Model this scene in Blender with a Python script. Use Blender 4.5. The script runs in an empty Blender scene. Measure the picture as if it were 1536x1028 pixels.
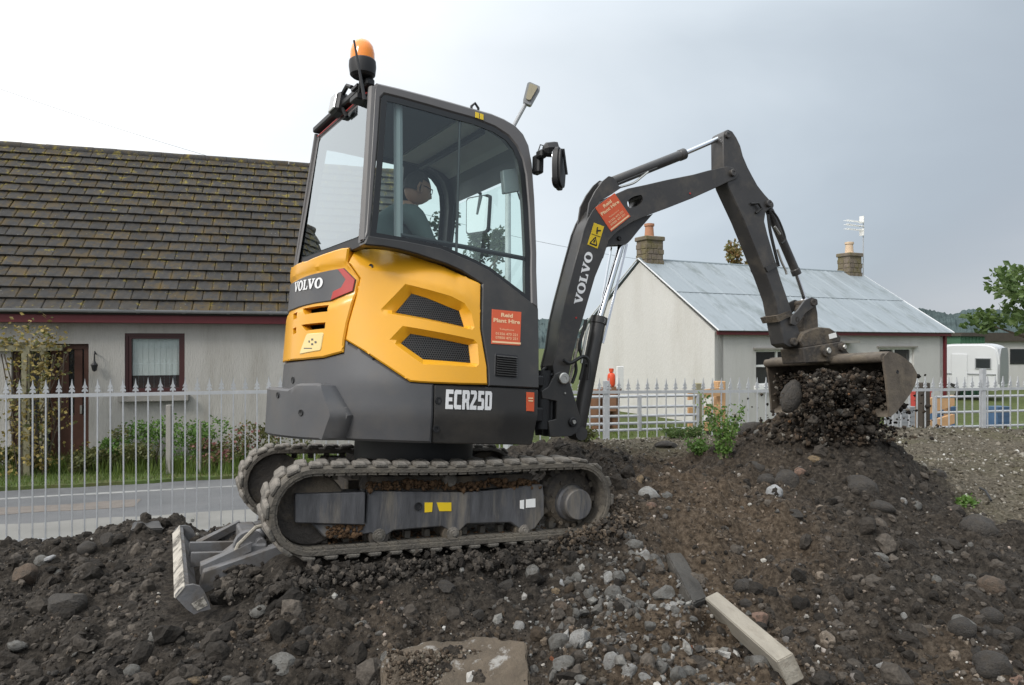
import bpy, bmesh, math, random
import numpy as np
from math import radians as RAD, sin, cos, pi
from mathutils import Vector, Matrix
from mathutils.geometry import delaunay_2d_cdt

# ------------------------------------------------------------------ camera, sky, sun, exposure
SC = bpy.context.scene
COL = SC.collection
CAMZ = 2.15
F = 1536 * 25 / 36.0
cd = bpy.data.cameras.new('camera'); cd.lens = 25; cd.sensor_width = 36; cd.clip_start = .05; cd.clip_end = 3000
cam = bpy.data.objects.new('camera', cd); COL.objects.link(cam)
cam.location = (0, 0, CAMZ); cam.rotation_euler = (pi / 2, 0, 0)
SC.camera = cam
SUN_EL, SUN_AZ = RAD(40), RAD(-138)          # azimuth from +Y towards +X: the bright side is on the left
SUN_DIR = Vector((sin(SUN_AZ) * cos(SUN_EL), cos(SUN_AZ) * cos(SUN_EL), sin(SUN_EL)))
w = bpy.data.worlds.new('World'); SC.world = w; w.use_nodes = True
nt = w.node_tree; nt.nodes.clear()
def wn(t, **k):
    n = nt.nodes.new(t)
    for a, b in k.items(): setattr(n, a, b)
    return n
sky = wn('ShaderNodeTexSky', sky_type='NISHITA'); sky.sun_disc = False
sky.sun_elevation = SUN_EL; sky.sun_rotation = SUN_AZ
tc = wn('ShaderNodeTexCoord'); nz = wn('ShaderNodeTexNoise'); mp = wn('ShaderNodeMapping')
mp.inputs['Scale'].default_value = (1.0, 1.0, 2.6)
nz.inputs['Scale'].default_value = 1.5; nz.inputs['Detail'].default_value = 5; nz.inputs['Roughness'].default_value = .5
nz.inputs['Distortion'].default_value = .4
nt.links.new(tc.outputs['Generated'], mp.inputs[0]); nt.links.new(mp.outputs[0], nz.inputs['Vector'])
dt = wn('ShaderNodeVectorMath', operation='DOT_PRODUCT'); nv = wn('ShaderNodeVectorMath', operation='NORMALIZE')
nt.links.new(tc.outputs['Generated'], nv.inputs[0]); nt.links.new(nv.outputs[0], dt.inputs[0])
gd = Vector((sin(RAD(-95)) * cos(RAD(25)), cos(RAD(-95)) * cos(RAD(25)), sin(RAD(25))))
dt.inputs[1].default_value = gd
ma = wn('ShaderNodeMath', operation='MULTIPLY_ADD'); ma.inputs[1].default_value = .52
nt.links.new(nz.outputs['Fac'], ma.inputs[0]); nt.links.new(dt.outputs['Value'], ma.inputs[2])
mr_ = wn('ShaderNodeMapRange'); mr_.inputs[1].default_value = -.35; mr_.inputs[2].default_value = .9; nt.links.new(ma.outputs[0], mr_.inputs[0])
rp = wn('ShaderNodeValToRGB'); nt.links.new(mr_.outputs[0], rp.inputs[0])
rp.color_ramp.interpolation = 'B_SPLINE'
e = rp.color_ramp.elements
e[0].position = 0; e[0].color = (.43, .45, .49, 1)
e[1].position = 1.0; e[1].color = (1.25, 1.23, 1.19, 1)
a = e.new(.14); a.color = (.258, .30, .348, 1)
a = e.new(.44); a.color = (.56, .625, .68, 1)
a = e.new(.8); a.color = (.82, .84, .86, 1)
sz_ = wn('ShaderNodeSeparateXYZ'); nt.links.new(nv.outputs[0], sz_.inputs[0])
zm = wn('ShaderNodeMapRange'); zm.inputs[1].default_value = .38; zm.inputs[2].default_value = 1; zm.inputs[3].default_value = 11.5; zm.inputs[4].default_value = 23.
nt.links.new(sz_.outputs['Z'], zm.inputs[0])
sc_ = wn('ShaderNodeVectorMath', operation='SCALE'); nt.links.new(zm.outputs[0], sc_.inputs['Scale'])
nt.links.new(rp.outputs[0], sc_.inputs[0])
mx = wn('ShaderNodeMixRGB'); mx.inputs[0].default_value = .92
nt.links.new(sky.outputs[0], mx.inputs[1]); nt.links.new(sc_.outputs[0], mx.inputs[2])
bg = wn('ShaderNodeBackground'); bg.inputs['Strength'].default_value = .1
wo = wn('ShaderNodeOutputWorld')
nt.links.new(mx.outputs[0], bg.inputs['Color']); nt.links.new(bg.outputs[0], wo.inputs['Surface'])
sl = bpy.data.lights.new('sun', 'SUN'); sl.energy = 1.5; sl.angle = RAD(14); sl.color = (1, .965, .91)
so = bpy.data.objects.new('sun', sl); COL.objects.link(so)
so.rotation_euler = (-SUN_DIR).to_track_quat('-Z', 'Y').to_euler(); so.location = (0, 0, 30)
SC.view_settings.view_transform = 'Standard'; SC.view_settings.look = 'None'
SC.view_settings.exposure = .22; SC.view_settings.gamma = 1; SC.view_settings.use_curve_mapping = False
SC.render.engine = 'CYCLES'
SC.cycles.max_bounces = 6; SC.cycles.transparent_max_bounces = 16; SC.cycles.diffuse_bounces = 3; SC.cycles.glossy_bounces = 3
random.seed(7); RNG = np.random.default_rng(7)

# ------------------------------------------------------------------ materials
def M(name, col, rough=.6, metal=0., var=.12, scale=6., bump=0., bscale=60., tint=None, tint_amt=0., tint_scale=3., coat=0., spec=.5, tint_pos=(.45, .62), coords='Object', up=0., stretch=None):
    """Procedural material: base colour, brightness variation, patchy second colour (dust, moss, rust), relief."""
    m = bpy.data.materials.new(name); m.use_nodes = True
    t = m.node_tree; b = t.nodes['Principled BSDF']; L = t.links.new
    b.inputs['Roughness'].default_value = rough; b.inputs['Metallic'].default_value = metal
    b.inputs['Specular IOR Level'].default_value = spec
    if coat: b.inputs['Coat Weight'].default_value = coat; b.inputs['Coat Roughness'].default_value = .15
    tcn = t.nodes.new('ShaderNodeTexCoord')
    if coords == 'World':
        g = t.nodes.new('ShaderNodeNewGeometry'); vec = g.outputs['Position']
    else: vec = tcn.outputs[coords]
    if stretch:
        mpn = t.nodes.new('ShaderNodeMapping'); mpn.inputs['Scale'].default_value = stretch; L(vec, mpn.inputs[0]); vec = mpn.outputs[0]
    n1 = t.nodes.new('ShaderNodeTexNoise'); n1.inputs['Scale'].default_value = scale; n1.inputs['Detail'].default_value = 6; n1.inputs['Roughness'].default_value = .62
    L(vec, n1.inputs['Vector'])
    mr = t.nodes.new('ShaderNodeMapRange'); mr.inputs[1].default_value = .25; mr.inputs[2].default_value = .75
    mr.inputs[3].default_value = 1 - var; mr.inputs[4].default_value = 1 + var; L(n1.outputs['Fac'], mr.inputs[0])
    sc = t.nodes.new('ShaderNodeVectorMath'); sc.operation = 'SCALE'; sc.inputs[0].default_value = col[:3]; L(mr.outputs[0], sc.inputs['Scale'])
    out = sc.outputs[0]
    if tint is not None:
        n2 = t.nodes.new('ShaderNodeTexNoise'); n2.inputs['Scale'].default_value = tint_scale; n2.inputs['Detail'].default_value = 8; n2.inputs['Roughness'].default_value = .7
        L(vec, n2.inputs['Vector'])
        r2 = t.nodes.new('ShaderNodeMapRange'); r2.inputs[1].default_value = tint_pos[0]; r2.inputs[2].default_value = tint_pos[1]
        r2.inputs[3].default_value = 0; r2.inputs[4].default_value = tint_amt; L(n2.outputs['Fac'], r2.inputs[0])
        fac = r2.outputs[0]
        if up:
            g2 = t.nodes.new('ShaderNodeNewGeometry'); sx = t.nodes.new('ShaderNodeSeparateXYZ'); L(g2.outputs['Normal'], sx.inputs[0])
            r3 = t.nodes.new('ShaderNodeMapRange'); r3.inputs[1].default_value = .2; r3.inputs[2].default_value = .95; r3.inputs[3].default_value = 0; r3.inputs[4].default_value = up
            L(sx.outputs['Z'], r3.inputs[0])
            ad = t.nodes.new('ShaderNodeMath'); ad.operation = 'ADD'; ad.use_clamp = True; L(fac, ad.inputs[0]); L(r3.outputs[0], ad.inputs[1]); fac = ad.outputs[0]
        mxn = t.nodes.new('ShaderNodeMixRGB'); L(fac, mxn.inputs[0]); L(out, mxn.inputs[1]); mxn.inputs[2].default_value = (*tint[:3], 1)
        out = mxn.outputs[0]
        if rough < .6:
            rr = t.nodes.new('ShaderNodeMapRange'); rr.inputs[3].default_value = rough; rr.inputs[4].default_value = min(.95, rough + .4); L(fac, rr.inputs[0]); L(rr.outputs[0], b.inputs['Roughness'])
    L(out, b.inputs['Base Color'])
    if bump:
        n3 = t.nodes.new('ShaderNodeTexNoise'); n3.inputs['Scale'].default_value = bscale; n3.inputs['Detail'].default_value = 5; n3.inputs['Roughness'].default_value = .65
        L(vec, n3.inputs['Vector'])
        bp = t.nodes.new('ShaderNodeBump'); bp.inputs['Strength'].default_value = min(1, bump); bp.inputs['Distance'].default_value = .02 if bump <= 1 else .02 * bump
        L(n3.outputs['Fac'], bp.inputs['Height']); L(bp.outputs[0], b.inputs['Normal'])
    return m
def glass(name, tint=(.75, .85, .82), ior=1.5, rough=.0):
    m = bpy.data.materials.new(name); m.use_nodes = True
    t = m.node_tree; t.nodes.remove(t.nodes['Principled BSDF']); L = t.links.new
    g = t.nodes.new('ShaderNodeNewGeometry'); dp = t.nodes.new('ShaderNodeVectorMath'); dp.operation = 'DOT_PRODUCT'; L(g.outputs['Normal'], dp.inputs[0]); L(g.outputs['Incoming'], dp.inputs[1])
    def mt(op, a, b=None):
        n = t.nodes.new('ShaderNodeMath'); n.operation = op
        for i, q in enumerate((a, b)):
            if q is None: continue
            if isinstance(q, (int, float)): n.inputs[i].default_value = q
            else: L(q, n.inputs[i])
        return n.outputs[0]
    f0 = ((ior - 1) / (ior + 1)) ** 2 * 1.8
    fr_ = mt('ADD', mt('MULTIPLY', mt('POWER', mt('SUBTRACT', 1, mt('ABSOLUTE', dp.outputs['Value'])), 5), 1 - f0), f0)
    tr = t.nodes.new('ShaderNodeBsdfTransparent'); tr.inputs[0].default_value = (*tint, 1)
    gl = t.nodes.new('ShaderNodeBsdfGlossy'); gl.inputs[0].default_value = (.90, .97, 1, 1); gl.inputs['Roughness'].default_value = rough
    mxs = t.nodes.new('ShaderNodeMixShader'); L(fr_, mxs.inputs[0]); L(tr.outputs[0], mxs.inputs[1]); L(gl.outputs[0], mxs.inputs[2])
    L(mxs.outputs[0], t.nodes['Material Output'].inputs['Surface'])
    return m
DUST = (.16, .135, .105)
MT = dict(
    yellow=M('yellow_paint', (.80, .38, .014), .33, var=.04, scale=3, tint=(.50, .29, .07), tint_amt=.15, tint_scale=2.2, coat=.3, bump=.02, bscale=5),
    grey=M('grey_paint', (.084, .085, .090), .45, var=.12, scale=4, tint=DUST, tint_amt=.36, tint_scale=2.4, tint_pos=(.48, .75), bump=.03, bscale=160),
    dark=M('charcoal_paint', (.037, .036, .035), .42, var=.14, scale=4, tint=DUST, tint_amt=.34, tint_scale=2.4, tint_pos=(.48, .75), bump=.03, bscale=160),
    boom=M('boom_paint', (.045, .043, .042), .36, var=.14, scale=5, tint=DUST, tint_amt=.38, tint_scale=6, tint_pos=(.5, .72), bump=.03, bscale=90),
    pipegrey=M('cab_frame_paint', (.11, .105, .105), .38, var=.06, scale=4, tint=DUST, tint_amt=.12),
    black=M('black_plastic', (.013, .013, .014), .5, var=.2, scale=8),
    rubber=M('hose_rubber', (.016, .016, .016), .55, var=.2, scale=8),
    blackgloss=M('black_glass_border', (.010, .011, .012), .38, var=.1),
    track=M('muddy_track_rubber', (.085, .076, .064), .85, var=.3, scale=16, bump=.6, bscale=70, tint=(.135, .118, .093), tint_amt=.85, tint_scale=7, up=.2),
    lug=M('worn_track_lug', (.10, .091, .078), .85, var=.3, scale=20, bump=.6, bscale=60, tint=(.235, .213, .185), tint_amt=.8, tint_scale=9, up=.3),
    steel=M('scratched_grey_steel', (.085, .085, .09), .5, .2, var=.45, scale=16, tint=(.26, .225, .175), tint_amt=.75, tint_scale=5, tint_pos=(.5, .72), bump=.2, bscale=50, stretch=(1.6, 1, .28)),
    mudsteel=M('muddy_steel', (.055, .048, .042), .8, .1, var=.3, scale=12, tint=(.15, .12, .085), tint_amt=.85, tint_scale=5, bump=.5, bscale=40),
    rust=M('rusty_soil', (.10, .055, .025), .95, var=.5, scale=30, bump=.9, bscale=60),
    bladesteel=M('worn_blade_steel', (.16, .16, .165), .5, .25, var=.35, scale=12, tint=(.085, .07, .055), tint_amt=.8, tint_scale=6, bump=.15),
    bladewhite=M('chipped_pale_paint', (.40, .37, .32), .75, var=.25, scale=14, tint=(.07, .062, .052), tint_amt=.9, tint_scale=9, tint_pos=(.50, .57)),
    bucket=M('muddy_bucket_steel', (.12, .10, .08), .75, .2, var=.3, scale=9, tint=(.20, .165, .12), tint_amt=.8, tint_scale=4, bump=.3, bscale=40),
    chrome=M('chrome_rod', (.75, .77, .8), .12, 1., var=.04),
    zinc=M('zinc_fitting', (.55, .54, .5), .35, .9, var=.15),
    white=M('white_vinyl', (.78, .78, .78), .5, var=.04),
    red=M('red_reflector', (.45, .035, .03), .35, var=.06),
    orange=M('orange_sticker', (.62, .10, .035), .45, var=.05),
    cream=M('cream_print', (.82, .55, .32), .5, var=.03),
    label=M('yellow_sticker', (.75, .52, .015), .45, var=.05),
    palelabel=M('pale_label', (.80, .62, .28), .25, var=.08),
    ambers=M('amber_lens', (.95, .27, .008), .15, var=.03, coat=.6),
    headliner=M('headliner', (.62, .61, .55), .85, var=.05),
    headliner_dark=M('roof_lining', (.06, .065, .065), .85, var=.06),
    seatcloth=M('seat_cloth', (.018, .018, .02), .9, var=.2, scale=20),
    mirror=M('mirror_glass', (.75, .78, .8), .05, 1., var=.02),
    lampglass=M('street_lamp_lens', (.36, .32, .22), .3, var=.1), lens=M('lamp_lens', (.42, .43, .43), .12, .2, var=.05),
    side_glass=glass('tinted_side_glass', (.84, .95, .92), 1.48),
    rear_glass=glass('tinted_rear_glass', (.42, .50, .53), 2.75),
    far_glass=glass('tinted_far_glass', (.86, .93, .91), 1.4), pane_glass=glass('house_window_glass', (.9, .92, .92), 1.6),
    grille=M('grille_black', (.012, .012, .012), .6, var=.2),
    galv=M('galvanised_steel', (.43, .445, .46), .5, .12, var=.15, scale=10, bump=.05),
    render=M('grey_roughcast', (.43, .415, .385), .95, var=.07, scale=1.2, bump=.75, bscale=45, tint=(.29, .272, .235), tint_amt=.7, tint_scale=1.6, tint_pos=(.46, .7), stretch=(1.2, 1.2, .22)),
    gable=M('cream_roughcast', (.60, .59, .565), .95, var=.05, scale=.8, bump=.7, bscale=30, tint=(.46, .44, .40), tint_amt=.55, tint_scale=1.1, tint_pos=(.48, .72), stretch=(1, 1, .25)),
    front=M('white_grey_roughcast', (.50, .49, .47), .95, var=.06, scale=.8, bump=.7, bscale=30, tint=(.38, .37, .345), tint_amt=.5, tint_scale=.9, tint_pos=(.46, .7), stretch=(1.3, 1.3, .2)),
    maroon=M('maroon_paint', (.115, .012, .016), .5, var=.12),
    maroon_dark=M('dark_maroon_frame', (.05, .012, .011), .45, var=.12),
    whitepaint=M('white_paint', (.78, .78, .76), .5, var=.04),
    stonesill=M('stone_sill', (.27, .255, .23), .9, var=.12, bump=.3),
    window_dark=M('dark_window_glass', (.02, .024, .026), .06, var=.1, spec=.9),
    blind=M('window_blind', (.76, .77, .74), .3, var=.05, scale=1, coat=.5),
    curtain=M('red_curtain', (.06, .01, .012), .8, var=.2),
    guttermat=M('grey_gutter', (.33, .34, .35), .4, var=.12),
    roofmetal=M('pale_blue_roof_paint', (.27, .305, .325), .45, var=.07, scale=1.5, tint=(.15, .175, .175), tint_amt=.8, tint_scale=1.6, tint_pos=(.50, .68), stretch=(1.3, .45, .45)),
    roofseam=M('roof_seam', (.22, .26, .28), .5, var=.1),
    chim=M('chimney_stone', (.165, .135, .105), .95, var=.3, scale=5, bump=.6, bscale=12, tint=(.14, .12, .045), tint_amt=.8, tint_scale=3),
    pot=M('terracotta', (.42, .2, .115), .8, var=.12),
    potpale=M('pale_clay', (.62, .47, .33), .8, var=.1),
    planter=M('brown_planter', (.2, .10, .055), .7, var=.15),
    gas=M('orange_gas_bottle', (.72, .085, .03), .4, var=.05),
    wood=M('fresh_timber', (.50, .30, .15), .75, var=.18, scale=9, bump=.2),
    woodgreen=M('treated_post', (.27, .25, .16), .85, var=.2, scale=8, bump=.2),
    wooddark=M('dark_post', (.055, .045, .035), .85, var=.2, scale=8, bump=.2),
    offcut=M('weathered_offcut', (.30, .275, .23), .88, var=.16, scale=9, bump=.4, bscale=30, tint=(.15, .125, .095), tint_amt=.7, tint_scale=6, tint_pos=(.5, .68), stretch=(.5, 2, 2)),
    brownwood=M('brown_door_wood', (.075, .03, .018), .5, var=.2),
    caravan=M('caravan_white', (.62, .63, .64), .35, var=.05, scale=1),
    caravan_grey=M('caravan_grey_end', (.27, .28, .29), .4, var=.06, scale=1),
    shedgreen=M('green_shed', (.045, .12, .065), .6, var=.1),
    bluething=M('blue_plastic', (.06, .12, .21), .5, var=.15),
    redthing=M('red_plastic', (.45, .06, .05), .5, var=.15),
    asphalt=M('grey_asphalt', (.115, .118, .122), .85, var=.2, scale=1.6, bump=.4, bscale=120, tint=(.17, .17, .172), tint_amt=.6, tint_scale=.6),
    patch=M('brown_patch', (.165, .145, .128), .9, var=.2, scale=6, bump=.3),
    concrete=M('pale_pavement', (.215, .21, .195), .9, var=.14, scale=2, bump=.3),
    roadpaint=M('worn_road_paint', (.30, .30, .29), .8, var=.2, scale=5, tint=(.2, .2, .2), tint_amt=.7, tint_scale=4),
    grassbase=M('turf', (.065, .10, .022), .95, var=.35, scale=9, bump=.6, bscale=60, tint=(.11, .085, .035), tint_amt=.6, tint_scale=2),
    bark=M('bark', (.09, .07, .05), .95, var=.3, scale=12, bump=.7, bscale=30),
    skin=M('skin', (.42, .23, .16), .5, var=.06),
    jacket=M('green_grey_jacket', (.085, .11, .105), .85, var=.1, scale=10, bump=.15),
    trousers=M('dark_trousers', (.02, .022, .028), .85, var=.1),
    hair=M('dark_hair', (.045, .038, .034), .7, var=.3, scale=40),
    wire=M('overhead_wire', (.25, .27, .29), .6, var=.05),
)
def leafmat(name, c1, c2, c3=None):
    m = bpy.data.materials.new(name); m.use_nodes = True
    t = m.node_tree; b = t.nodes['Principled BSDF']; L = t.links.new
    g = t.nodes.new('ShaderNodeNewGeometry'); r = t.nodes.new('ShaderNodeValToRGB')
    L(g.outputs['Random Per Island'], r.inputs[0])
    el = r.color_ramp.elements; el[0].color = (*c1, 1); el[1].color = (*c2, 1)
    if c3: k = el.new(.88); k.color = (*c3, 1); el[1].position = .87 if el[1].position > .9 else el[1].position
    L(r.outputs[0], b.inputs['Base Color']); b.inputs['Roughness'].default_value = .55
    tl = t.nodes.new('ShaderNodeBsdfTranslucent'); L(r.outputs[0], tl.inputs[0])
    mxs = t.nodes.new('ShaderNodeMixShader'); mxs.inputs[0].default_value = .3
    L(b.outputs[0], mxs.inputs[1]); L(tl.outputs[0], mxs.inputs[2]); L(mxs.outputs[0], t.nodes['Material Output'].inputs['Surface'])
    return m
LF = dict(
    green=leafmat('green_leaves', (.05, .095, .022), (.12, .18, .05)),
    bright=leafmat('bright_leaves', (.07, .15, .025), (.18, .30, .07)),
    dark=leafmat('dark_leaves', (.02, .04, .015), (.055, .085, .03)),
    olive=leafmat('olive_leaves', (.07, .085, .025), (.18, .18, .06)),
    yellow=leafmat('yellowing_leaves', (.14, .105, .03), (.40, .31, .09)),
    autumn=leafmat('autumn_leaves', (.20, .10, .035), (.42, .24, .08), (.14, .16, .05)),
    pink=leafmat('pink_flowers', (.25, .08, .08), (.38, .2, .17)),
    grass=leafmat('grass_blades', (.06, .10, .018), (.16, .22, .04)),
)

# ------------------------------------------------------------------ object helpers
def tag(o, label=None, cat=None, group=None, kind=None):
    if label: o['label'] = label
    if cat: o['category'] = cat
    if group: o['group'] = group
    if kind: o['kind'] = kind
    return o
def empty(name, loc=(0, 0, 0), rz=0., label=None, cat=None, group=None):
    o = bpy.data.objects.new(name, None); COL.objects.link(o); o.location = loc; o.rotation_euler = (0, 0, rz)
    o.empty_display_size = .2
    return tag(o, label, cat, group)
def link(name, me, mat=None, parent=None, loc=None, rot=None, scale=None):
    if mat is not None and not me.materials: me.materials.append(mat)
    o = bpy.data.objects.new(name, me); COL.objects.link(o)
    if parent is not None: o.parent = parent
    if loc is not None: o.location = loc
    if rot is not None: o.rotation_euler = rot
    if scale is not None: o.scale = scale
    return o
def npmesh(name, verts, tris, smooth=False, mats=None, midx=None):
    """Mesh from numpy arrays (all faces with the same vertex count)."""
    verts = np.asarray(verts, np.float32); tris = np.asarray(tris, np.int32); k = tris.shape[1]
    me = bpy.data.meshes.new(name)
    me.vertices.add(len(verts)); me.vertices.foreach_set('co', verts.ravel())
    me.loops.add(tris.size); me.loops.foreach_set('vertex_index', tris.ravel())
    me.polygons.add(len(tris)); me.polygons.foreach_set('loop_start', np.arange(len(tris), dtype=np.int32) * k)
    me.polygons.foreach_set('use_smooth', np.full(len(tris), smooth))
    for m in mats or []: me.materials.append(m)
    if midx is not None: me.polygons.foreach_set('material_index', np.asarray(midx, np.int32))
    me.update(calc_edges=True); me.validate()
    return me
class MB:
    """Collects shapes and links them as one mesh object."""
    def __init__(s, xf=None): s.v = []; s.f = []; s.xf = xf
    def add(s, vs, fs):
        k = len(s.v); s.v += [tuple(p) for p in vs]; s.f += [tuple(i + k for i in f) for f in fs]; return s
    def box(s, c, d, rot=None, bev=0.):
        bm = bmesh.new(); bmesh.ops.create_cube(bm, size=1)
        bmesh.ops.scale(bm, vec=d, verts=bm.verts)
        if bev: bmesh.ops.bevel(bm, geom=bm.edges[:], offset=bev, segments=1, affect='EDGES')
        m = Matrix.Translation(c) @ (rot.to_4x4() if rot is not None else Matrix())
        bm.verts.index_update()
        s.add([m @ v.co for v in bm.verts], [[v.index for v in f.verts] for f in bm.faces]); bm.free(); return s
    def tube(s, pts, r, n=10, cap=True):
        pts = [Vector(p) for p in pts]; rs = r if hasattr(r, '__len__') else [r] * len(pts)
        prev = None; vs = []; fs = []
        for i, p in enumerate(pts):
            t = (pts[min(i + 1, len(pts) - 1)] - pts[max(i - 1, 0)]).normalized()
            if prev is None: a = t.cross(Vector((0, 0, 1)) if abs(t.z) < .9 else Vector((1, 0, 0))).normalized()
            else: a = (prev - t * prev.dot(t)).normalized()
            prev = a; b = t.cross(a)
            vs += [p + (a * cos(2 * pi * k / n) + b * sin(2 * pi * k / n)) * rs[i] for k in range(n)]
        for i in range(len(pts) - 1):
            for k in range(n):
                fs.append((i * n + k, i * n + (k + 1) % n, (i + 1) * n + (k + 1) % n, (i + 1) * n + k))
        if cap: fs.append(tuple(range(n))[::-1]); fs.append(tuple(range((len(pts) - 1) * n, len(pts) * n)))
        return s.add(vs, fs)
    def cyl(s, p0, p1, r, n=20, r1=None): return s.tube([p0, p1], [r, r if r1 is None else r1], n)
    def lathe(s, o, axis, prof, n=20):
        """prof: list of (distance along axis, radius)"""
        ax_ = Vector(axis).normalized(); a = ax_.cross(Vector((0, 0, 1)) if abs(ax_.z) < .9 else Vector((1, 0, 0))).normalized(); b = ax_.cross(a); vs = []; fs = []; m = len(prof)
        for d, r in prof: vs += [Vector(o) + ax_ * d + (a * cos(2 * pi * k / n) + b * sin(2 * pi * k / n)) * max(r, 1e-4) for k in range(n)]
        for i in range(m - 1):
            for k in range(n): fs.append((i * n + k, i * n + (k + 1) % n, (i + 1) * n + (k + 1) % n, (i + 1) * n + k))
        fs.append(tuple(range(n))[::-1]); fs.append(tuple(range((m - 1) * n, m * n)))
        return s.add(vs, fs)
    def prism(s, poly, f, d0, d1):
        """poly 2D, f(u, v, d) -> 3D; closed solid between d0 and d1"""
        n = len(poly)
        s.add([f(u, v, d0) for u, v in poly] + [f(u, v, d1) for u, v in poly],
              [tuple(range(n))[::-1], tuple(range(n, 2 * n))] + [(i, (i + 1) % n, n + (i + 1) % n, n + i) for i in range(n)]); return s
    def build(s, name, mat, parent=None, smooth=30, recalc=True, bev=0., seg=2):
        bm = bmesh.new()
        vs = [bm.verts.new(s.xf @ Vector(p) if s.xf is not None else p) for p in s.v]
        for f in s.f:
            try: bm.faces.new([vs[i] for i in f])
            except ValueError: pass
        if recalc: bmesh.ops.recalc_face_normals(bm, faces=bm.faces)
        if bev:
            ed = [e for e in bm.edges if len(e.link_faces) == 2 and e.calc_face_angle(0) > .5]
            bmesh.ops.bevel(bm, geom=ed, offset=bev, segments=seg, affect='EDGES', clamp_overlap=True)
        me = bpy.data.meshes.new(name); bm.to_mesh(me); bm.free()
        if smooth:
            me.polygons.foreach_set('use_smooth', [True] * len(me.polygons)); me.set_sharp_from_angle(angle=RAD(smooth))
        return link(name, me, mat, parent)
# --- plane geometry
def seg_dist(P, poly, closed=True):
    P = np.asarray(P, float); A = np.asarray(poly, float); B = np.roll(A, -1, 0)
    if not closed: A, B = A[:-1], B[:-1]
    d = np.full(len(P), 1e9)
    for a, b in zip(A, B):
        ab = b - a; t = np.clip(((P - a) @ ab) / max(ab @ ab, 1e-12), 0, 1)
        d = np.minimum(d, np.linalg.norm(P - (a + t[:, None] * ab), axis=1))
    return d
def inside(P, poly):
    P = np.asarray(P, float); A = np.asarray(poly, float); B = np.roll(A, -1, 0); r = np.zeros(len(P), bool)
    for a, b in zip(A, B):
        c = (a[1] > P[:, 1]) != (b[1] > P[:, 1])
        with np.errstate(divide='ignore', invalid='ignore'):
            x = (b[0] - a[0]) * (P[:, 1] - a[1]) / (b[1] - a[1]) + a[0]
        r ^= c & (P[:, 0] < x)
    return r
def resample(poly, g, closed=True):
    o = []; n = len(poly)
    for i in range(n if closed else n - 1):
        a = np.array(poly[i], float); b = np.array(poly[(i + 1) % n], float)
        k = max(1, int(math.ceil(np.linalg.norm(b - a) / g)))
        o += [tuple(a + (b - a) * j / k) for j in range(k)]
    if not closed: o.append(tuple(poly[-1]))
    return o
def inset(poly, d):
    A = np.asarray(poly, float); n = len(A)
    area = .5 * np.sum(A[:, 0] * np.roll(A[:, 1], -1) - np.roll(A[:, 0], -1) * A[:, 1])
    sg = 1 if area > 0 else -1; out = []
    for i in range(n):
        e0 = A[i] - A[i - 1]; e1 = A[(i + 1) % n] - A[i]
        e0 /= np.linalg.norm(e0) + 1e-9; e1 /= np.linalg.norm(e1) + 1e-9
        n0 = np.array([-e0[1], e0[0]]) * sg; n1 = np.array([-e1[1], e1[0]]) * sg
        m = n0 + n1; m /= np.linalg.norm(m) + 1e-9
        out.append(tuple(A[i] + m * d / max(.5, m @ n0)))
    return out
def rounded(poly, r, k=4):
    """polygon with its corners rounded off (2D)"""
    out = []; n = len(poly)
    for i in range(n):
        p = np.array(poly[i], float); a = np.array(poly[i - 1], float) - p; b = np.array(poly[(i + 1) % n], float) - p
        la, lb = np.linalg.norm(a), np.linalg.norm(b); rr = min(r, la * .45, lb * .45)
        A = p + a / la * rr; B = p + b / lb * rr
        for j in range(k + 1):
            t = j / k; out.append(tuple((1 - t) ** 2 * A + 2 * t * (1 - t) * p + t * t * B))
    return out
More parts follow.
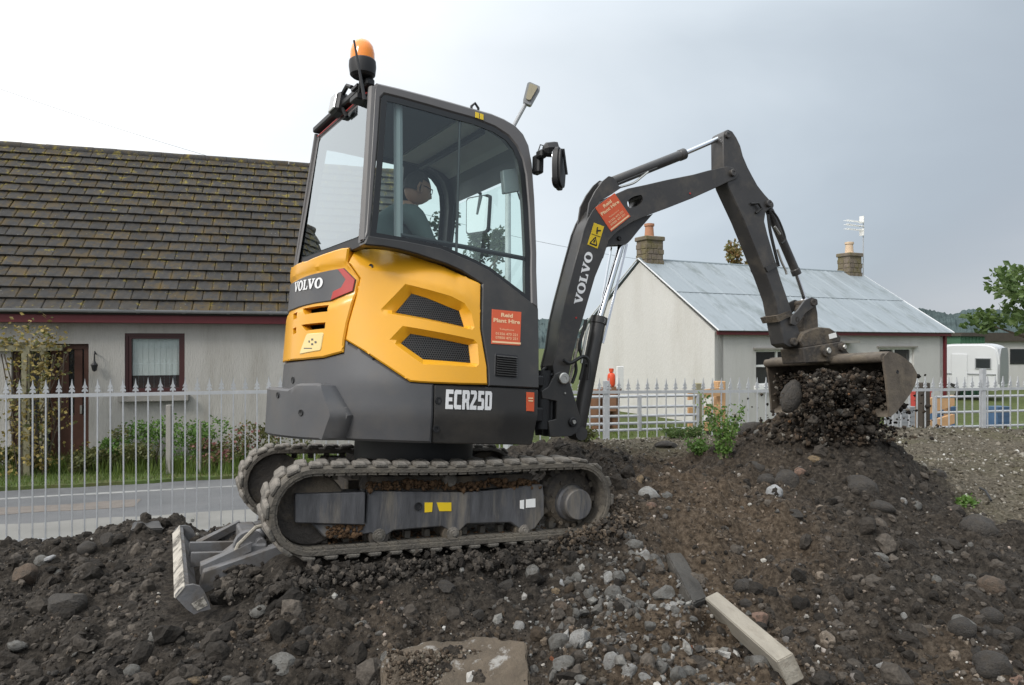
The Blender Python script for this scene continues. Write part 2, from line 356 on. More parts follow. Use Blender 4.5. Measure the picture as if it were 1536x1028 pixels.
def panel(mb, outline, f, h=0., thick=.02, bevel=.006, grid=.05, holes=(), hfun=None, lines=(), edge=None):
    """A shaped sheet on the surface f(u, v, height): bevelled rim, optional relief hfun(points) and holes."""
    out = resample(outline, edge or grid); inn = inset(out, bevel)
    pts = list(out); hs = [h - bevel] * len(out); edges = [(i, (i + 1) % len(out)) for i in range(len(out))]
    k = len(pts); pts += inn; hs += [h] * len(inn); edges += [(k + i, k + (i + 1) % len(inn)) for i in range(len(inn))]
    hr = []
    for H in holes:
        H = resample(H, edge or grid); k = len(pts); pts += H; hs += [h] * len(H); hr.append((k, len(H))); edges += [(k + i, k + (i + 1) % len(H)) for i in range(len(H))]
    for ln in lines:
        R = resample(ln, edge or grid, False); k = len(pts); pts += R; hs += [h] * len(R); edges += [(k + i, k + i + 1) for i in range(len(R) - 1)]
    A = np.array(out); lo, hi = A.min(0), A.max(0)
    if grid < 1:
        gx = np.arange(lo[0], hi[0], grid); gy = np.arange(lo[1], hi[1], grid)
        G = np.array([(x, y) for x in gx for y in gy]).reshape(-1, 2)
        if len(G):
            ok = inside(G, out) & (seg_dist(G, inn) > grid * .35)
            for H in holes: ok &= ~inside(G, H); ok &= seg_dist(G, H) > grid * .35
            for ln in lines: ok &= seg_dist(G, ln, False) > grid * .35
            G = G[ok]; pts += [tuple(g) for g in G]; hs += [h] * len(G)
    res = delaunay_2d_cdt([Vector(p) for p in pts], edges, [], 0, 1e-6, True)
    V, T, src = res[0], res[2], res[3]
    H2 = np.array([min((hs[i] for i in s_), default=h) if s_ else h for s_ in src])
    P = np.array([tuple(v) for v in V])
    if hfun is not None: H2 = H2 + hfun(P)
    C = np.array([[sum(P[i][0] for i in t) / len(t), sum(P[i][1] for i in t) / len(t)] for t in T])
    ok = inside(C, out)
    for Hh in holes: ok &= ~inside(C, Hh)
    T = [t for t, o_ in zip(T, ok) if o_]
    back = {}
    vs = [f(p[0], p[1], hh) for p, hh in zip(P, H2)]; fs = [tuple(t) for t in T]
    # rim walls
    cnt = {}
    for t in T:
        for i in range(len(t)):
            e_ = (t[i], t[(i + 1) % len(t)]); cnt[tuple(sorted(e_))] = cnt.get(tuple(sorted(e_)), []) + [e_]
    for e_, l in cnt.items():
        if len(l) == 1:
            a, b = l[0]
            for q in (a, b):
                if q not in back: back[q] = len(vs); vs.append(f(P[q][0], P[q][1], min(H2[q], h) - thick))
            fs.append((b, a, back[a], back[b]))
    return mb.add(vs, fs)
FONT = {}
def text_polys(txt, bold=0., res=3):
    """triangulated letter shapes of a line of print, unit cap height, x from 0"""
    key = (txt, bold)
    if key in FONT: return FONT[key]
    c = bpy.data.curves.new('t', 'FONT'); c.body = txt; c.size = 1; c.offset = bold; c.resolution_u = res
    o = bpy.data.objects.new('t', c); COL.objects.link(o)
    dg = bpy.context.evaluated_depsgraph_get(); me = o.evaluated_get(dg).to_mesh()
    v = np.array([tuple(x.co)[:2] for x in me.vertices]); fs = [tuple(p.vertices) for p in me.polygons]
    o.evaluated_get(dg).to_mesh_clear(); bpy.data.objects.remove(o); bpy.data.curves.remove(c)
    v[:, 0] -= v[:, 0].min(); v[:, 1] -= v[:, 1].min(); s_ = v[:, 1].max()
    v = v / s_
    FONT[key] = (v, fs); return FONT[key]
def put_text(mb, txt, f, o, ux, uy, h, bold=0.):
    """o: lower-left (u, v); ux: vector along the whole line; uy: vector of the cap height"""
    v, fs = text_polys(txt, bold); W = v[:, 0].max()
    o, ux, uy = map(lambda q: np.array(q, float), (o, ux, uy))
    pts = [o + ux * (p[0] / W) + uy * p[1] for p in v]
    mb.add([f(p[0], p[1], h) for p in pts], fs)
def serif_word(mb, f, o, ux, uy, h):
    """VOLVO in slab serif capitals"""
    V = [(0, 1), (.47, 1), (.47, .89), (.36, .89), (.55, .36), (.72, .89), (.62, .89), (.62, 1), (1.02, 1), (1.02, .89), (.93, .89), (.60, 0), (.40, 0), (.09, .89), (0, .89)]
    L = [(0, 1), (.50, 1), (.50, .89), (.39, .89), (.39, .12), (.60, .12), (.70, .36), (.80, .36), (.80, 0), (0, 0), (0, .11), (.12, .11), (.12, .89), (0, .89)]
    Oo = [(.5 + .5 * cos(2 * pi * i / 28), .5 + .53 * sin(2 * pi * i / 28)) for i in range(28)]
    Oi = [(.5 + .20 * cos(2 * pi * i / 28), .5 + .38 * sin(2 * pi * i / 28)) for i in range(28)]
    o, ux, uy = map(lambda q: np.array(q, float), (o, ux, uy)); x = 0
    tot = 1.02 + .98 + .84 + 1.02 + 1.0
    def fm(u, v, d): p = o + ux * (u / tot) + uy * v; return f(p[0], p[1], d)
    for ch, wd in zip('VOLVO', (.98, 1.02, .80, 1.0, 1.0)):
        if ch == 'O':
            n = 28; mb.add([fm(x + p[0], p[1], h) for p in Oo] + [fm(x + p[0], p[1], h) for p in Oi], [(i, (i + 1) % n, n + (i + 1) % n, n + i) for i in range(n)])
        else:
            pl = V if ch == 'V' else L
            r = delaunay_2d_cdt([Vector((x + p[0], p[1])) for p in pl], [(i, (i + 1) % len(pl)) for i in range(len(pl))], [], 1, 1e-6)
            P = np.array([tuple(q) for q in r[0]])
            C = np.array([P[list(t)].mean(0) for t in r[2]]); ok = inside(C, [(x + p[0], p[1]) for p in pl])
            mb.add([fm(p[0], p[1], h) for p in P], [tuple(t) for t, k in zip(r[2], ok) if k])
        x += wd + .0
# --- numpy noise
def vnoise(x, y, z=0., seed=0):
    x = np.asarray(x, float); y = np.asarray(y, float); z = np.asarray(z, float) + np.zeros_like(x)
    xi, yi, zi = np.floor(x).astype(np.int64), np.floor(y).astype(np.int64), np.floor(z).astype(np.int64)
    fx, fy, fz = x - xi, y - yi, z - zi
    fx, fy, fz = (q * q * q * (q * (q * 6 - 15) + 10) for q in (fx, fy, fz))
    def h(i, j, k):
        n = (i * 374761393 + j * 668265263 + k * 2147483647 + seed * 974634777) & 0xffffffff
        n = ((n ^ (n >> 13)) * 1274126177) & 0xffffffff
        n = ((n ^ (n >> 16)) * 2246822519) & 0xffffffff
        return ((n ^ (n >> 15)) & 0xffff) / 32767.5 - 1
    r = 0
    for a in (0, 1):
        for b in (0, 1):
            for c in (0, 1):
                r = r + h(xi + a, yi + b, zi + c) * (fx if a else 1 - fx) * (fy if b else 1 - fy) * (fz if c else 1 - fz)
    return r
def fbm(x, y, oct=4, f=1., g=.5, seed=0):
    r = 0; a = 1.
    for i in range(oct): r = r + a * vnoise(x * f, y * f, i * 7.3, seed + i); f *= 2.03; a *= g
    return r
def at(px, py, Y):
    """world point seen at a photograph pixel, at distance Y in front of the camera"""
    return Vector(((px - 768) / F * Y, Y, CAMZ - (py - 514) / F * Y))

# ------------------------------------------------------------------ machine pose (used by the ground under it too)
def rotm(yaw, pitch, roll):
    return Matrix.Rotation(yaw, 3, 'Z') @ Matrix.Rotation(pitch, 3, 'Y') @ Matrix.Rotation(roll, 3, 'X')
POS = Vector((-.616, 4.339, CAMZ - 1.114))
RT = rotm(RAD(25.55), RAD(3.48), RAD(-3.56))
SLEW = Matrix.Rotation(RAD(8.07), 3, 'Z')
RU = RT @ SLEW
def to_px(p):
    return (768 + F * p[0] / p[1], 514 - F * (p[2] - CAMZ) / p[1])

# ------------------------------------------------------------------ ground
FA, FB = np.array([-4.97, 6.9]), np.array([6.66, 9.25])         # fence line
FD = (FB - FA) / np.linalg.norm(FB - FA); FN = np.array([-FD[1], FD[0]])
cp = []
def C(px, py, Y): p = at(px, py, Y); cp.append((p.x, p.y, p.z))
for x in (-.8, -.3, .3, .8):                                     # under the tracks
    for y in (-.62, .62):
        p = POS + RT @ Vector((x, y, .012 if y < 0 else -.02)); cp.append(tuple(p))
for x, y, z in ((1.0, -.62, .13), (1.25, -.55, .26), (1.0, .6, .12), (-1.05, .0, -.16), (-1.05, -.62, -.16), (-1.05, .62, -.13), (1.3, .3, .22), (0, 0, -.05)):
    cp.append(tuple(POS + RT @ Vector((x, y, z))))
for a in ((0, 838, 5.0), (60, 830, 5.0), (120, 818, 5.0), (200, 800, 5.0), (240, 796, 5.0), (300, 806, 5.2), (375, 800, 5.3), (-300, 850, 5), (-700, 860, 4.5),
          (0, 1028, 3.0), (0, 930, 3.4), (0, 875, 4.2), (100, 900, 3.4), (150, 1000, 2.9), (200, 860, 3.9), (240, 930, 3.1), (300, 930, 3.0), (300, 1028, 2.65), (440, 900, 3.15), (400, 960, 2.85),
          (520, 880, 3.3), (560, 1000, 2.7), (640, 900, 3.25), (680, 990, 2.72), (820, 900, 3.2), (840, 1000, 2.72), (760, 850, 3.55), (960, 800, 4.0), (880, 812, 3.72), (1000, 860, 3.6), (1000, 960, 3.0), (1000, 1028, 2.65),
          (1000, 760, 4.5), (935, 755, 4.4), (990, 722, 5.2), (930, 695, 5.3), (1000, 690, 5.9), (1040, 680, 6.2), (960, 664, 7.6), (1050, 658, 7.8), (900, 664, 7.4), (830, 668, 6.6), (700, 690, 7.6),
          (1090, 672, 5.75), (1150, 646, 5.75), (1200, 616, 5.75), (1255, 607, 5.66), (1300, 630, 5.65), (1350, 672, 5.65), (1390, 705, 5.6), (1425, 745, 5.3), (1490, 800, 4.7), (1200, 650, 6.4), (1300, 668, 6.4),
          (1150, 720, 5.0), (1230, 710, 5.1), (1300, 720, 5.0), (1230, 760, 4.6), (1330, 790, 4.4), (1100, 760, 4.6), (1100, 850, 3.8), (1230, 860, 3.8), (1230, 960, 3.1), (1400, 900, 3.5), (1400, 1010, 2.9), (1500, 930, 3.35), (1200, 1028, 2.7), (1536, 1010, 2.9),
          (1450, 642, 9.0), (1380, 645, 8.5), (1536, 644, 9.1), (1536, 720, 5.9), (1460, 700, 6.2), (1900, 700, 7), (1800, 640, 9.3)):
    C(*a)
for X, Y, z in ((3.75, 5.0, .965), (4.0, 4.4, .95), (3.75, 5.7, .985), (4.4, 3.9, .94), (3.6, 6.4, 1.01), (5.5, 4.5, .95), (4.0, 3.3, .85), (-5, 6.9, .05), (-4, 7.0, .06), (-3, 7.2, .1), (-2, 7.4, .3), (-1, 7.6, .55), (-1.8, 6.2, .5), (-.6, 6.6, .75), (0, 2.0, .75), (-2, 1.8, .6), (2, 1.8, .7), (0, .6, .6), (-4, 2, .4), (4.5, 2, .7), (0, -2, .5), (6, 0, .8), (-6, 0, .2), (-6, 5, .1), (9, 5, 1), (9, 10, 1.05)):
    cp.append((X, Y, z))
cp = np.array(cp)
def _k(d2): return np.sqrt(d2 + .06)
_D = ((cp[:, None, :2] - cp[None, :, :2]) ** 2).sum(-1)
_A = np.block([[_k(_D) - np.eye(len(cp)) * .04, np.ones((len(cp), 1))], [np.ones((1, len(cp))), np.zeros((1, 1))]])
_w = np.linalg.solve(_A, np.append(cp[:, 2], 0))
def sstep(a, b, x): t = np.clip((x - a) / (b - a), 0, 1); return t * t * (3 - 2 * t)
def fence_d(x, y): return (x - FA[0]) * FN[0] + (y - FA[1]) * FN[1]
def ground_z(x, y):
    x = np.asarray(x, float); y = np.asarray(y, float); sh = x.shape; x = x.ravel(); y = y.ravel()
    z = np.empty(len(x))
    for i in range(0, len(x), 20000):
        q = (x[i:i + 20000, None] - cp[None, :, 0]) ** 2 + (y[i:i + 20000, None] - cp[None, :, 1]) ** 2
        z[i:i + 20000] = _k(q) @ _w[:-1] + _w[-1]
    z = np.clip(z, -.02, 1.62)
    far = np.maximum(np.maximum(np.abs(x) - 9, -2 - y), 0)
    d = fence_d(x, y)
    k = (1 - sstep(.03, .4, d)) * (1 - sstep(0, 6, far))
    return (z * k + -.03 * (1 - k)).reshape(sh)
def soil_mask(x, y):
    """1 where the ground is dug soil, 0 in the gravel yard on the right and beyond the fence"""
    m = sstep(.35, -.15, fence_d(x, y))
    px = 768 + F * np.asarray(x) / np.maximum(y, .5)
    return m * np.clip(1 - sstep(5.9, 6.8, np.asarray(y)) * sstep(.2, .8, np.asarray(x)), 0, 1) * (1 - sstep(3.20, 3.52, np.asarray(x) + .16 * vnoise(np.asarray(x) * 3, np.asarray(y) * 3, seed=5)) * sstep(3.35, 3.9, np.asarray(y)))
def detail(x, y):
    m = .25 + .75 * soil_mask(x, y)
    a = .075 * fbm(x, y, 3, 1.6, .5, 11) + .085 * np.abs(fbm(x, y, 3, 4.2, .5, 21)) + .042 * np.abs(fbm(x, y, 2, 10, .6, 31)) + .013 * fbm(x, y, 1, 22, .5, 41) - .05
    yard = sstep(.12, -.2, fence_d(x, y))
    ca_, sa_ = cos(RAD(25.55)), sin(RAD(25.55)); lx_ = (x - POS.x) * ca_ + (y - POS.y) * sa_; ly_ = -(x - POS.x) * sa_ + (y - POS.y) * ca_
    foot = sstep(1.55, 1.30, np.abs(lx_ + .2)) * sstep(1.05, .85, np.abs(ly_))
    a = a * (1 - .7 * foot) - .03 * foot * sstep(-.75, -1.0, lx_)
    return a * m * yard * (1 - sstep(0, 3, np.maximum(np.abs(x) - 7, -y)))
def gz(x, y): return ground_z(x, y) + detail(x, y)
def ax(lo, hi, st, far, n):
    mid = np.arange(lo, hi + 1e-6, st); g = np.geomspace(st, far, n); g = np.cumsum(g) * (far / np.cumsum(g)[-1])
    return np.concatenate([(lo - g)[::-1], mid, hi + g])
gx, gy = ax(-3.9, 5.6, .021, 900, 70), ax(2.1, 7.3, .021, 900, 75)
XX, YY = np.meshgrid(gx, gy)
ZZ = gz(XX, YY)
nx_, ny_ = len(gx), len(gy)
ii = np.arange((ny_ - 1) * (nx_ - 1)); r_ = ii // (nx_ - 1); c_ = ii % (nx_ - 1); q0 = r_ * nx_ + c_
quads = np.stack([q0, q0 + 1, q0 + nx_ + 1, q0 + nx_], 1)
def ground_material():
    m = bpy.data.materials.new('dug_ground'); m.use_nodes = True
    t = m.node_tree; b = t.nodes['Principled BSDF']; L = t.links.new
    at_ = t.nodes.new('ShaderNodeVertexColor'); at_.layer_name = 'zone'
    sp = t.nodes.new('ShaderNodeSeparateColor'); L(at_.outputs[0], sp.inputs[0])
    g = t.nodes.new('ShaderNodeNewGeometry')
    def noise(s, d=8, r=.65):
        n = t.nodes.new('ShaderNodeTexNoise'); n.inputs['Scale'].default_value = s; n.inputs['Detail'].default_value = d; n.inputs['Roughness'].default_value = r
        L(g.outputs['Position'], n.inputs['Vector']); return n.outputs['Fac']
    def ramp(fac, *st):
        r = t.nodes.new('ShaderNodeValToRGB'); L(fac, r.inputs[0]); el = r.color_ramp.elements
        el[0].position, el[0].color = st[0][0], (*st[0][1], 1); el[1].position, el[1].color = st[-1][0], (*st[-1][1], 1)
        for p, c in st[1:-1]: k = el.new(p); k.color = (*c, 1)
        return r.outputs[0]
    def mix(f, a, b_):
        n = t.nodes.new('ShaderNodeMixRGB'); L(f, n.inputs[0]); L(a, n.inputs[1]); L(b_, n.inputs[2]); return n.outputs[0]
    n1, n2, n3 = noise(7), noise(38, 6), noise(.9, 4)
    soil = ramp(n2, (.32, (.013, .011, .009)), (.5, (.038, .032, .026)), (.66, (.070, .060, .049)))
    brown = ramp(n2, (.32, (.027, .020, .013)), (.5, (.080, .058, .039)), (.66, (.145, .112, .080)))
    grav = ramp(n2, (.3, (.04, .034, .024)), (.5, (.10, .085, .062)), (.68, (.19, .168, .132)))
    moss = ramp(n1, (.35, (.05, .05, .018)), (.7, (.12, .11, .05)))
    mr = t.nodes.new('ShaderNodeMapRange'); mr.inputs[1].default_value = .44; mr.inputs[2].default_value = .6; L(n3, mr.inputs[0])
    mm = t.nodes.new('ShaderNodeMath'); mm.operation = 'MULTIPLY'; L(mr.outputs[0], mm.inputs[0]); mm.inputs[1].default_value = .45
    gm = mix(mm.outputs[0], grav, moss)
    c = mix(sp.outputs[1], soil, brown)
    c = mix(sp.outputs[0], gm, c)
    grass = ramp(n1, (.3, (.05, .07, .018)), (.7, (.115, .135, .045)))
    c = mix(sp.outputs[2], c, grass)
    L(c, b.inputs['Base Color']); b.inputs['Roughness'].default_value = .95; b.inputs['Specular IOR Level'].default_value = .25
    bp = t.nodes.new('ShaderNodeBump'); bp.inputs['Distance'].default_value = .02; bp.inputs['Strength'].default_value = .9
    nn = noise(90, 5, .7); L(nn, bp.inputs['Height']); L(bp.outputs[0], b.inputs['Normal'])
    return m
def brown_mask(x, y):
    """paler brown gravelly subsoil through the middle and foreground, darker topsoil at the sides"""
    x = np.asarray(x, float); y = np.asarray(y, float)
    n = .35 * vnoise(x * 1.7, y * 1.7, seed=3) + .2 * vnoise(x * 4.1, y * 4.1, seed=4)
    c = np.exp(-(((x - 1.05 - .25 * (y - 3.6)) / .55) ** 2)) * sstep(6.2, 5.0, y)
    c = np.maximum(c, .8 * sstep(5.3, 6.2, y) * sstep(.4, 1, x) * sstep(2.6, 2.1, x))
    c = np.maximum(c, .8 * np.exp(-((x - 1.9) / .5) ** 2 - ((y - 2.75) / .5) ** 2))
    c = np.maximum(c, .35 * np.exp(-((x + .6) / .5) ** 2 - ((y - 3.0) / .3) ** 2))
    return np.clip(c * 1.1 + n * c + .25 * n, 0, 1)
me = npmesh('ground', np.stack([XX, YY, ZZ], -1).reshape(-1, 3), quads, True, [ground_material()])
ca = me.color_attributes.new('zone', 'FLOAT_COLOR', 'POINT')
gr = sstep(.2, .5, fence_d(XX, YY))
zc = np.stack([soil_mask(XX, YY), brown_mask(XX, YY), gr, np.ones_like(XX)], -1).astype(np.float32)
ca.data.foreach_set('color', zc.ravel())
GROUND = tag(link('ground', me), kind='structure')
def hit(px, py, lift=0.):
    """where the line of sight through a photograph pixel meets the ground"""
    Y = np.arange(1.8, 14, .01); X = (px - 768) / F * Y; Z = CAMZ - (py - 514) / F * Y
    b = np.nonzero(Z <= gz(X, Y) + lift)[0]
    i = b[0] if len(b) else len(Y) - 1
    return Vector((X[i], Y[i], Z[i]))

# ------------------------------------------------------------------ road, verge, pavement on the left
RDIR = np.array([cos(RAD(17)), sin(RAD(17))]); RNR = np.array([-RDIR[1], RDIR[0]]); RP = np.array([-7.37, 10.24])  # far kerb point
def rp2(s, n, z): p = RP + RDIR * s + RNR * n; return (p[0], p[1], z)
def strip(name, s0, s1, n0, n1, z0, z1, mat, wob=0., seed=1, kind='structure', step=.25):
    """a sheet along the road from n0 to n1 (across), with slightly ragged long edges and a skirt"""
    S = np.arange(s0, s1 + step, step); vs = []; fs = []
    for i, s in enumerate(S):
        a = n0 + wob * float(vnoise(s * 2.1, 3.1, seed=seed)); b = n1 + wob * float(vnoise(s * 1.7, 9.1, seed=seed + 1))
        vs += [rp2(s, a, z0), rp2(s, a, z1), rp2(s, b, z1), rp2(s, b, z0)]
    for i in range(len(S) - 1):
        k = i * 4
        for j in range(3): fs.append((k + j, k + j + 1, k + j + 5, k + j + 4))
    mb = MB(); mb.add(vs, fs); return tag(mb.build(name, mat, smooth=0), kind=kind)
strip('road', -30, 60, -2.25, .05, -.02, .004, MT['asphalt'], .03)
strip('road_marking', -30, 60, -.62, -.53, .004, .0085, MT['roadpaint'], .02, 4)
strip('road_marking', -1.2, 1.9, -1.62, -1.2, .004, .0085, MT['patch'], .07, 7)
strip('pavement', -30, 60, -4.3, -2.25, -.03, .02, MT['concrete'], .05, 9)
strip('verge', -30, 60, .05, 2.3, -.02, .05, MT['grassbase'], .06, 12)
def blades(n, fpos, h, wd, lean=.5):
    P = np.array([fpos() for _ in range(n)]); a = RNG.uniform(0, 2 * pi, n); hh = h * RNG.uniform(.5, 1.2, n); ln = RNG.uniform(-lean, lean, (n, 2)) * hh[:, None]
    d = np.stack([np.cos(a), np.sin(a), 0 * a], 1) * wd
    top = P + np.stack([ln[:, 0], ln[:, 1], hh], 1)
    V = np.concatenate([P - d, P + d, top], 0); T = np.stack([np.arange(n), np.arange(n) + n, np.arange(n) + 2 * n], 1)
    return V, T
def vpos():
    s = random.uniform(-3, 9); n = random.uniform(.02, 2.1); return rp2(s, n + .06 * random.random(), .04)
V, T = blades(16000, vpos, .10, .006)
tag(link('verge_grass', npmesh('verge_grass', V, T, False, [LF['grass']])), kind='stuff')
def lawn():
    x = random.uniform(1.0, 12.5); y = random.uniform(9.3, 19); return (x, y, -.03)
V, T = blades(9000, lawn, .11, .012)
tag(link('lawn_grass', npmesh('lawn_grass', V, T, False, [LF['grass']])), kind='stuff')

# ------------------------------------------------------------------ foliage
def leaves(cent, n, size, flat=.0, jit=None, up=.3):
    """n leaves (two-triangle blades folded on the midrib) around sampled centres"""
    cent = np.asarray(cent, float); k = RNG.integers(0, len(cent), n); P = cent[k]
    if jit is not None: P = P + RNG.normal(0, 1, (n, 3)) * np.asarray(jit)
    a = RNG.uniform(0, 2 * pi, n); el = RNG.uniform(-.9, .9, n)
    d = np.stack([np.cos(a) * np.cos(el), np.sin(a) * np.cos(el), np.sin(el)], 1)
    r = RNG.normal(0, 1, (n, 3)); r[:, 2] *= up; s_ = np.cross(d, r); s_ /= np.linalg.norm(s_, axis=1)[:, None] + 1e-9
    L_ = (size * RNG.uniform(.55, 1.3, n))[:, None]; nn = np.cross(d, s_)
    base = P; tip = P + d * L_; ml = P + d * L_ * .5 + s_ * L_ * .3 + nn * L_ * .08; mr = P + d * L_ * .5 - s_ * L_ * .3 + nn * L_ * .08
    V = np.stack([base, ml, tip, mr], 1).reshape(-1, 3)
    i = np.arange(n) * 4; T = np.concatenate([np.stack([i, i + 1, i + 2], 1), np.stack([i, i + 2, i + 3], 1)], 0)
    return V, T
def crown_points(n, ctr, rad, clumps=14, spread=.33, seed=0):
    g = np.random.default_rng(seed); d = g.normal(0, 1, (clumps, 3)); d /= np.linalg.norm(d, axis=1)[:, None]
    c = d * g.uniform(.45, .95, (clumps, 1)); P = []
    for q in c:
        k = g.normal(0, 1, (n // clumps, 3)); k /= np.linalg.norm(k, axis=1)[:, None]
        P.append(q + k * g.uniform(.2, 1, (len(k), 1)) ** .5 * spread * g.uniform(.7, 1.25))
    return np.concatenate(P) * np.asarray(rad) + np.asarray(ctr)
def tree(name, base, h, ctr_z, rad, lf, nleaf, size, label, cat='tree', clumps=16, spread=.33, trunk_r=.14, seed=0, group=None):
    t = empty(name, base, 0, label, cat, group); g = random.Random(seed)
    mb = MB(); top = Vector((g.uniform(-.2, .2), g.uniform(-.2, .2), ctr_z))
    mb.tube([(0, 0, -.2), (0.03, 0, ctr_z * .35), top * .75, top], [trunk_r, trunk_r * .8, trunk_r * .6, trunk_r * .3], 8)
    P = crown_points(400, (0, 0, ctr_z), rad, clumps, spread, seed)
    for i in range(clumps):
        q = Vector(P[i * (400 // clumps)]); s0 = top * g.uniform(.5, .95)
        mb.tube([s0, s0.lerp(q, .5) + Vector((0, 0, .1)), q], [trunk_r * .35, trunk_r * .22, trunk_r * .08], 5)
    mb.build('trunk', MT['bark'], t)
    V, T = leaves(crown_points(5000, (0, 0, ctr_z), rad, clumps, spread, seed), nleaf, size)
    o = link('crown', npmesh('crown', V, T, False, [LF[lf]]), parent=t); tag(o, kind='stuff'); return t
def bush(name, base, rad, lf, nleaf, size, label, cat='shrub', group=None, seed=0, clumps=9, spread=.42, stems=5, extra=None):
    t = empty(name, base, 0, label, cat, group); g = random.Random(seed); mb = MB()
    P = crown_points(300, (0, 0, rad[2] * .95), rad, clumps, spread, seed)
    for i in range(stems):
        q = Vector(P[i * 31 % 300]); mb.tube([(g.uniform(-.05, .05), g.uniform(-.05, .05), -.05), q * .5 + Vector((0, 0, .05)), q], [.012, .009, .004], 5)
    mb.build('stem', MT['bark'], t)
    V, T = leaves(crown_points(2500, (0, 0, rad[2] * .95), rad, clumps, spread, seed), nleaf, size); V[:, 2] = np.abs(V[:, 2])
    tag(link('foliage', npmesh('foliage', V, T, False, [LF[lf]]), parent=t), kind='stuff')
    if extra:
        V, T = leaves(crown_points(300, (0, 0, rad[2] * 1.0), np.array(rad) * 1.05, clumps, spread, seed), extra[1], extra[2])
        tag(link('flowers', npmesh('flowers', V, T, False, [LF[extra[0]]]), parent=t), kind='stuff')
    return t

# ------------------------------------------------------------------ hills
def hills():
    A = np.radians(np.arange(0, 360, .05)); rows = []
    R14 = [(246 + 5.5 * k, min(1, (k / 11) ** .8)) for k in range(13)] + [(340, 1.02), (420, .9)]
    for k, (r, zf) in enumerate(R14):
        h = 6 + 5 * vnoise(A * 5, 0 * A, seed=40) + 4 * vnoise(A * 14, 0 * A, seed=41)
        az = np.degrees(np.pi / 2 - A) % 360; az = np.where(az > 180, az - 360, az)
        h = h + 9 * np.exp(-((az - 36) / 9) ** 2) + 9 * np.exp(-((az - 4) / 6) ** 2)
        tr = (1 - np.abs(vnoise(A * 190, 0 * A + k, seed=42))) * 1.7 * .6 + vnoise(A * 420, 0 * A + k, seed=44) * .35 + np.abs(vnoise(A * 60, 0 * A + k, seed=43)) * 1.6
        rows.append(np.stack([np.cos(A) * r, np.sin(A) * r, -2 + (h + 2) * zf + (tr * .8 if 0 < k < 13 else 0)], 1))
    n = len(A); V = np.concatenate(rows); Q = []
    for k in range(len(rows) - 1):
        i = np.arange(n); j = (i + 1) % n; Q.append(np.stack([k * n + i, k * n + j, (k + 1) * n + j, (k + 1) * n + i], 1))
    tag(link('hills', npmesh('hills', V, np.concatenate(Q), False, [M('wooded_hill', (.062, .085, .085), .95, var=.35, scale=.12, bump=1, bscale=.5, coords='World', spec=.1)])), kind='structure')  # bluish haze of distance is put into the hill colour
hills()

# ------------------------------------------------------------------ the grey cottage across the road (left)
HD = np.array([cos(RAD(17)), sin(RAD(17))]); HN = np.array([-HD[1], HD[0]])
HP = np.array(at(232, 514, 12.5))[:2]                        # point of the front wall at the window
H_ = empty('roughcast_cottage', (HP[0], HP[1], 0), RAD(17), 'low grey roughcast cottage with mossy tiled roof and maroon trim beyond the road', 'house')
HMAT = Matrix.Translation((HP[0], HP[1], 0)) @ Matrix.Rotation(RAD(17), 4, 'Z'); HINV = HMAT.inverted()
def hw(px, py, n=0.):
    """local (s, z) on the cottage's front wall plane (n metres in front of it)"""
    d = HINV.to_3x3() @ Vector(((px - 768) / F, 1, -(py - 514) / F)); o = HINV @ Vector((0, 0, CAMZ))
    t = (-n - o.y) / d.y; p = o + d * t; return p.x, p.z
S0, S1 = hw(-330, 500)[0], hw(640, 500)[0]
EZ = hw(230, 474)[1]; DEP = 3.5; RZ = 6.24
wl = hw(187, 500), hw(277, 590); dl = hw(17, 516)[0], hw(133, 516)[0]
WX0, WX1, WZ0, WZ1 = wl[0][0], wl[1][0], wl[1][1], wl[0][1]; DZ = hw(75, 516)[1]
mb = MB()
panel(mb, [(S0, 0), (S1, 0), (S1, EZ + .1), (S0, EZ + .1)], lambda u, v, d: (u, -d, v), 0, .28, .001, 9,
      holes=[[(WX0, WZ0), (WX1, WZ0), (WX1, WZ1), (WX0, WZ1)], [(dl[0], .05), (dl[1], .05), (dl[1], DZ), (dl[0], DZ)]])
for s in (S0, S1):
    mb.prism([(0.001, 0), (2 * DEP, 0), (2 * DEP, EZ + .05), (DEP, RZ - .12), (.001, EZ + .05)], lambda u, v, d, s=s: (d, u, v), s + (-.0 if s == S1 else 0), s + (.25 if s == S0 else -.25))
mb.box((.5 * (S0 + S1), 2 * DEP - .1, EZ / 2), (S1 - S0 - .5, .2, EZ))
mb.build('wall', MT['render'], H_, 0)
mb = MB(); mb.box((.5 * (S0 + S1), -.22, EZ - .03), (S1 - S0 + .3, .03, .2)); mb.box((.5 * (S0 + S1), -.1, EZ - .128), (S1 - S0 + .3, .21, .012)); mb.build('fascia', MT['maroon'], H_, 0)
gu = MB()
for k in range(14):
    a = S0 + (S1 - S0) * k / 14; b = S0 + (S1 - S0) * (k + 1) / 14 - .004
    gu.prism([(-.055 * cos(t), -.055 * sin(t)) for t in np.linspace(0, pi, 9)] + [(.045, 0), (-.045, 0)][:0], lambda u, v, d: (d, -.30 + u, EZ + .09 + v), a, b)
    gu.prism([(-.062 * cos(t), -.062 * sin(t)) for t in np.linspace(0, pi, 9)], lambda u, v, d: (d, -.30 + u, EZ + .092 + v), a - .03, a + .03)
gu.build('gutter', MT['guttermat'], H_, 40)
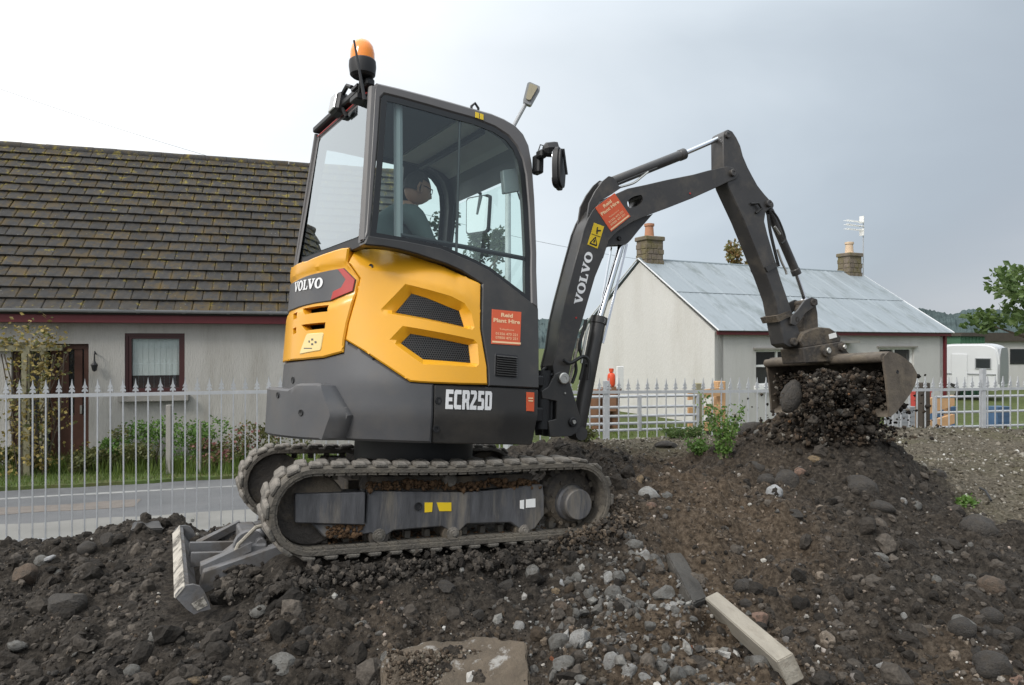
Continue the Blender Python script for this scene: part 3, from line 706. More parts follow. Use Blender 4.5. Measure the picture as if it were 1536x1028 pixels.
# roof: battens deck, then every tile its own piece
SL = math.hypot(DEP + .3, RZ - EZ); ang = math.atan2(RZ - EZ, DEP + .3)
def roofp(s, t, h): return (s, -.3 + t * cos(ang) - h * sin(ang), EZ + .03 + t * sin(ang) + h * cos(ang))
mb = MB(); mb.add([roofp(S0 - .1, 0, 0), roofp(S1 + .1, 0, 0), roofp(S1 + .1, SL, 0), roofp(S0 - .1, SL, 0), (S1 + .1, 2 * DEP + .3, EZ), (S0 - .1, 2 * DEP + .3, EZ), roofp(S0 - .1, 0, -.04), roofp(S1 + .1, 0, -.04)], [(0, 1, 2, 3), (3, 2, 4, 5), (0, 6, 7, 1)])
ROOF = mb.build('roof', M('roof_underlay', (.02, .018, .016), .95), H_, 0)
def tile_material():
    m = M('mossy_concrete_tile', (.034, .0325, .031), .9, var=.4, scale=9, bump=.45, bscale=40)
    t = m.node_tree; L = t.links.new; b = t.nodes['Principled BSDF']
    src = b.inputs['Base Color'].links[0].from_socket
    g = t.nodes.new('ShaderNodeNewGeometry'); oi = t.nodes.new('ShaderNodeObjectInfo')
    def nz_(s, d=6, r=.65):
        n = t.nodes.new('ShaderNodeTexNoise'); n.inputs['Scale'].default_value = s; n.inputs['Detail'].default_value = d; n.inputs['Roughness'].default_value = r; L(g.outputs['Position'], n.inputs['Vector']); return n.outputs['Fac']
    def mrr(f, a, b_, c, d_):
        n = t.nodes.new('ShaderNodeMapRange'); n.inputs[1].default_value = a; n.inputs[2].default_value = b_; n.inputs[3].default_value = c; n.inputs[4].default_value = d_; L(f, n.inputs[0]); return n.outputs[0]
    def mth(op, a, b_):
        n = t.nodes.new('ShaderNodeMath'); n.operation = op; n.use_clamp = True
        for i, q in enumerate((a, b_)):
            if isinstance(q, float): n.inputs[i].default_value = q
            else: L(q, n.inputs[i])
        return n.outputs[0]
    def mixc(f, a, c):
        n = t.nodes.new('ShaderNodeMixRGB'); L(f, n.inputs[0]); L(a, n.inputs[1]); n.inputs[2].default_value = (*c, 1); return n.outputs[0]
    sx = t.nodes.new('ShaderNodeSeparateXYZ'); L(g.outputs['Position'], sx.inputs[0])
    high = mrr(sx.outputs['Z'], 4.3, 6.3, 0, .07)
    jn = t.nodes.new('ShaderNodeAttribute'); jn.attribute_name = 'joint'; jf = jn.outputs['Fac']
    c = src
    rust = mth('MULTIPLY', mrr(nz_(4.2, 8, .75), .47, .57, 0, 1), mrr(nz_(.9), .36, .54, 0.15, 1.))
    rust = mth('ADD', mth('MULTIPLY', rust, .55), mth('MULTIPLY', jf, mrr(nz_(2.6, 5), .42, .6, 0, .75)))
    c = mixc(rust, c, (.085, .055, .014))
    ye = mth('ADD', mth('ADD', nz_(7, 8, .7), high), mth('MULTIPLY', jf, .075)); ye = mrr(ye, .615, .695, 0, 1)
    c = mixc(mth('MULTIPLY', ye, .9), c, (.17, .135, .022))
    wh = mrr(nz_(26, 2, .5), .74, .77, 0, .8); c = mixc(wh, c, (.3, .3, .28))
    v = t.nodes.new('ShaderNodeVectorMath'); v.operation = 'SCALE'; L(c, v.inputs[0]); L(mrr(oi.outputs['Random'], 0, 1, .8, 1.22), v.inputs['Scale']); L(v.outputs[0], b.inputs['Base Color'])
    return m
TM = tile_material(); GA, TW = .288, .285; NR = int(SL / GA) + 1
def tile_geo(mb, s, t, rng, f):
    w_, l_ = TW - .007, GA + .05; z0, z1 = .012 + rng.uniform(0, .004), .058 + rng.uniform(0, .006); sk = rng.uniform(-.003, .003)
    prof = [(0, .002), (.012, .012), (.05, .012), (w_ * .5, .013), (w_ - .05, .012), (w_ - .012, .012), (w_, .002)]
    vs = []; n = len(prof)
    for (tt, zz) in ((0, z1), (l_, z0)):
        for u, h in prof: vs.append(f(s + u + sk, t + tt, zz + h))
    for u, h in prof: vs.append(f(s + u + sk, t, max(z1 - .022, .003)))
    fs = [(i, i + 1, n + i + 1, n + i) for i in range(n - 1)] + [(2 * n + i, 2 * n + i + 1, i + 1, i) for i in range(n - 1)]
    mb.add(vs, fs)
cells = []
for r in range(NR):
    off = (r % 2) * TW * .5; k = 0; s = S0 - .1 + off
    while s < S1: cells.append((r, s)); s += TW
def tpx(r, s):
    p = HMAT @ Vector(roofp(s + TW / 2, r * GA, .04)); return to_px(p)
vis = [c for c in cells if -5 < tpx(*c)[0] < 462]; vis.sort(key=lambda c: (c[0], c[1]))
indiv = set(vis[:300]); rest = MB(); rng = random.Random(3)
for r in range(NR - 0):
    pass
tile_meshes = []
def joint_attr(me):
    a = me.attributes.new('joint', 'FLOAT', 'POINT'); a.data.foreach_set('value', np.tile([1, .75, 0, 0, 0, .75, 1], len(me.vertices) // 7).astype(np.float32))
for k in range(6):
    q = MB(); tile_geo(q, 0, 0, rng, lambda u, t, h: (u, t, h)); o = q.build('tile', TM, None, 0); joint_attr(o.data); tile_meshes.append(o.data); bpy.data.objects.remove(o)
for c in cells:
    r, s = c
    if r * GA > SL - .1: continue
    if c in indiv:
        o = link('tile', rng.choice(tile_meshes), parent=ROOF); o.location = roofp(s + rng.uniform(-.003, .003), r * GA + rng.uniform(-.004, .004), rng.uniform(0, .005)); o.rotation_euler = (ang, 0, rng.uniform(-.005, .005))
    else: tile_geo(rest, s, r * GA + rng.uniform(-.008, .008), rng, roofp)
_u = rest.build('upper_tiles', TM, ROOF, 0); joint_attr(_u.data); tag(_u, kind='stuff')
mb = MB()
k = 0
s = S0 - .1
while s < S1 + .1:
    mb.tube([(s, DEP, RZ - .01), (s + .44, DEP, RZ - .01 + rng.uniform(-.006, .006))], .12, 10); s += .445
mb.build('ridge', TM, H_, 40)
# window
def rect_frame(mb, x0, x1, z0, z1, w_, y0, y1):
    mb.box(((x0 + x1) / 2, (y0 + y1) / 2, z0 + w_ / 2), (x1 - x0, y1 - y0, w_)); mb.box(((x0 + x1) / 2, (y0 + y1) / 2, z1 - w_ / 2), (x1 - x0, y1 - y0, w_))
    for x in (x0 + w_ / 2, x1 - w_ / 2): mb.box((x, (y0 + y1) / 2, (z0 + z1) / 2), (w_, y1 - y0, z1 - z0 - 2 * w_))
WN = MB(); rect_frame(WN, WX0, WX1, WZ0, WZ1, .045, .03, .11); rect_frame(WN, WX0 + .047, WX1 - .047, WZ0 + .047, WZ1 - .047, .05, .05, .1)
WN = WN.build('window', MT['maroon_dark'], H_, 0)
zb = WZ0 + (WZ1 - WZ0) * .30
MB().box(((WX0 + WX1) / 2, .115, (WZ0 + WZ1) / 2), (WX1 - WX0 - .16, .006, WZ1 - WZ0 - .16)).build('pane', MT['pane_glass'], WN, 0)
bl = MB()
for k in range(16):
    x = WX0 + .1 + (WX1 - WX0 - .2) * k / 16; bl.box((x + .03, .13 + .008 * (k % 2), (zb + WZ1 - .08) / 2), (.064, .008, WZ1 - .08 - zb))
bl.build('blind', MT['blind'], WN, 0)
MB().box(((WX0 + WX1) / 2, .35, (WZ0 + WZ1) / 2), (WX1 - WX0 + .3, .02, 1.3)).build('curtain', MT['curtain'], WN, 0)
MB().box(((WX0 + WX1) / 2, -.06, WZ0 - .07), (WX1 - WX0 + .16, .2, .11), bev=.01).build('window_sill', MT['stonesill'], H_, 0)
# door
DR = MB(); rect_frame(DR, dl[0], dl[1], .05, DZ, .09, .08, .16)
sxm = dl[0] + (dl[1] - dl[0]) * .52; DR.box((sxm, .12, DZ / 2), (.09, .07, DZ - .1)); DR = DR.build('door', MT['brownwood'], H_, 0)
MB().box(((dl[0] + sxm) / 2, .13, DZ / 2 + .1), (sxm - dl[0] - .13, .02, DZ - .3)).build('glazing', MT['window_dark'], DR, 0)
q = MB(); x0, x1 = sxm + .05, dl[1] - .1; q.box(((x0 + x1) / 2, .12, .5), (x1 - x0, .045, .8)); q.box((x0 + .1, .12, 1.5), (.14, .045, 1.2)); q.box((x1 - .08, .12, 1.5), (.12, .045, 1.2)); q.build('door_leaf', MT['brownwood'], DR, 0)
MB().box(((x0 + x1) / 2, .14, 1.45), (x1 - x0, .01, 1.15)).build('glazing', MT['window_dark'], DR, 0)
MB().box((x1 - .03, .07, 1.0), (.03, .04, .14)).build('handle', MT['zinc'], DR, 0)
# wall lantern
lp = hw(144, 545)
wlm = empty('wall_lantern', HMAT @ Vector((lp[0], -.1, lp[1])), RAD(17), 'small dark lantern fixed to the grey wall between door and window', 'lamp')
MB().lathe((0, 0, -.14), (0, 0, 1), [(0, .01), (.02, .035), (.10, .05), (.11, .06), (.16, .02), (.2, .012), (.3, .01)], 8).build('body', MT['black'], wlm)
MB().tube([(0, .1, .16), (0, .02, .2), (0, 0, .14)], .012, 6).build('bracket', MT['black'], wlm)

# garden plants by the cottage
def gpos():
    p = at(random.uniform(-60, 470), 514, random.uniform(11.3, 12.4)); return (p.x, p.y, .0)
V, T = blades(3800, gpos, .34, .009, .35)
tag(link('garden_weeds', npmesh('garden_weeds', V, T, False, [LF['grass']])), kind='stuff')
def gp(px, Y): p = at(px, 514, Y); return (p.x, p.y, .02)
bush('garden_shrub', gp(232, 11.9), (.75, .4, .46), 'bright', 1900, .06, 'bright green shrub under the cottage window', seed=1)
bush('garden_shrub', gp(305, 12.2), (.6, .4, .42), 'bright', 1200, .06, 'mid green shrub just right of the cottage window', seed=2)
bush('garden_shrub', gp(180, 11.7), (.5, .35, .36), 'olive', 1300, .06, 'olive green shrub between the door and the window', seed=3)
bush('garden_shrub', gp(318, 11.9), (.45, .3, .22), 'olive', 900, .07, 'low shrub with pink flowers in the cottage garden', seed=4, extra=('pink', 500, .06))
bush('garden_shrub', gp(385, 12.2), (.55, .35, .50), 'olive', 1300, .055, 'loose olive shrub with pink blooms beside the excavator track', seed=5, extra=('pink', 160, .06))
bush('garden_shrub', gp(440, 12.3), (.5, .4, .46), 'olive', 1200, .06, 'green shrub seen just past the rear of the excavator', seed=6)
bush('garden_shrub', gp(135, 11.5), (.35, .3, .24), 'olive', 800, .07, 'low yellow-green plant at the foot of the cottage door', seed=8)
bush('garden_shrub', gp(20, 11.5), (.5, .3, .25), 'olive', 900, .07, 'dull green plant at the foot of the garden arch', seed=9)
def gpole(px, Y, h, name, label, mat, wd=.07):
    p = at(px, 514, Y); o = MB().box((0, 0, h / 2), (wd, wd, h), bev=.006).build(name, mat, None, 0); o.location = (p.x, p.y, 0); return tag(o, label, 'post')
gpole(254, 11.4, 1.15, 'garden_post', 'weathered grey post standing in the shrubs below the window', MT['stonesill'], .08)
gpole(300, 11.4, .9, 'garden_post', 'thin grey stake among the shrubs right of the window', MT['stonesill'], .035)
# rose arch at the left edge
AR = empty('garden_arch', gp(40, 11.2), RAD(17), 'rustic timber garden arch with yellowing climber in front of the cottage door', 'garden arch')
q = MB(); q.box((.0, 0, 1.0), (.11, .11, 2.05)); q.build('post', MT['woodgreen'], AR, 0)
q = MB(); q.box((0, .8, 1.0), (.1, .1, 2.05)); q.build('post', MT['woodgreen'], AR, 0)
q = MB(); q.box((-.35, 0, 2.04), (1.25, .08, .09)); q.build('crossbeam', MT['woodgreen'], AR, 0)
q = MB(); q.box((-.35, .8, 2.04), (1.25, .08, .09)); q.build('crossbeam', MT['woodgreen'], AR, 0)
for x in (-.5, -.1, .1):
    MB().box((x, .4, 2.11), (.06, 1.0, .05)).build('rafter', MT['woodgreen'], AR, 0)
cen = [(random.gauss(.12, .17), random.gauss(0, .14), random.uniform(.1, 2.0)) for _ in range(90)] + [(random.uniform(-.8, .4), random.gauss(0, .12), 2.1 + abs(random.gauss(0, .14))) for _ in range(26)]
V, T = leaves(cen, 1150, .075, jit=(.10, .10, .10)); tag(link('climber', npmesh('climber', V, T, False, [LF['yellow']]), parent=AR), kind='stuff')
V, T = leaves(cen, 480, .07, jit=(.12, .12, .12)); tag(link('climber', npmesh('climber', V, T, False, [LF['olive']]), parent=AR), kind='stuff')
q = MB()
for k in range(16):
    a = random.uniform(-.1, .3); q.tube([(a, random.uniform(-.1, .1), 0), (a + random.gauss(0, .12), random.uniform(-.1, .1), .9), (a + random.gauss(0, .2), random.uniform(-.1, .1), 1.95)], .009, 5)
q.build('vine_stem', MT['bark'], AR, 0)

# ------------------------------------------------------------------ the pale cottage on the right
KX, KY = at(1072, 514, 18.7)[:2]
K_ = empty('pale_cottage', (KX, KY, -.03), RAD(26.5), 'white cottage with pale blue metal roof and two chimneys', 'house')
KM = Matrix.Translation((KX, KY, -.03)) @ Matrix.Rotation(RAD(26.5), 4, 'Z'); KI = KM.inverted()
KL, KW, KE, KR = 9.76, 6.5, 2.46, 4.68
def kw(px, py):
    d = KI.to_3x3() @ Vector(((px - 768) / F, 1, -(py - 514) / F)); o = KI @ Vector((0, 0, CAMZ)); t = -o.y / d.y; p = o + d * t; return p.x, p.z
w1 = (kw(1134, 525)[0], kw(1199, 525)[0], 1.0, kw(1160, 525)[1]); w2 = (kw(1319, 520)[0], kw(1371, 520)[0], 1.0, kw(1345, 522)[1])
dx = (kw(1222, 509)[0], kw(1270, 509)[0])
mb = MB(); panel(mb, [(0, 0), (KL, 0), (KL, KE), (0, KE)], lambda u, v, d: (u, -d, v), 0, .3, .001, 99,
    holes=[[(a, c), (b, c), (b, d), (a, d)] for a, b, c, d in (w1, w2)] + [[(dx[0], .05), (dx[1], .05), (dx[1], 2.12), (dx[0], 2.12)]])
mb.build('wall', MT['front'], K_, 0)
mb = MB(); mb.prism([(0.0, 0), (KW, 0), (KW, KE), (KW / 2, KR - .06), (0., KE)], lambda u, v, d: (d, u, v), -.003, .3); mb.build('wall', MT['gable'], K_, 0)
mb = MB(); mb.prism([(0.0, 0), (KW, 0), (KW, KE), (KW / 2, KR - .06), (0., KE)], lambda u, v, d: (d, u, v), KL - .3, KL + .003); mb.box((KL / 2, KW - .15, KE / 2), (KL - .6, .3, KE)); mb.build('wall', MT['gable'], K_, 0)
MB().box((KL / 2, -.14, KE - .01), (KL + .1, .025, .13)).build('fascia', MT['maroon'], K_, 0)
MB().box((KL - .12, -.05, 1.2), (.09, .07, 2.45)).build('downpipe', MT['maroon'], K_, 0)
ka = math.atan2(KR - KE, KW / 2 + .2); ksl = math.hypot(KR - KE, KW / 2 + .2)
def kroof(s, t, h, side=1):
    y = -.2 + t * cos(ka) - h * sin(ka); y = y if side > 0 else KW - y
    return (s, y, KE + .02 + t * sin(ka) + h * cos(ka))
KRF = MB()
KRF.add([kroof(-.04, 0, 0), kroof(KL + .04, 0, 0), kroof(KL + .04, ksl, 0), kroof(-.04, ksl, 0), kroof(-.04, 0, 0, -1), kroof(KL + .04, 0, 0, -1)], [(0, 1, 2, 3), (3, 2, 5, 4)])
KRF = KRF.build('roof', MT['roofseam'], K_, 0)
nsh = 11; sw = (KL + .12) / nsh
for tier in (0, 1):
    t0, t1 = (0, ksl * .52) if tier == 0 else (ksl * .5, ksl - .04)
    for k in range(nsh):
        q = MB(); s0 = -.06 + k * sw; hb = .012 + (.012 if tier else 0) + random.uniform(0, .003); nc = 12; vs = []
        for tt, dz in ((t0, 0), (t1, 0)):
            for i in range(nc + 1): vs.append(kroof(s0 + (sw - .004) * i / nc, tt, hb + .004 + .004 * math.cos(i * 2 * pi / 3) + (.012 if i == nc else 0)))
        n = nc + 1; q.add(vs, [(i, i + 1, n + i + 1, n + i) for i in range(nc)])
        q.add([kroof(s0, t0, hb + .008), kroof(s0 + sw - .004, t0, hb + .008), kroof(s0 + sw - .004, t0, 0.002), kroof(s0, t0, 0.002)], [(0, 1, 2, 3)])
        q.build('roof_sheet', MT['roofmetal'], KRF, 20, recalc=True)
q = MB(); q.tube([(-.05, KW / 2, KR + .03), (KL + .05, KW / 2, KR + .03)], .05, 8); q.build('ridge_cap', MT['roofseam'], KRF)
for s in (-.07, KL + .07):
    for sd in (1, -1): MB().tube([kroof(s, -.02, .03, sd), kroof(s, ksl, .03, sd)], .022, 6).build('verge_trim', MT['caravan'], KRF)
def chimney(x, potm, label_pots):
    c = MB(); rr = random.Random(int(x * 10)); 
    c.box((x, KW / 2, KR + .1), (.62, .5, 1.0)); 
    c = c.build('chimney', MT['chim'], K_, 0)
    for row in range(5):
        for sx in range(3):
            for fy in (-1, 1):
                MB().box((x - .205 + sx * .205 + (.04 if row % 2 else -.03), KW / 2 + fy * .252, KR - .24 + row * .165), (.18, .035, .145), bev=.008).build('stone', MT['chim'], c, 0)
        for sy in range(2):
            for fx in (-1, 1): MB().box((x + fx * .312, KW / 2 - .12 + sy * .24, KR - .24 + row * .165), (.035, .21, .145), bev=.008).build('stone', MT['chim'], c, 0)
    MB().box((x, KW / 2, KR + .66), (.72, .60, .13), bev=.02).build('coping', MT['chim'], c, 0)
    MB().lathe((x - .02, KW / 2, KR + .70), (0, 0, 1), [(0, .17), (.05, .17), (.06, .145), (.34, .125), (.36, .155), (.43, .155), (.44, .11), (.3, .1)], 16).build('chimney_pot', potm, c)
chimney(.38, MT['pot'], 1); chimney(KL - .42, MT['potpale'], 1)
def kwindow(a, b, c, d, mull):
    W = MB(); rect_frame(W, a, b, c, d, .055, .08, .15)
    for m_ in mull: W.box((a + (b - a) * m_, .115, (c + d) / 2), (.06, .07, d - c - .1))
    W.box(((a + b) / 2, .115, c + (d - c) * .55), (b - a - .1, .07, .06)); W = W.build('window', MT['whitepaint'], K_, 0)
    xs = [a] + [a + (b - a) * m_ for m_ in mull] + [b]
    for i in range(len(xs) - 1):
        for z0, z1 in ((c, c + (d - c) * .55), (c + (d - c) * .55, d)):
            MB().box(((xs[i] + xs[i + 1]) / 2, .13, (z0 + z1) / 2), (xs[i + 1] - xs[i] - .06, .008, z1 - z0 - .06)).build('pane', MT['window_dark'], W, 0)
    MB().box(((a + b) / 2, -.04, c - .05), (b - a + .15, .16, .09)).build('window_sill', MT['whitepaint'], K_, 0)
    MB().box(((a + b) / 2, -.035, d + .035), (b - a + .2, .07, .05)).build('window_lintel', MT['stonesill'], K_, 0)
kwindow(*w1, (.52,)); kwindow(*w2, (.48,))
D2 = MB(); rect_frame(D2, dx[0], dx[1], .05, 2.12, .08, .06, .14); D2.box(((dx[0] + dx[1]) / 2, .12, 1.05), (dx[1] - dx[0] - .16, .05, 1.98)); D2 = D2.build('door', MT['whitepaint'], K_, 0)
MB().box((dx[1] - .2, .07, 1.05), (.03, .05, .14)).build('handle', MT['zinc'], D2, 0)
MB().box(((dx[0] + dx[1]) / 2, -.16, 2.2), (dx[1] - dx[0] + .3, .36, .07)).build('door_canopy', MT['stonesill'], K_, 0)
# television aerial on the far chimney
tp = KM @ Vector((KL + .05, KW / 2 - .2, KR))
TA = empty('television_aerial', tp, RAD(26.5), 'white television aerial on a thin mast strapped to the right-hand chimney', 'aerial')
MB().tube([(0, 0, -.3), (0, 0, 2.0)], .02, 6).build('mast', MT['galv'], TA)
q = MB(); q.tube([(.05, 0, 1.7), (-1.0, -.1, 1.72)], .016, 6)
for k in range(9):
    x = -.12 - k * .1
    for dz in (-.15, 0, .15): q.tube([(x, -.12, 1.71 + dz), (x, .1, 1.71 + dz)], .009, 4)
q.tube([(-.2, -.05, 1.55), (-1.0, -.1, 1.56)], .008, 4); q.tube([(-.2, -.05, 1.86), (-1.0, -.1, 1.87)], .008, 4)
q.build('element', MT['whitepaint'], TA)
q = MB(); q.box((-.08, 0, 1.95), (.03, .18, .26)); q.box((-.08, 0, 1.50), (.03, .18, .26)); q.build('reflector', MT['whitepaint'], TA, 0)
MB().tube([(0, 0, .35), (-.18, .05, .35)], .012, 5).tube([(0, 0, .02), (-.18, .05, .02)], .012, 5).build('bracket', MT['black'], TA)

# ------------------------------------------------------------------ railing fence
def fpt(px):
    """ground-plane point of the fence line seen at this pixel column"""
    k = (px - 768) / F; t = (FA[0] - k * FA[1]) / (k * FD[1] - FD[0]); return t
FR = empty('railing_fence', (FA[0], FA[1], 0), math.atan2(FD[1], FD[0]), 'galvanised railing fence with spear-tipped bars running behind the excavator', 'fence')
TL, TR_ = fpt(-330), fpt(1760)
def railz(t):
    return float(np.interp(t, [fpt(0), fpt(420), fpt(900), fpt(1400)], [1.642, 1.657, 1.600, 1.570]))
spear = [(0, .145), (-.008, .085), (-.021, .060), (-.023, .050), (-.009, .056), (-.009, .048), (-.027, .026), (-.025, .012), (-.009, .02), (-.007, 0), (.007, 0), (.009, .02), (.025, .012), (.027, .026), (.009, .048), (.009, .056), (.023, .050), (.021, .060), (.008, .085)]
q = MB(); q.box((0, 0, -.8), (.0118, .0118, 1.6)); q.prism(spear, lambda u, v, d: (u, d, v), -.006, .006)
_o = q.build('bar', MT['galv'], None, 0); BARM = _o.data; bpy.data.objects.remove(_o)
t = TL; k = 0
while t < TR_:
    z = railz(t)
    link('bar', BARM, parent=FR, loc=(t, 0, z + random.uniform(-.004, .004)), rot=(0, random.uniform(-.006, .006), random.uniform(-.15, .15)))
    t += .116; k += 1
def rail(dz, a, b, h=.034):
    q = MB(); S = np.linspace(a, b, 24)
    for i in range(23):
        z0, z1 = railz(S[i]) + dz, railz(S[i + 1]) + dz
        q.add([(S[i], y, z0 + zz) for y in (-.006, .006) for zz in (0, h)] + [(S[i + 1], y, z1 + zz) for y in (-.006, .006) for zz in (0, h)], [(0, 1, 5, 4), (2, 6, 7, 3), (1, 3, 7, 5), (0, 4, 6, 2)])
    q.build('rail', MT['galv'], FR, 0)
rail(-.035, TL, TR_); rail(-1.45, TL, fpt(500))
for px, up in ((910, .06), (1477, .16), (-30, .05), (640, .05)):
    a = fpt(px); MB().box((a, .03, .8 + up / 2), (.055, .055, 1.7 + up)).build('fence_post', MT['galv'], FR, 0)
# field gates standing behind the railing
def gate(px0, px1, Yoff, zs, ztop, name, label, braces=()):
    a = fpt(px0); b = fpt(px1); g = empty(name, (FA[0] + FD[0] * a + FN[0] * Yoff, FA[1] + FD[1] * a + FN[1] * Yoff, 0), math.atan2(FD[1], FD[0]), label, 'gate')
    L_ = b - a
    for z in zs: MB().tube([(0, 0, z), (L_, 0, z)], .017, 8).build('bar', MT['galv'], g)
    for x in [0, L_] + [L_ * k for k in braces]: MB().box((x, -.005, (zs[0] + zs[-1]) / 2), (.032, .03, zs[-1] - zs[0] + .03)).build('brace', MT['galv'], g, 0)
    return g
gate(868, 1075, .5, (1.08, 1.16, 1.25, 1.36, 1.49), 1.6, 'field_gate', 'galvanised five-bar field gate behind the railing in front of the white gable', (.28, .55))
gate(1453, 1640, .55, (1.0, 1.2, 1.41), 1.5, 'field_gate', 'galvanised three-bar gate at the right end of the railing', (.4,))
def post(px, Yo, h0, h1, wd, mat, name, label):
    a = fpt(px); p = FA + FD * a + FN * Yo
    o = MB().box((0, 0, (h0 + h1) / 2), (wd, wd, h1 - h0), bev=.008).build(name, MT[mat], None, 0); o.location = (p[0], p[1], 0); o.rotation_euler[2] = .2; return tag(o, label, 'post')
post(1079, .55, 0, 1.64, .105, 'woodgreen', 'timber_post', 'greenish treated timber post at the end of the field gate')
post(1146, 1.1, 0, 1.63, .12, 'wood', 'timber_post', 'orange-brown timber post with rails left of the digger bucket')
post(1447, .7, 0, 1.6, .13, 'wooddark', 'timber_post', 'dark timber post beside the stacked orange boards')
# pale timber rails between the two posts
a = fpt(1088); b = fpt(1140); p = FA + FD * a + FN * 1.0
g = empty('timber_rail_fence', (p[0], p[1], 0), math.atan2(FD[1], FD[0]), 'short run of new pale timber rails between two posts behind the railing', 'fence')
for z, dz in ((1.44, -.05), (1.20, -.02), (.98, 0)):
    q = MB(); L_ = b - a; q.prism([(0, z + dz), (L_, z), (L_, z + .11), (0, z + .11 + dz)], lambda u, v, d: (u, d, v), -.02, .02); q.build('plank', MT['wood'], g, 0)
# boards stacked on the slant by the right-hand railing
p = at(1380, 514, 10.6)
g = empty('stacked_boards', (p.x, p.y, 0), RAD(14), 'two broad orange-brown boards propped on a slant behind the railing', 'timber')
for pl_ in ([(0, 1.05), (.6, 1.20), (.6, 1.355), (0, 1.305)], [(0, .80), (.6, .93), (.6, 1.07), (0, .94)], [(0, .5), (.6, .63), (.6, .77), (0, .64)]):
    q = MB(); q.prism(pl_, lambda u, v, d: (u, d, v), -.03, .03); q.build('board', MT['wood'], g, 0)
for x in (.04, .56): MB().box((x, .07, .6), (.06, .06, 1.2)).build('batten', MT['wood'], g, 0)
# clutter in the caravan yard
def crate(px, py0, py1, wpx, Y, mat, name, label, cat):
    p = at(px, py1, Y); h = (py1 - py0) / F * Y; wd = wpx / F * Y
    g = empty(name, (p.x, p.y, p.z), RAD(20), label, cat)
    q = MB(); q.prism([(-wd / 2, 0), (wd / 2, 0), (wd / 2 * 1.08, h), (-wd / 2 * 1.08, h)], lambda u, v, d: (u, d, v), -wd * .35, wd * .35); q.build('body', MT[mat], g, 0)
    q = MB(); rect_frame(q, -wd * .57, wd * .57, h - .03, h + .03, .028, -wd * .38, wd * .38); q.build('rim', MT[mat], g, 0)
    for z in (.3, .6): MB().box((0, -wd * .352, h * z), (wd * .95, .012, .02)).build('rib', MT[mat], g, 0)
    return g
crate(1497, 612, 640, 26, 14, 'bluething', 'plastic_crate', 'blue plastic crate standing behind the right-hand gate', 'crate')
crate(1381, 587, 612, 22, 15, 'redthing', 'plastic_crate', 'red plastic tub showing above the slanted orange boards', 'tub')
crate(1405, 612, 640, 40, 14.2, 'bluething', 'plastic_crate', 'pale blue crate glimpsed between the slanted boards', 'crate')
crate(1350, 612, 640, 34, 14, 'caravan_grey', 'plastic_crate', 'grey box behind the railing right of the bucket', 'box')
# planters and gas bottle by the gable
for i, px in enumerate((893, 907, 921)):
    p = at(px, 622, 17.4 + i * .15); h = .68 + (0, .04, .02)[i]
    g = empty('tall_planter', (p.x, p.y, -.03), 0, ('leftmost', 'middle', 'rightmost')[i] + ' of three tall brown planters by the white gable', 'planter', 'brown planters by the gable')
    MB().lathe((0, 0, 0), (0, 0, 1), [(0, .115), (.05, .12), (h + .25, .15), (h + .27, .15)], 14).build('pot', MT['planter'], g)
    MB().lathe((0, 0, h + .25), (0, 0, 1), [(0, .155), (.02, .185), (.09, .19), (.1, .17), (.05, .13)], 14).build('rim', MT['planter'], g)
p = at(917, 580, 17.4)
wb = MB().box((0, 0, .0), (.2, .06, .62), bev=.01).build('meter_box', MT['whitepaint'], None, 0); wb.location = at(930, 568, 18.05); wb.rotation_euler[2] = RAD(26); tag(wb, 'slim white box on the gable beside the orange gas bottle', 'meter box')
g = empty('gas_bottle', (p.x, p.y, at(917, 580, 17.4).z), 0, 'bright orange gas bottle standing high against the white gable', 'gas bottle')
MB().lathe((0, 0, 0), (0, 0, 1), [(0, .07), (.02, .085), (.05, .098), (.26, .098), (.31, .08), (.335, .045)], 16).build('cylinder', MT['gas'], g)
MB().lathe((0, 0, .33), (0, 0, 1), [(0, .035), (.03, .035), (.03, .055), (.11, .058), (.11, .045), (.05, .03)], 12).build('collar', MT['gas'], g)
MB().box((0, 0, -.3), (.22, .16, .595)).build('stand', MT['planter'], g, 0)
# caravan
cvp = at(1499, 514, 26)
CV = empty('caravan', (cvp.x - 1.2 * cos(RAD(-42)), cvp.y - 1.2 * sin(RAD(-42)), -.03), RAD(-42), 'white touring caravan with grey end panel parked at the far right', 'caravan')
def cvprof(zt, zb, ln):
    return [(0, zb), (ln, zb), (ln + .02, 1.2), (ln - .02, zt - .35), (ln - .3, zt - .03), (.35, zt), (0.04, zt - .35), (-.02, 1.25)]
q = MB(); q.prism(rounded([(-1.7, .4), (-1.78, 1.1), (-1.66, 1.62), (-1.2, 1.98), (-.3, 2.13), (.75, 2.14), (1.12, 2.02), (1.2, 1.6), (1.2, .4)], .16), lambda u, v, d: (u, d, v), 0, 2.2); q.build('body', MT['caravan'], CV, 40, bev=.07, seg=3)
q = MB(); q.prism(rounded([(.06, .6), (2.14, .6), (2.16, 1.15), (2.1, 1.72), (1.85, 1.98), (.4, 1.98), (.1, 1.72), (0.05, 1.15)], .1), lambda u, v, d: (d, u, v), 1.16, 1.215); q.build('end_panel', MT['caravan_grey'], CV, 40)
for x0, x1 in ((-1.6, -.55), (.45, .95)):
    w_ = MB(); rect_frame(w_, x0, x1, 1.2, 1.6, .03, -.035, .0); w_ = w_.build('window', MT['caravan_grey'], CV, 0)
    MB().box(((x0 + x1) / 2, -.02, 1.4), (x1 - x0 - .05, .02, .36)).build('pane', MT['window_dark'], w_, 0)
MB().box((-.05, -.025, 1.1), (.5, .03, 1.3), bev=.01).build('door', MT['caravan'], CV, 0)
MB().box((-.3, -.02, 1.0), (2.8, .02, .04)).build('trim_strip', MT['caravan_grey'], CV, 0)
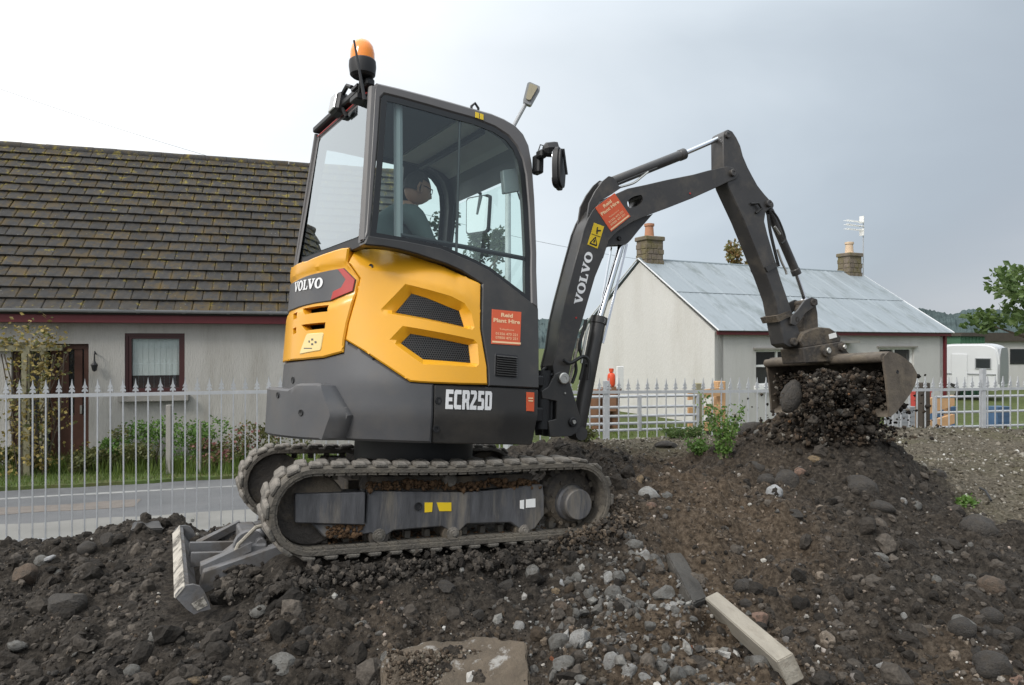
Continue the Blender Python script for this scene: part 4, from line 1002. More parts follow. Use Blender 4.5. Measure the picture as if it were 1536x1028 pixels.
for x in (-.35,):
    w_ = MB().lathe((x, -.1, .33), (0, 1, 0), [(0, .12), (.0, .31), (.16, .33), (.18, .25)], 18).build('wheel', MT['rubber'], CV)
    MB().lathe((x, -.12, .33), (0, 1, 0), [(0, .05), (.0, .19), (.05, .2)], 14).build('hub', MT['zinc'], w_)
q = at(1432, 514, 30); sh = empty('green_shed', (q.x, q.y, 0), RAD(20), 'small green shed with flat roof behind the white caravan', 'shed')
MB().box((0, 0, 1.2), (1.4, 1.6, 2.4)).build('wall', MT['shedgreen'], sh, 0); MB().box((0, 0, 2.46), (1.6, 1.8, .1)).build('roof', MT['wooddark'], sh, 0)
for k in range(7): MB().box((-.6 + k * .2, -.81, 1.2), (.012, .03, 2.36)).build('batten', MT['shedgreen'], sh, 0)
q = at(1500, 514, 34); sh = empty('long_shed', (q.x, q.y, 0), RAD(10), 'long low pale shed with dark roof beyond the caravan', 'shed')
MB().box((0, 0, 1.1), (6, 2, 2.2)).build('wall', MT['front'], sh, 0); MB().box((0, 0, 2.4), (6.3, 2.4, .4)).build('roof', MT['wooddark'], sh, 0)
for k in range(3): MB().box((-1.8 + k * 1.8, -1.01, 1.5), (.9, .04, .7)).build('window', MT['window_dark'], sh, 0)

# ------------------------------------------------------------------ street lamp, wires
LY = 13.
lp_ = at(762, 514, LY); LP = empty('street_lamp', (lp_.x, lp_.y, 0), 0, 'street lamp with slanted arm rising behind the excavator cab', 'street lamp')
zt = at(762, 203, LY).z
MB().tube([(0, 0, 0), (0, 0, 1.2), (0, 0, 1.25), (0, 0, zt - .1)], [.09, .09, .06, .05], 12).build('pole', MT['galv'], LP)
ha = at(789, 158, LY) - lp_; ha.z += lp_.z
hb = at(801, 131, LY) - lp_; hb.z += lp_.z
MB().tube([(0, 0, zt - .12), (0.01, 0, zt), tuple(ha + Vector((0, -.1, 0)))], [.045, .04, .035], 10).build('arm', MT['galv'], LP)
dh = (hb - ha); ln = dh.length; ex = dh.normalized(); ey = Vector((0, -1, -.0)); ey = (ey - ex * ey.dot(ex)).normalized(); ez = ex.cross(ey)
def hm(u, v, d): return ha + Vector((0, -.12, 0)) + ex * u + ez * v + ey * d
q = MB(); q.prism(rounded([(-.02, -.06), (ln * .9, -.12), (ln, -.09), (ln, .11), (ln * .9, .13), (-.02, .10)], .04), hm, -.09, .05); HD_ = q.build('lamp_head', MT['caravan_grey'], LP)
q = MB(); q.prism(rounded([(.04, -.03), (ln * .85, -.075), (ln * .9, -.06), (ln * .9, .07), (ln * .85, .085), (.04, .06)], .04), hm, .05, .10); q.build('lens', MT['lampglass'], HD_)
def wire(name, p0, p1, sag, label, r=.008):
    q = MB(); q.tube([p0.lerp(p1, t) - Vector((0, 0, sag * 4 * t * (1 - t))) for t in np.linspace(0, 1, 24)], r, 5); tag(q.build(name, MT['wire'], None), label, 'cable')
wire('overhead_wire', at(-120, 90, 22), at(560, 300, 24), .25, 'thin overhead wire crossing the sky above the tiled roof', .006)
wire('overhead_wire', at(560, 300, 24), at(980, 392, 27), .2, 'thin overhead wire running down behind the boom to the white cottage', .008)

# ------------------------------------------------------------------ trees
def tg(px, Y): p = at(px, 514, Y); return (p.x, p.y, 0)
tree('autumn_tree', tg(1105, 34), 6.4, 5.5, (1.1, 1.1, 1.4), 'autumn', 2600, .2, 'small tree with orange autumn leaves behind the blue roof', seed=3, clumps=10)
tree('young_tree', tg(1070, 33), 5.4, 4.9, (.4, .4, .8), 'olive', 260, .16, 'slim young tree tip showing over the blue roof ridge', seed=5, clumps=6, trunk_r=.06)
tree('broadleaf_tree', tg(1605, 13.5), 4.2, 3.0, (1.7, 1.5, 1.0), 'green', 5200, .15, 'green broadleaf tree reaching in at the right edge above the caravan', seed=8, clumps=22, spread=.3)
tree('broadleaf_tree', tg(650, 17.5), 4.8, 3.9, (.75, .8, 1.9), 'dark', 2600, .15, 'dense green tree seen through the cab beside the operator', seed=11, clumps=14)
tree('broadleaf_tree', tg(718, 16.5), 4.6, 3.9, (.75, .7, 1.75), 'dark', 2000, .15, 'green tree seen through the cab ahead of the operator', seed=12, clumps=12)

# ------------------------------------------------------------------ the mini excavator
EX = empty('mini_excavator', POS, 0, 'yellow and grey tracked mini excavator emptying its bucket on the soil heap', 'excavator')
EX.rotation_euler = RT.to_euler()
X4 = SLEW.to_4x4()
def U(): return MB(X4)
def unp(Mx, px, py, n, d):
    r = Mx.transposed() @ Vector(((px - 768) / F, 1, -(py - 514) / F)); o = Mx.transposed() @ (Vector((0, 0, CAMZ)) - POS)
    n = Vector(n); return o + r * ((d - n.dot(o)) / n.dot(r))
def proj(Mx, q): return to_px(POS + Mx @ Vector(q))
def newton(f, px, py, init, h=0.):
    a, b = init
    for _ in range(40):
        x0, y0 = proj(RU, f(a, b, h)); e0, e1 = px - x0, py - y0
        if abs(e0) + abs(e1) < .02: break
        d = 1e-4; xa, ya = proj(RU, f(a + d, b, h)); xb, yb = proj(RU, f(a, b + d, h))
        J = np.array([[(xa - x0) / d, (xb - x0) / d], [(ya - y0) / d, (yb - y0) / d]])
        try: st = np.linalg.solve(J, [e0, e1])
        except np.linalg.LinAlgError: break
        k = min(1, .15 / (np.abs(st).max() + 1e-9)); a += st[0] * k; b += st[1] * k
    return (float(a), float(b))
def taper(z): return 0. if z < .85 else (.207 * (z - .85) if z < 1.55 else .145 + .14 * (z - 1.55))
CX, RR, FX = -.045, .745, .40; SQ = FX - CX; SQ2 = SQ + RR * pi / 2
def shell(s, z, h):
    if s <= SQ: return Vector((FX - s, -RR - h + taper(z), z))
    q = (s - SQ) / (RR * pi / 2); a = 1.5 * pi - (s - SQ) / RR
    k = 1 - abs(1 - min(max(q, 0), 2)); w_ = 1 - .85 * float(sstep(.3, .85, k)); r = RR + h - taper(z) * w_
    return Vector((CX + r * cos(a), r * sin(a), z))
def shell_l(s, z, h): p = shell(s, z, h); p.y = -p.y; return p
def cabside(x, z, h): return Vector((x, -(.745 - taper(z)) - h, z))
def cabside_l(x, z, h): p = cabside(x, z, h); p.y = -p.y; return p
def sz(L_, h=0., init=(.6, 1.0)):
    o = []
    for p in L_: init = newton(shell, *p, init, h); o.append(init)
    return o
def cz(L_, h=0., init=(.1, 1.4)):
    o = []
    for p in L_: init = newton(cabside, *p, init, h); o.append(init)
    return o
# --- body core (dark inside) and turntable
q = U(); prof = [(FX - .0, -.70)] + [(CX + .70 * cos(a), .70 * sin(a)) for a in np.linspace(1.5 * pi, .5 * pi, 24)] + [(FX, .70)]
q.prism(prof, lambda u, v, d: (u, v, d), .57, .95)
prof2 = [(FX - .02, -.60)] + [(CX + .62 * cos(a), .60 * sin(a)) for a in np.linspace(1.5 * pi, .5 * pi, 20)] + [(FX - .02, .60)]
q.prism(prof2, lambda u, v, d: (u, v, d), .95, 1.32); q.build('machinery_body', MT['black'], EX)
MB().cyl((0, 0, .40), (0, 0, .58), .36, 32).build('slew_ring', MT['black'], EX)
q = MB(); q.box((0, 0, .30), (.9, .95, .16), bev=.03); q.box((.0, 0, .38), (.7, .6, .08)); q.box((-.35, 0, .24), (.3, .9, .18)); q.build('undercarriage', MT['mudsteel'], EX)
# --- lower side cover with the model number
low = sz([(651.5, 577), (690, 578.6), (730, 580.5), (770, 582.3), (808, 584.5), (807, 620), (805.5, 668.5), (770, 668), (730, 667.5), (690, 666.8), (651, 666)])
def lowh(P): return -np.clip(.69 - P[:, 1], 0, 1) * .28
q = U(); panel(q, rounded(low, .012), shell, .0, .06, .006, .03, hfun=lowh); LSC = q.build('lower_side_cover', MT['dark'], EX)
q = U(); o = np.array(sz([(667.5, 613.6)])[0]); ux = np.array(sz([(736.8, 615.6)])[0]) - o; uy = np.array(sz([(668.8, 584.3)])[0]) - o
# condensed bold capitals, drawn as strokes
def strokes(ch):
    t, m = .26, .22
    R_ = lambda x0, y0, x1, y1: [(x0, y0), (x1, y0), (x1, y1), (x0, y1)]
    g = {'E': [R_(0, 0, t, 1), R_(t, 0, .64, m), R_(t, 1 - m, .64, 1), R_(t, .40, .56, .60)],
         'C': [[(0, .12), (.1, 0), (.24, 0), (t, 1), (.1, 1), (0, .88)], R_(.24, 0, .62, m), R_(.24, 1 - m, .62, 1)],
         'R': [R_(0, 0, t, 1), [(t, .80), (.40, .80), (.40, 1), (t, 1)], [(.40, 1), (.56, 1), (.66, .9), (.66, .56), (.58, .44), (.40, .44)], [(t, .36), (.40, .36), (.40, .56), (t, .56)], [(.36, .42), (.6, .44), (.68, 0), (.43, 0)]],
         '2': [R_(0, 0, .62, m), [(0, m), (.28, m), (.62, .62), (.62, .76), (.36, .70)], [(.36, .70), (.62, .74), (.62, .9), (.52, 1), (.40, 1), (.36, .8)], [(.04, .80), (.40, .80), (.40, 1), (.04, 1)]],
         '5': [R_(.04, .44, .30, 1), R_(.30, .80, .60, 1), [(.30, .44), (.44, .44), (.44, .62), (.30, .62)], [(.38, .62), (.52, .62), (.62, .52), (.62, .1), (.52, 0), (.38, 0)], [(.02, 0), (.38, 0), (.38, .2), (.02, .2)]],
         'D': [R_(0, 0, t, 1), [(t, 0), (.42, 0), (.42, .2), (t, .2)], [(t, .8), (.42, .8), (.42, 1), (t, 1)], [(.42, 0), (.55, 0), (.66, .1), (.66, .9), (.55, 1), (.42, 1)]]}
    return g[ch]
x = 0; adv = .71; TOT = 6 * adv - .05
for ch in 'ECR25D':
    for pl in strokes(ch):
        pts = [o + ux * ((x + a) / TOT) + uy * b for a, b in pl]
        q.add([shell(p[0], p[1], .0035) for p in pts], [tuple(range(len(pts)))])
    x += adv
q.build('model_number', MT['white'], LSC, 0)
for c in ((657.5, 601), (655, 644)):
    s_, z_ = sz([c])[0]; MB(X4).lathe(shell(s_, z_, -.02 if c[1] > 620 else -.004), (0, -1, 0), [(0, .012), (0, .02), (.008, .019), (.008, .012), (.003, .011), (.003, .001)], 14).build('bolt', MT['black'], LSC)
st = sz([(789.4, 588.4), (801, 589), (800.6, 617.5), (789.4, 616.6)]); q = U(); panel(q, st, shell, .004, .003, .0005, 9); RS_ = q.build('sticker', MT['orange'], LSC)
a_, b_, c_, d_ = map(np.array, st)
for k in (.28, .42):
    q = U(); q.add([shell(*(a_ + (d_ - a_) * kk + (b_ - a_) * xx), .0055) for kk, xx in ((k, .2), (k, .8), (k + .07, .8), (k + .07, .2))], [(0, 1, 2, 3)]); q.build('print', MT['cream'], RS_, 0)
# --- counterweight
cwp = sz([(651, 575.3), (632, 574.4), (615, 573), (580, 550), (545, 527), (517, 510.5)], 0) + sz([(514.5, 530), (484, 538)], 0, (1.0, 1.0))
zt_ = cwp[-1][1]
cwp += [(SQ2 - .1, zt_ - .012), (SQ2 + .4, zt_ - .01), (SQ2 + .9, zt_), (SQ2 + .9, .58)]
bot = sz([(506, 661), (530, 662), (560, 663), (600, 664.5), (649, 665.8)], 0, (1.0, .56))
cwp += [(SQ2 + .4, .565), (SQ2, .565), (SQ2 - .3, .56)] + bot
def cwh(P):
    lowr = -np.clip(.69 - P[:, 1], 0, 1) * .22
    return lowr
q = U(); panel(q, cwp, shell, .004, .09, .012, .032, hfun=cwh); CW = q.build('counterweight', MT['grey'], EX)
cw = sz([(408.8 + 17, 581), (440, 584), (454.5, 575.6), (480, 575.2), (495.4, 578.5), (522.6, 623.2), (506, 661.2)], .05, (1.2, .8))
ctop = [(SQ2 + .75, cw[0][1]), (SQ2 + .1, cw[0][1])]
inner = sz([(480.5, 577.5), (495, 623), (482, 660)], .085, (1.2, .8))
outl = ctop[::-1][::-1] + cw[1:] + [(SQ2 - .3, cw[-1][1] - .002), (SQ2, cw[-1][1]), (SQ2 + .75, cw[-1][1])]
def cwb(P):
    """slopes down towards the front edge beyond the crease"""
    A = np.array([inner[0], inner[1], inner[2]]); E_ = np.array([cw[4], cw[5], cw[6]])
    sA = np.interp(P[:, 1], A[::-1, 1], A[::-1, 0]); sE = np.interp(P[:, 1], E_[::-1, 1], E_[::-1, 0])
    k = np.clip((sA - P[:, 0]) / np.maximum(sA - sE, 1e-3), 0, 1)
    return -.065 * k - np.clip(P[:, 1] - (cw[3][1] - .02), 0, 1) * .5
q = U(); panel(q, outl, shell, .085, .085, .012, .028, hfun=cwb, lines=[inner]); RW = q.build('rear_weight', MT['grey'], EX)
for c, hh in (((450.6, 619.4), .09), ((416, 593), .09)):
    s_, z_ = newton(shell, *c, (1.4, .75), hh); p = shell(s_, z_, hh - .002); nrm = (shell(s_, z_, 1) - shell(s_, z_, 0)); MB(X4).lathe(p, nrm, [(0, .001), (.0015, .010), (.0025, .013), (.003, .016), (.0, .017)], 14).build('bolt_hole', MT['black'], RW)
s_, z_ = newton(shell, 438, 570.5, (1.4, .85), .01); p = shell(s_, z_, .006); nrm = (shell(s_, z_, 1) - shell(s_, z_, 0)); MB(X4).lathe(p, nrm, [(0, .001), (.0015, .012), (.003, .018), (.0, .019)], 14).build('bolt_hole', MT['black'], CW)
# --- yellow side cover with two scooped grilles
top_px = [(524.5, 370.6), (551, 369), (575, 371), (600, 375.5), (625, 382), (647, 389.5), (670, 397), (693, 407.5), (722, 426.5)]
ys = top_px + [(721.5, 460), (721.5, 494), (726, 522), (731, 550), (732, 577.3), (690, 576.5), (651, 575), (632, 574), (615, 572.5), (580, 549.5), (545, 526.5), (517.5, 510), (522, 485), (533.5, 445), (539.5, 418), (522, 393)]
H0 = .014
ysz = sz(ys[:9], H0, (.9, 1.5)) + sz(ys[9:], H0, (.1, 1.3))
crest = sz([(523, 394), (545, 401), (560, 404.5), (608, 416), (638, 424), (669, 432.5), (700, 446), (721, 466)], H0, (.95, 1.4))
so1 = sz([(567.4, 468), (608, 426), (642, 434.5), (677, 444.5), (697, 455), (707, 470), (713, 496)], H0)
si1 = sz([(591, 467.7), (617, 438.8), (641.7, 445.6), (676.8, 459.3), (694, 465.5), (702, 490)], H0)
so2 = sz([(584, 509.8), (603.8, 489), (716, 510.5), (719, 551), (634, 546.5)], H0)
si2 = sz([(600, 514.4), (615.5, 499.8), (708, 517.4), (711, 544.6), (636, 538.8)], H0)
topz = ysz[:9]
def yh(P):
    h = np.zeros(len(P))
    for so_, si_, D in ((so1, si1, .042), (so2, si2, .036)):
        io = inside(P, so_); ii_ = inside(P, si_); a = seg_dist(P, so_); b = seg_dist(P, si_)
        h -= np.where(ii_, D, np.where(io, D * a / np.maximum(a + b, 1e-6), 0))
    cr = np.array(sorted(crest)); tp_ = np.array(sorted(topz))
    zc_ = np.interp(P[:, 0], cr[:, 0], cr[:, 1]); ztp = np.interp(P[:, 0], tp_[:, 0], tp_[:, 1])
    k = np.clip((P[:, 1] - zc_) / np.maximum(ztp - zc_, 1e-3), 0, 1)
    h -= .05 * k ** 1.15 * np.clip((P[:, 0] - cr[0, 0]) / .12, 0, 1)
    return h
q = U(); panel(q, ysz, shell, H0, .05, .008, .02, holes=[si1, si2], hfun=yh, lines=[crest, so1 + so1[:1], so2 + so2[:1]]); YS = q.build('side_cover', MT['yellow'], EX, 24)
for si_, so_, D in ((si1, so1, .042), (si2, so2, .036)):
    q = U(); A = np.array(si_); lo, hi = A.min(0), A.max(0); pch = .0135
    # perforated sheet: a lattice of slanted bars, hexagon-like openings
    cells_ = []
    for r in range(int((hi[1] - lo[1]) / (pch * .866)) + 2):
        for c in range(int((hi[0] - lo[0]) / pch) + 2):
            p = (lo[0] + (c + .5 * (r % 2)) * pch, lo[1] + r * pch * .866); cells_.append(p)
    cells_ = np.array(cells_); ok = inside(cells_, inset(si_, -.002)); vs, fs = [], []
    for (cx_, cy_) in cells_[ok]:
        k = len(vs)
        for rad, hh in ((.0079, 0.), (.0052, 0.), (.0052, -.008)):
            for j in range(6):
                a = j * pi / 3 + pi / 6; vs.append(shell(cx_ + rad * cos(a), cy_ + rad * sin(a), H0 - D - .001 + hh))
        fs += [(k + j, k + (j + 1) % 6, k + 6 + (j + 1) % 6, k + 6 + j) for j in range(6)] + [(k + 6 + j, k + 6 + (j + 1) % 6, k + 12 + (j + 1) % 6, k + 12 + j) for j in range(6)]
    q.add(vs, fs); q.build('grille', MT['dark'], YS, 0)
s_, z_ = sz([(556, 399.3)], H0)[0]; p = shell(s_, z_, H0 - .004); MB(X4).lathe(p, shell(s_, z_, 1) - shell(s_, z_, 0), [(0, .001), (.001, .009), (.003, .012), (0, .013)], 10).build('latch', MT['black'], YS)
# --- yellow rear cover with badge, slots and label
rp_ = sz([(515.8, 509.5), (514, 528.5)], .01, (1.0, 1.0)) + sz([(484, 536.5), (455, 539.5), (436, 541)], .01, (1.2, 1.0))
zb_ = rp_[-1][1]
rp_ += [(SQ2 + .05, zb_), (SQ2 + .5, zb_), (SQ2 + .62, zb_ + .02), (SQ2 + .6, 1.46)]
rtop = sz([(523, 371.5), (512, 372.5), (494, 378), (476, 384.5), (460, 391.5)], .01, (1.0, 1.5))
rp_ += [(SQ2 + .2, rtop[-1][1] + .0), (SQ2, rtop[-1][1] + .002)] + rtop[::-1] + sz([(520.5, 393), (537.5, 418), (531.5, 445), (520.5, 485)], .01, (.95, 1.4))
slots = [sz(l, .01, (1.3, 1.2)) for l in ([(452.5, 463), (492.4, 457.4), (491.5, 467.5), (458, 472)], [(452.5, 487.6), (488.5, 483.7), (487.6, 493), (459.4, 496.5)], [(440, 471), (445.7, 468), (445.7, 477.5), (441, 480)], [(440, 493.4), (444.8, 490.8), (444.8, 500), (440.5, 502)])]
badge_px = [(442, 424), (478, 409), (515, 402), (533, 419.5), (529.4, 437), (495, 451.6), (462, 457), (440, 464)]
bz = sz(badge_px, .01, (1.5, 1.35))
bz = [(SQ2 + .55, bz[0][1] + .01)] + [(SQ2, bz[0][1] + .008)] + bz[1:-1] + [(SQ2, bz[-1][1])] + [(SQ2 + .55, bz[-1][1])]
frame_o = inset(bz, -.032)
def rh(P):
    h = np.zeros(len(P)); io = inside(P, frame_o); a = seg_dist(P, frame_o)
    return -np.where(io, np.minimum(a / .02, 1) * .012, 0)
q = U(); panel(q, rp_, shell, .012, .05, .008, .022, holes=slots, hfun=rh); YR = q.build('rear_cover', MT['yellow'], EX, 26)
q = U(); panel(q, bz, shell, .008, .02, .004, .03); BD = q.build('badge_panel', MT['grey'], YR)
ch_px = [(505, 403.5), (515, 402), (533, 419.5), (529.4, 437), (495, 451.6), (499, 437), (511, 431), (517.5, 419.5), (507.5, 406.5)]
q = U(); panel(q, inset(sz(ch_px, .01, (1.05, 1.35)), .003), shell, .0115, .004, .001, .02); q.build('chevron', MT['red'], BD)
q = U(); o = np.array(newton(shell, 441.5, 445.5, (1.6, 1.28), .012)); e1 = np.array(newton(shell, 484, 432, (1.3, 1.28), .012)); tpv = np.array(newton(shell, 486, 416.5, (1.3, 1.32), .012))
serif_word(q, shell, (o[0] + .012, e1[1]), (e1[0] - o[0] - .012, 0), (tpv[0] - e1[0], tpv[1] - e1[1]), .0125); q.build('lettering', MT['white'], BD, 0)
lb = sz([(461, 501), (486.5, 499.2), (482, 526), (450, 532)], .01, (1.2, 1.05)); q = U(); panel(q, rounded(lb, .012), shell, .0165, .008, .003, .03); LB = q.build('warning_label', MT['palelabel'], YR)  # glare on the sticker is put into its pale colour
q = U()
for (x0, y0, x1, y1) in ((463, 511, 465, 514), (467, 508, 470, 511), (472, 512, 475, 515), (467, 515, 470, 518), (456, 522, 468, 523.5)):
    l = sz([(x0, y0), (x1, y0), (x1, y1), (x0, y1)], .016, (1.2, 1.05)); q.add([shell(*p, .0175) for p in l], [(0, 1, 2, 3)])
q.build('print', MT['grey'], LB, 0)
# deck closing the gap between covers and cab
q = U(); dk = [tuple(shell(s, 0, 0).xy) for s in ()]
ring1 = [shell(s, z_, -.03) for s, z_ in [(a, float(np.interp(a, [p[0] for p in sorted(topz + rtop)], [p[1] for p in sorted(topz + rtop)]))) for a in np.linspace(.35, SQ2 + .6, 34)]]
ring2 = [Vector((max(-.60, p.x * .8), max(min(p.y * .8, .55), -.55), 1.56 if p.x < -.3 else max(1.3, p.z + .02))) for p in ring1]
n = len(ring1); q.add(ring1 + ring2, [(i, i + 1, n + i + 1, n + i) for i in range(n - 1)]); q.build('cover_lip', MT['dark'], EX, 40)
# --- charcoal side panel below the window, with hire sticker and louvre
gp_px = [(733, 579.5), (732, 550), (722.5, 494), (723.5, 426.5), (693, 406.5), (670, 396), (647, 388.5), (625, 381), (600, 374.5), (575, 370), (551, 368), (546, 366), (551, 353), (607, 361), (661, 372), (707, 391), (733, 404), (770, 432), (797, 453), (808, 463), (809, 520), (809, 583)]
gpz = cz(gp_px, .006, (.07, .85))
q = U(); panel(q, gpz, cabside, .006, .06, .007, .05); GP = q.build('side_panel', MT['dark'], EX)
def sticker(f, quad, h, parent, lines, flip=False):
    """orange hire sticker: quad = TL, TR, BR, BL in (u, v)"""
    a, b, c, d = map(lambda p: np.array(p, float), quad)
    q = U(); panel(q, [tuple(p) for p in (a, b, c, d)], f, h + .003, .003, .0006, 9); S_ = q.build('hire_sticker', MT['orange'], parent)
    def fm(u, v, hh): p = a + (b - a) * u + (d - a) * (1 - v); return f(p[0], p[1], hh)
    q = U()
    for txt, x0, x1, y0, hh, bo in lines: put_text(q, txt, fm, (x0, y0), (x1 - x0, 0), (0, hh), h + .0042, bo)
    q.add([fm(0.02, .04, h + .0042), fm(.98, .04, h + .0042), fm(.98, .09, h + .0042), fm(.02, .09, h + .0042)], [(0, 1, 2, 3)])
    q.build('print', MT['cream'], S_, 0)
LINES = [('Reid', .30, .70, .80, .12, .035), ('Plant Hire', .05, .95, .63, .12, .03), ('Telephone', .25, .75, .40, .07, .0), ('01356 473 221', .13, .87, .27, .075, .01), ('07850 473 221', .13, .87, .155, .075, .01)]
sticker(cabside, cz([(738, 464), (782, 468.3), (780, 518.5), (737, 516)], .008), .006, GP, LINES)
lv = cz([(742.7, 529.7), (777, 533), (775.4, 567), (742, 564.8)], .008)
q = U(); panel(q, rounded(lv, .012), cabside, .008, .01, .002, 9); LV = q.build('louvre', MT['black'], GP)
a, b, c, d = map(np.array, lv)
for k in range(9):
    v0 = .08 + k * .098; l = [a + (b - a) * .05 + (d - a) * v0, a + (b - a) * .95 + (d - a) * v0, a + (b - a) * .95 + (d - a) * (v0 + .06), a + (b - a) * .05 + (d - a) * (v0 + .06)]
    q = U(); q.add([cabside(*l[0], .0095), cabside(*l[1], .0095), cabside(*l[2], .019), cabside(*l[3], .019), cabside(*(l[3] - (d - a) * .01), .009), cabside(*(l[2] - (d - a) * .01), .009)], [(0, 1, 2, 3), (3, 2, 5, 4)]); q.build('slat', MT['dark'], LV, 0)

# --- cab
fo_px = [(546, 361), (549, 320), (552, 270), (556, 210), (560, 140), (561.5, 128), (566, 124), (600, 132), (640, 142.5), (680, 153.5), (711, 162.5), (738, 170), (757, 178), (774, 188), (786, 201), (794, 218), (799, 245), (803, 300), (806, 380), (808, 464)]
fi_px = [(796, 456), (795.5, 380), (792, 310), (788, 262), (783, 238), (775, 220), (762, 204), (742, 191), (711, 178.5), (680, 170), (640, 158.5), (600, 147.5), (577, 142), (572, 147), (568, 210), (563, 270), (559, 320), (555, 352)]
fo, fi = cz(fo_px, .004, (-.58, 1.6)), cz(fi_px, 0.004, (.5, 1.4))
ring = fo + fi
def side_frame(f, name):
    q = U(); panel(q, ring, f, .006, .07, .012, 9, edge=.06); return q.build(name, MT['pipegrey'], CAB)
CAB = U(); CAB.box((0.0, 0, .98), (1.05, 1.1, .05)); CAB = CAB.build('cab', MT['black'], EX)
for f, nm in ((cabside, 'frame'), (cabside_l, 'frame')): side_frame(f, nm)
gl_o = inset(fi + [fi[0]][:0], -.004)
# glass outline follows the frame and the curved lower edge
lowedge = cz([(554, 357), (607, 366), (661, 377), (707, 396), (733, 409), (770, 437), (797, 457)], .0, (-.55, 1.6))
win = fi[:-1] + lowedge[:-1][::1]
win = [p for i, p in enumerate(win)]
win_in = inset(win, .034)
q = U(); panel(q, win, cabside, .0015, .002, .0005, 99, holes=[win_in], edge=.05); SW = q.build('window_border', MT['blackgloss'], CAB, 0)
q = U(); panel(q, inset(win, .004), cabside, -.002, .004, .0005, 99, edge=.08); 
q.build('side_window', MT['side_glass'], CAB, 0)
q = U(); panel(q, win, cabside_l, -.004, .006, .001, 99, holes=[win_in], edge=.05); q.build('window_border', MT['blackgloss'], CAB, 0)
door_g = [(-.50, 1.05), (.50, 1.05), (.50, 1.35)] + [p for p in fi[1:-1]] ; q = U(); panel(q, [(-.53, 1.30), (.53, 1.30)] + fi[:-1], cabside_l, -.008, .004, .0005, 99, edge=.1); q.build('door_window', MT['far_glass'], CAB, 0)
q = U(); q.prism([(-.58, .9), (.54, .9), (.55, 1.32), (-.58, 1.32)], lambda u, v, d: (u, d, v), .60, .66); q.build('door_panel', MT['dark'], CAB)
m0, m1 = cz([(690, 178), (684.5, 386)], -.01); q = U()
q.tube([cabside(*m0, -.012), cabside(*m1, -.012)], .008, 6); q.build('glass_seam', MT['black'], CAB)
b0, b1, b2 = cz([(600, 354), (700, 372), (788, 389)], -.06); q = U(); q.tube([cabside(*p, -.05) for p in (b0, b1, b2)], .014, 8); q.build('guard_bar', MT['black'], CAB)
# roof
rt = [p for p in fo[5:17]]
q = U(); outer = [(x, z - .006) for x, z in rt]; innr = [(x - .03 * (x > .4), z - .055) for x, z in rt][::-1]
n = len(outer)
for i in range(n - 1):
    a, b = outer[i], outer[i + 1]; c, d = innr[n - 1 - i], innr[n - 2 - i]
    w0 = .745 - taper(a[1]) - .055; w1 = .745 - taper(b[1]) - .055
    q.add([(a[0], -w0, a[1]), (b[0], -w1, b[1]), (b[0], w1, b[1]), (a[0], w0, a[1]), (c[0], -w0, c[1]), (d[0], -w1, d[1]), (d[0], w1, d[1]), (c[0], w0, c[1])], [(0, 1, 2, 3), (4, 7, 6, 5), (0, 4, 5, 1), (3, 2, 6, 7)] + ([(0, 3, 7, 4)] if i == 0 else []) + ([(1, 5, 6, 2)] if i == n - 2 else []))
q.build('roof', MT['pipegrey'], CAB, 40)
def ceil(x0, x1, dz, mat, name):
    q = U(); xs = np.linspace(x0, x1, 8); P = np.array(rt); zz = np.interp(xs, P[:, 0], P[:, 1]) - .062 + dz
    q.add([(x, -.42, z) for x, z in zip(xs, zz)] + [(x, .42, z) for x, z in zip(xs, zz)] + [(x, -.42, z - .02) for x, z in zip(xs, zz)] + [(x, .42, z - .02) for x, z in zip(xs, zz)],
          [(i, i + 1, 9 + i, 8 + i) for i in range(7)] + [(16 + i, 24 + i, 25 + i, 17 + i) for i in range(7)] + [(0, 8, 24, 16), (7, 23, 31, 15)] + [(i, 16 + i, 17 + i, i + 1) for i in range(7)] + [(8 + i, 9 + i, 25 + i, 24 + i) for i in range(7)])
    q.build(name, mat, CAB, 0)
ceil(-.54, -.02, 0, MT['headliner_dark'], 'headlining'); ceil(.0, .42, 0, MT['headliner'], 'headlining')  # pale front lining: daylight through the roof hatch put into its colour
q = U(); q.box((.17, 0, 2.385), (.03, .84, .03)); q.build('roof_bar', MT['black'], CAB)
# rear wall and window
def rear(y, z, h): return Vector((-.605 + (z - 1.58) * .062 - h, y, z))
def hw_(z): return .745 - taper(z) - .03
rw = [(-hw_(1.55), 1.55), (hw_(1.55), 1.55), (hw_(2.46), 2.46), (-hw_(2.46), 2.46)]
wi = rounded([(-hw_(1.62) + .045, 1.62), (hw_(1.66) - .05, 1.66), (hw_(2.4) - .06, 2.395), (-hw_(2.4) + .045, 2.395)], .05)
q = U(); panel(q, rw, rear, .0, .03, .004, 9, holes=[wi], edge=.1); q.build('rear_frame', MT['black'], CAB)
q = U(); panel(q, inset(wi, -.012), rear, .004, .004, .0005, 9, edge=.1); q.build('rear_window', MT['rear_glass'], CAB, 0)
q = U(); q.tube([rear(hw_(1.56) + .02, 1.56, .006), rear(hw_(2.46) + .02, 2.46, .006)], .016, 8); q.build('rear_pillar', MT['pipegrey'], CAB)
q = U(); q.tube([rear(-hw_(1.57) - .008, 1.57, .0), rear(-hw_(2.44) - .008, 2.44, .0)], .026, 10); q.build('rear_pillar', MT['pipegrey'], CAB)
q = U(); q.box((-.565, 0, 2.478), (.05, .90, .04), bev=.008); q.build('rear_roof_rail', MT['black'], CAB)
q = U(); q.tube([rear(-.40, 2.432, .012), rear(.42, 2.432, .012)], .004, 5); q.build('heater_trim', MT['red'], CAB)
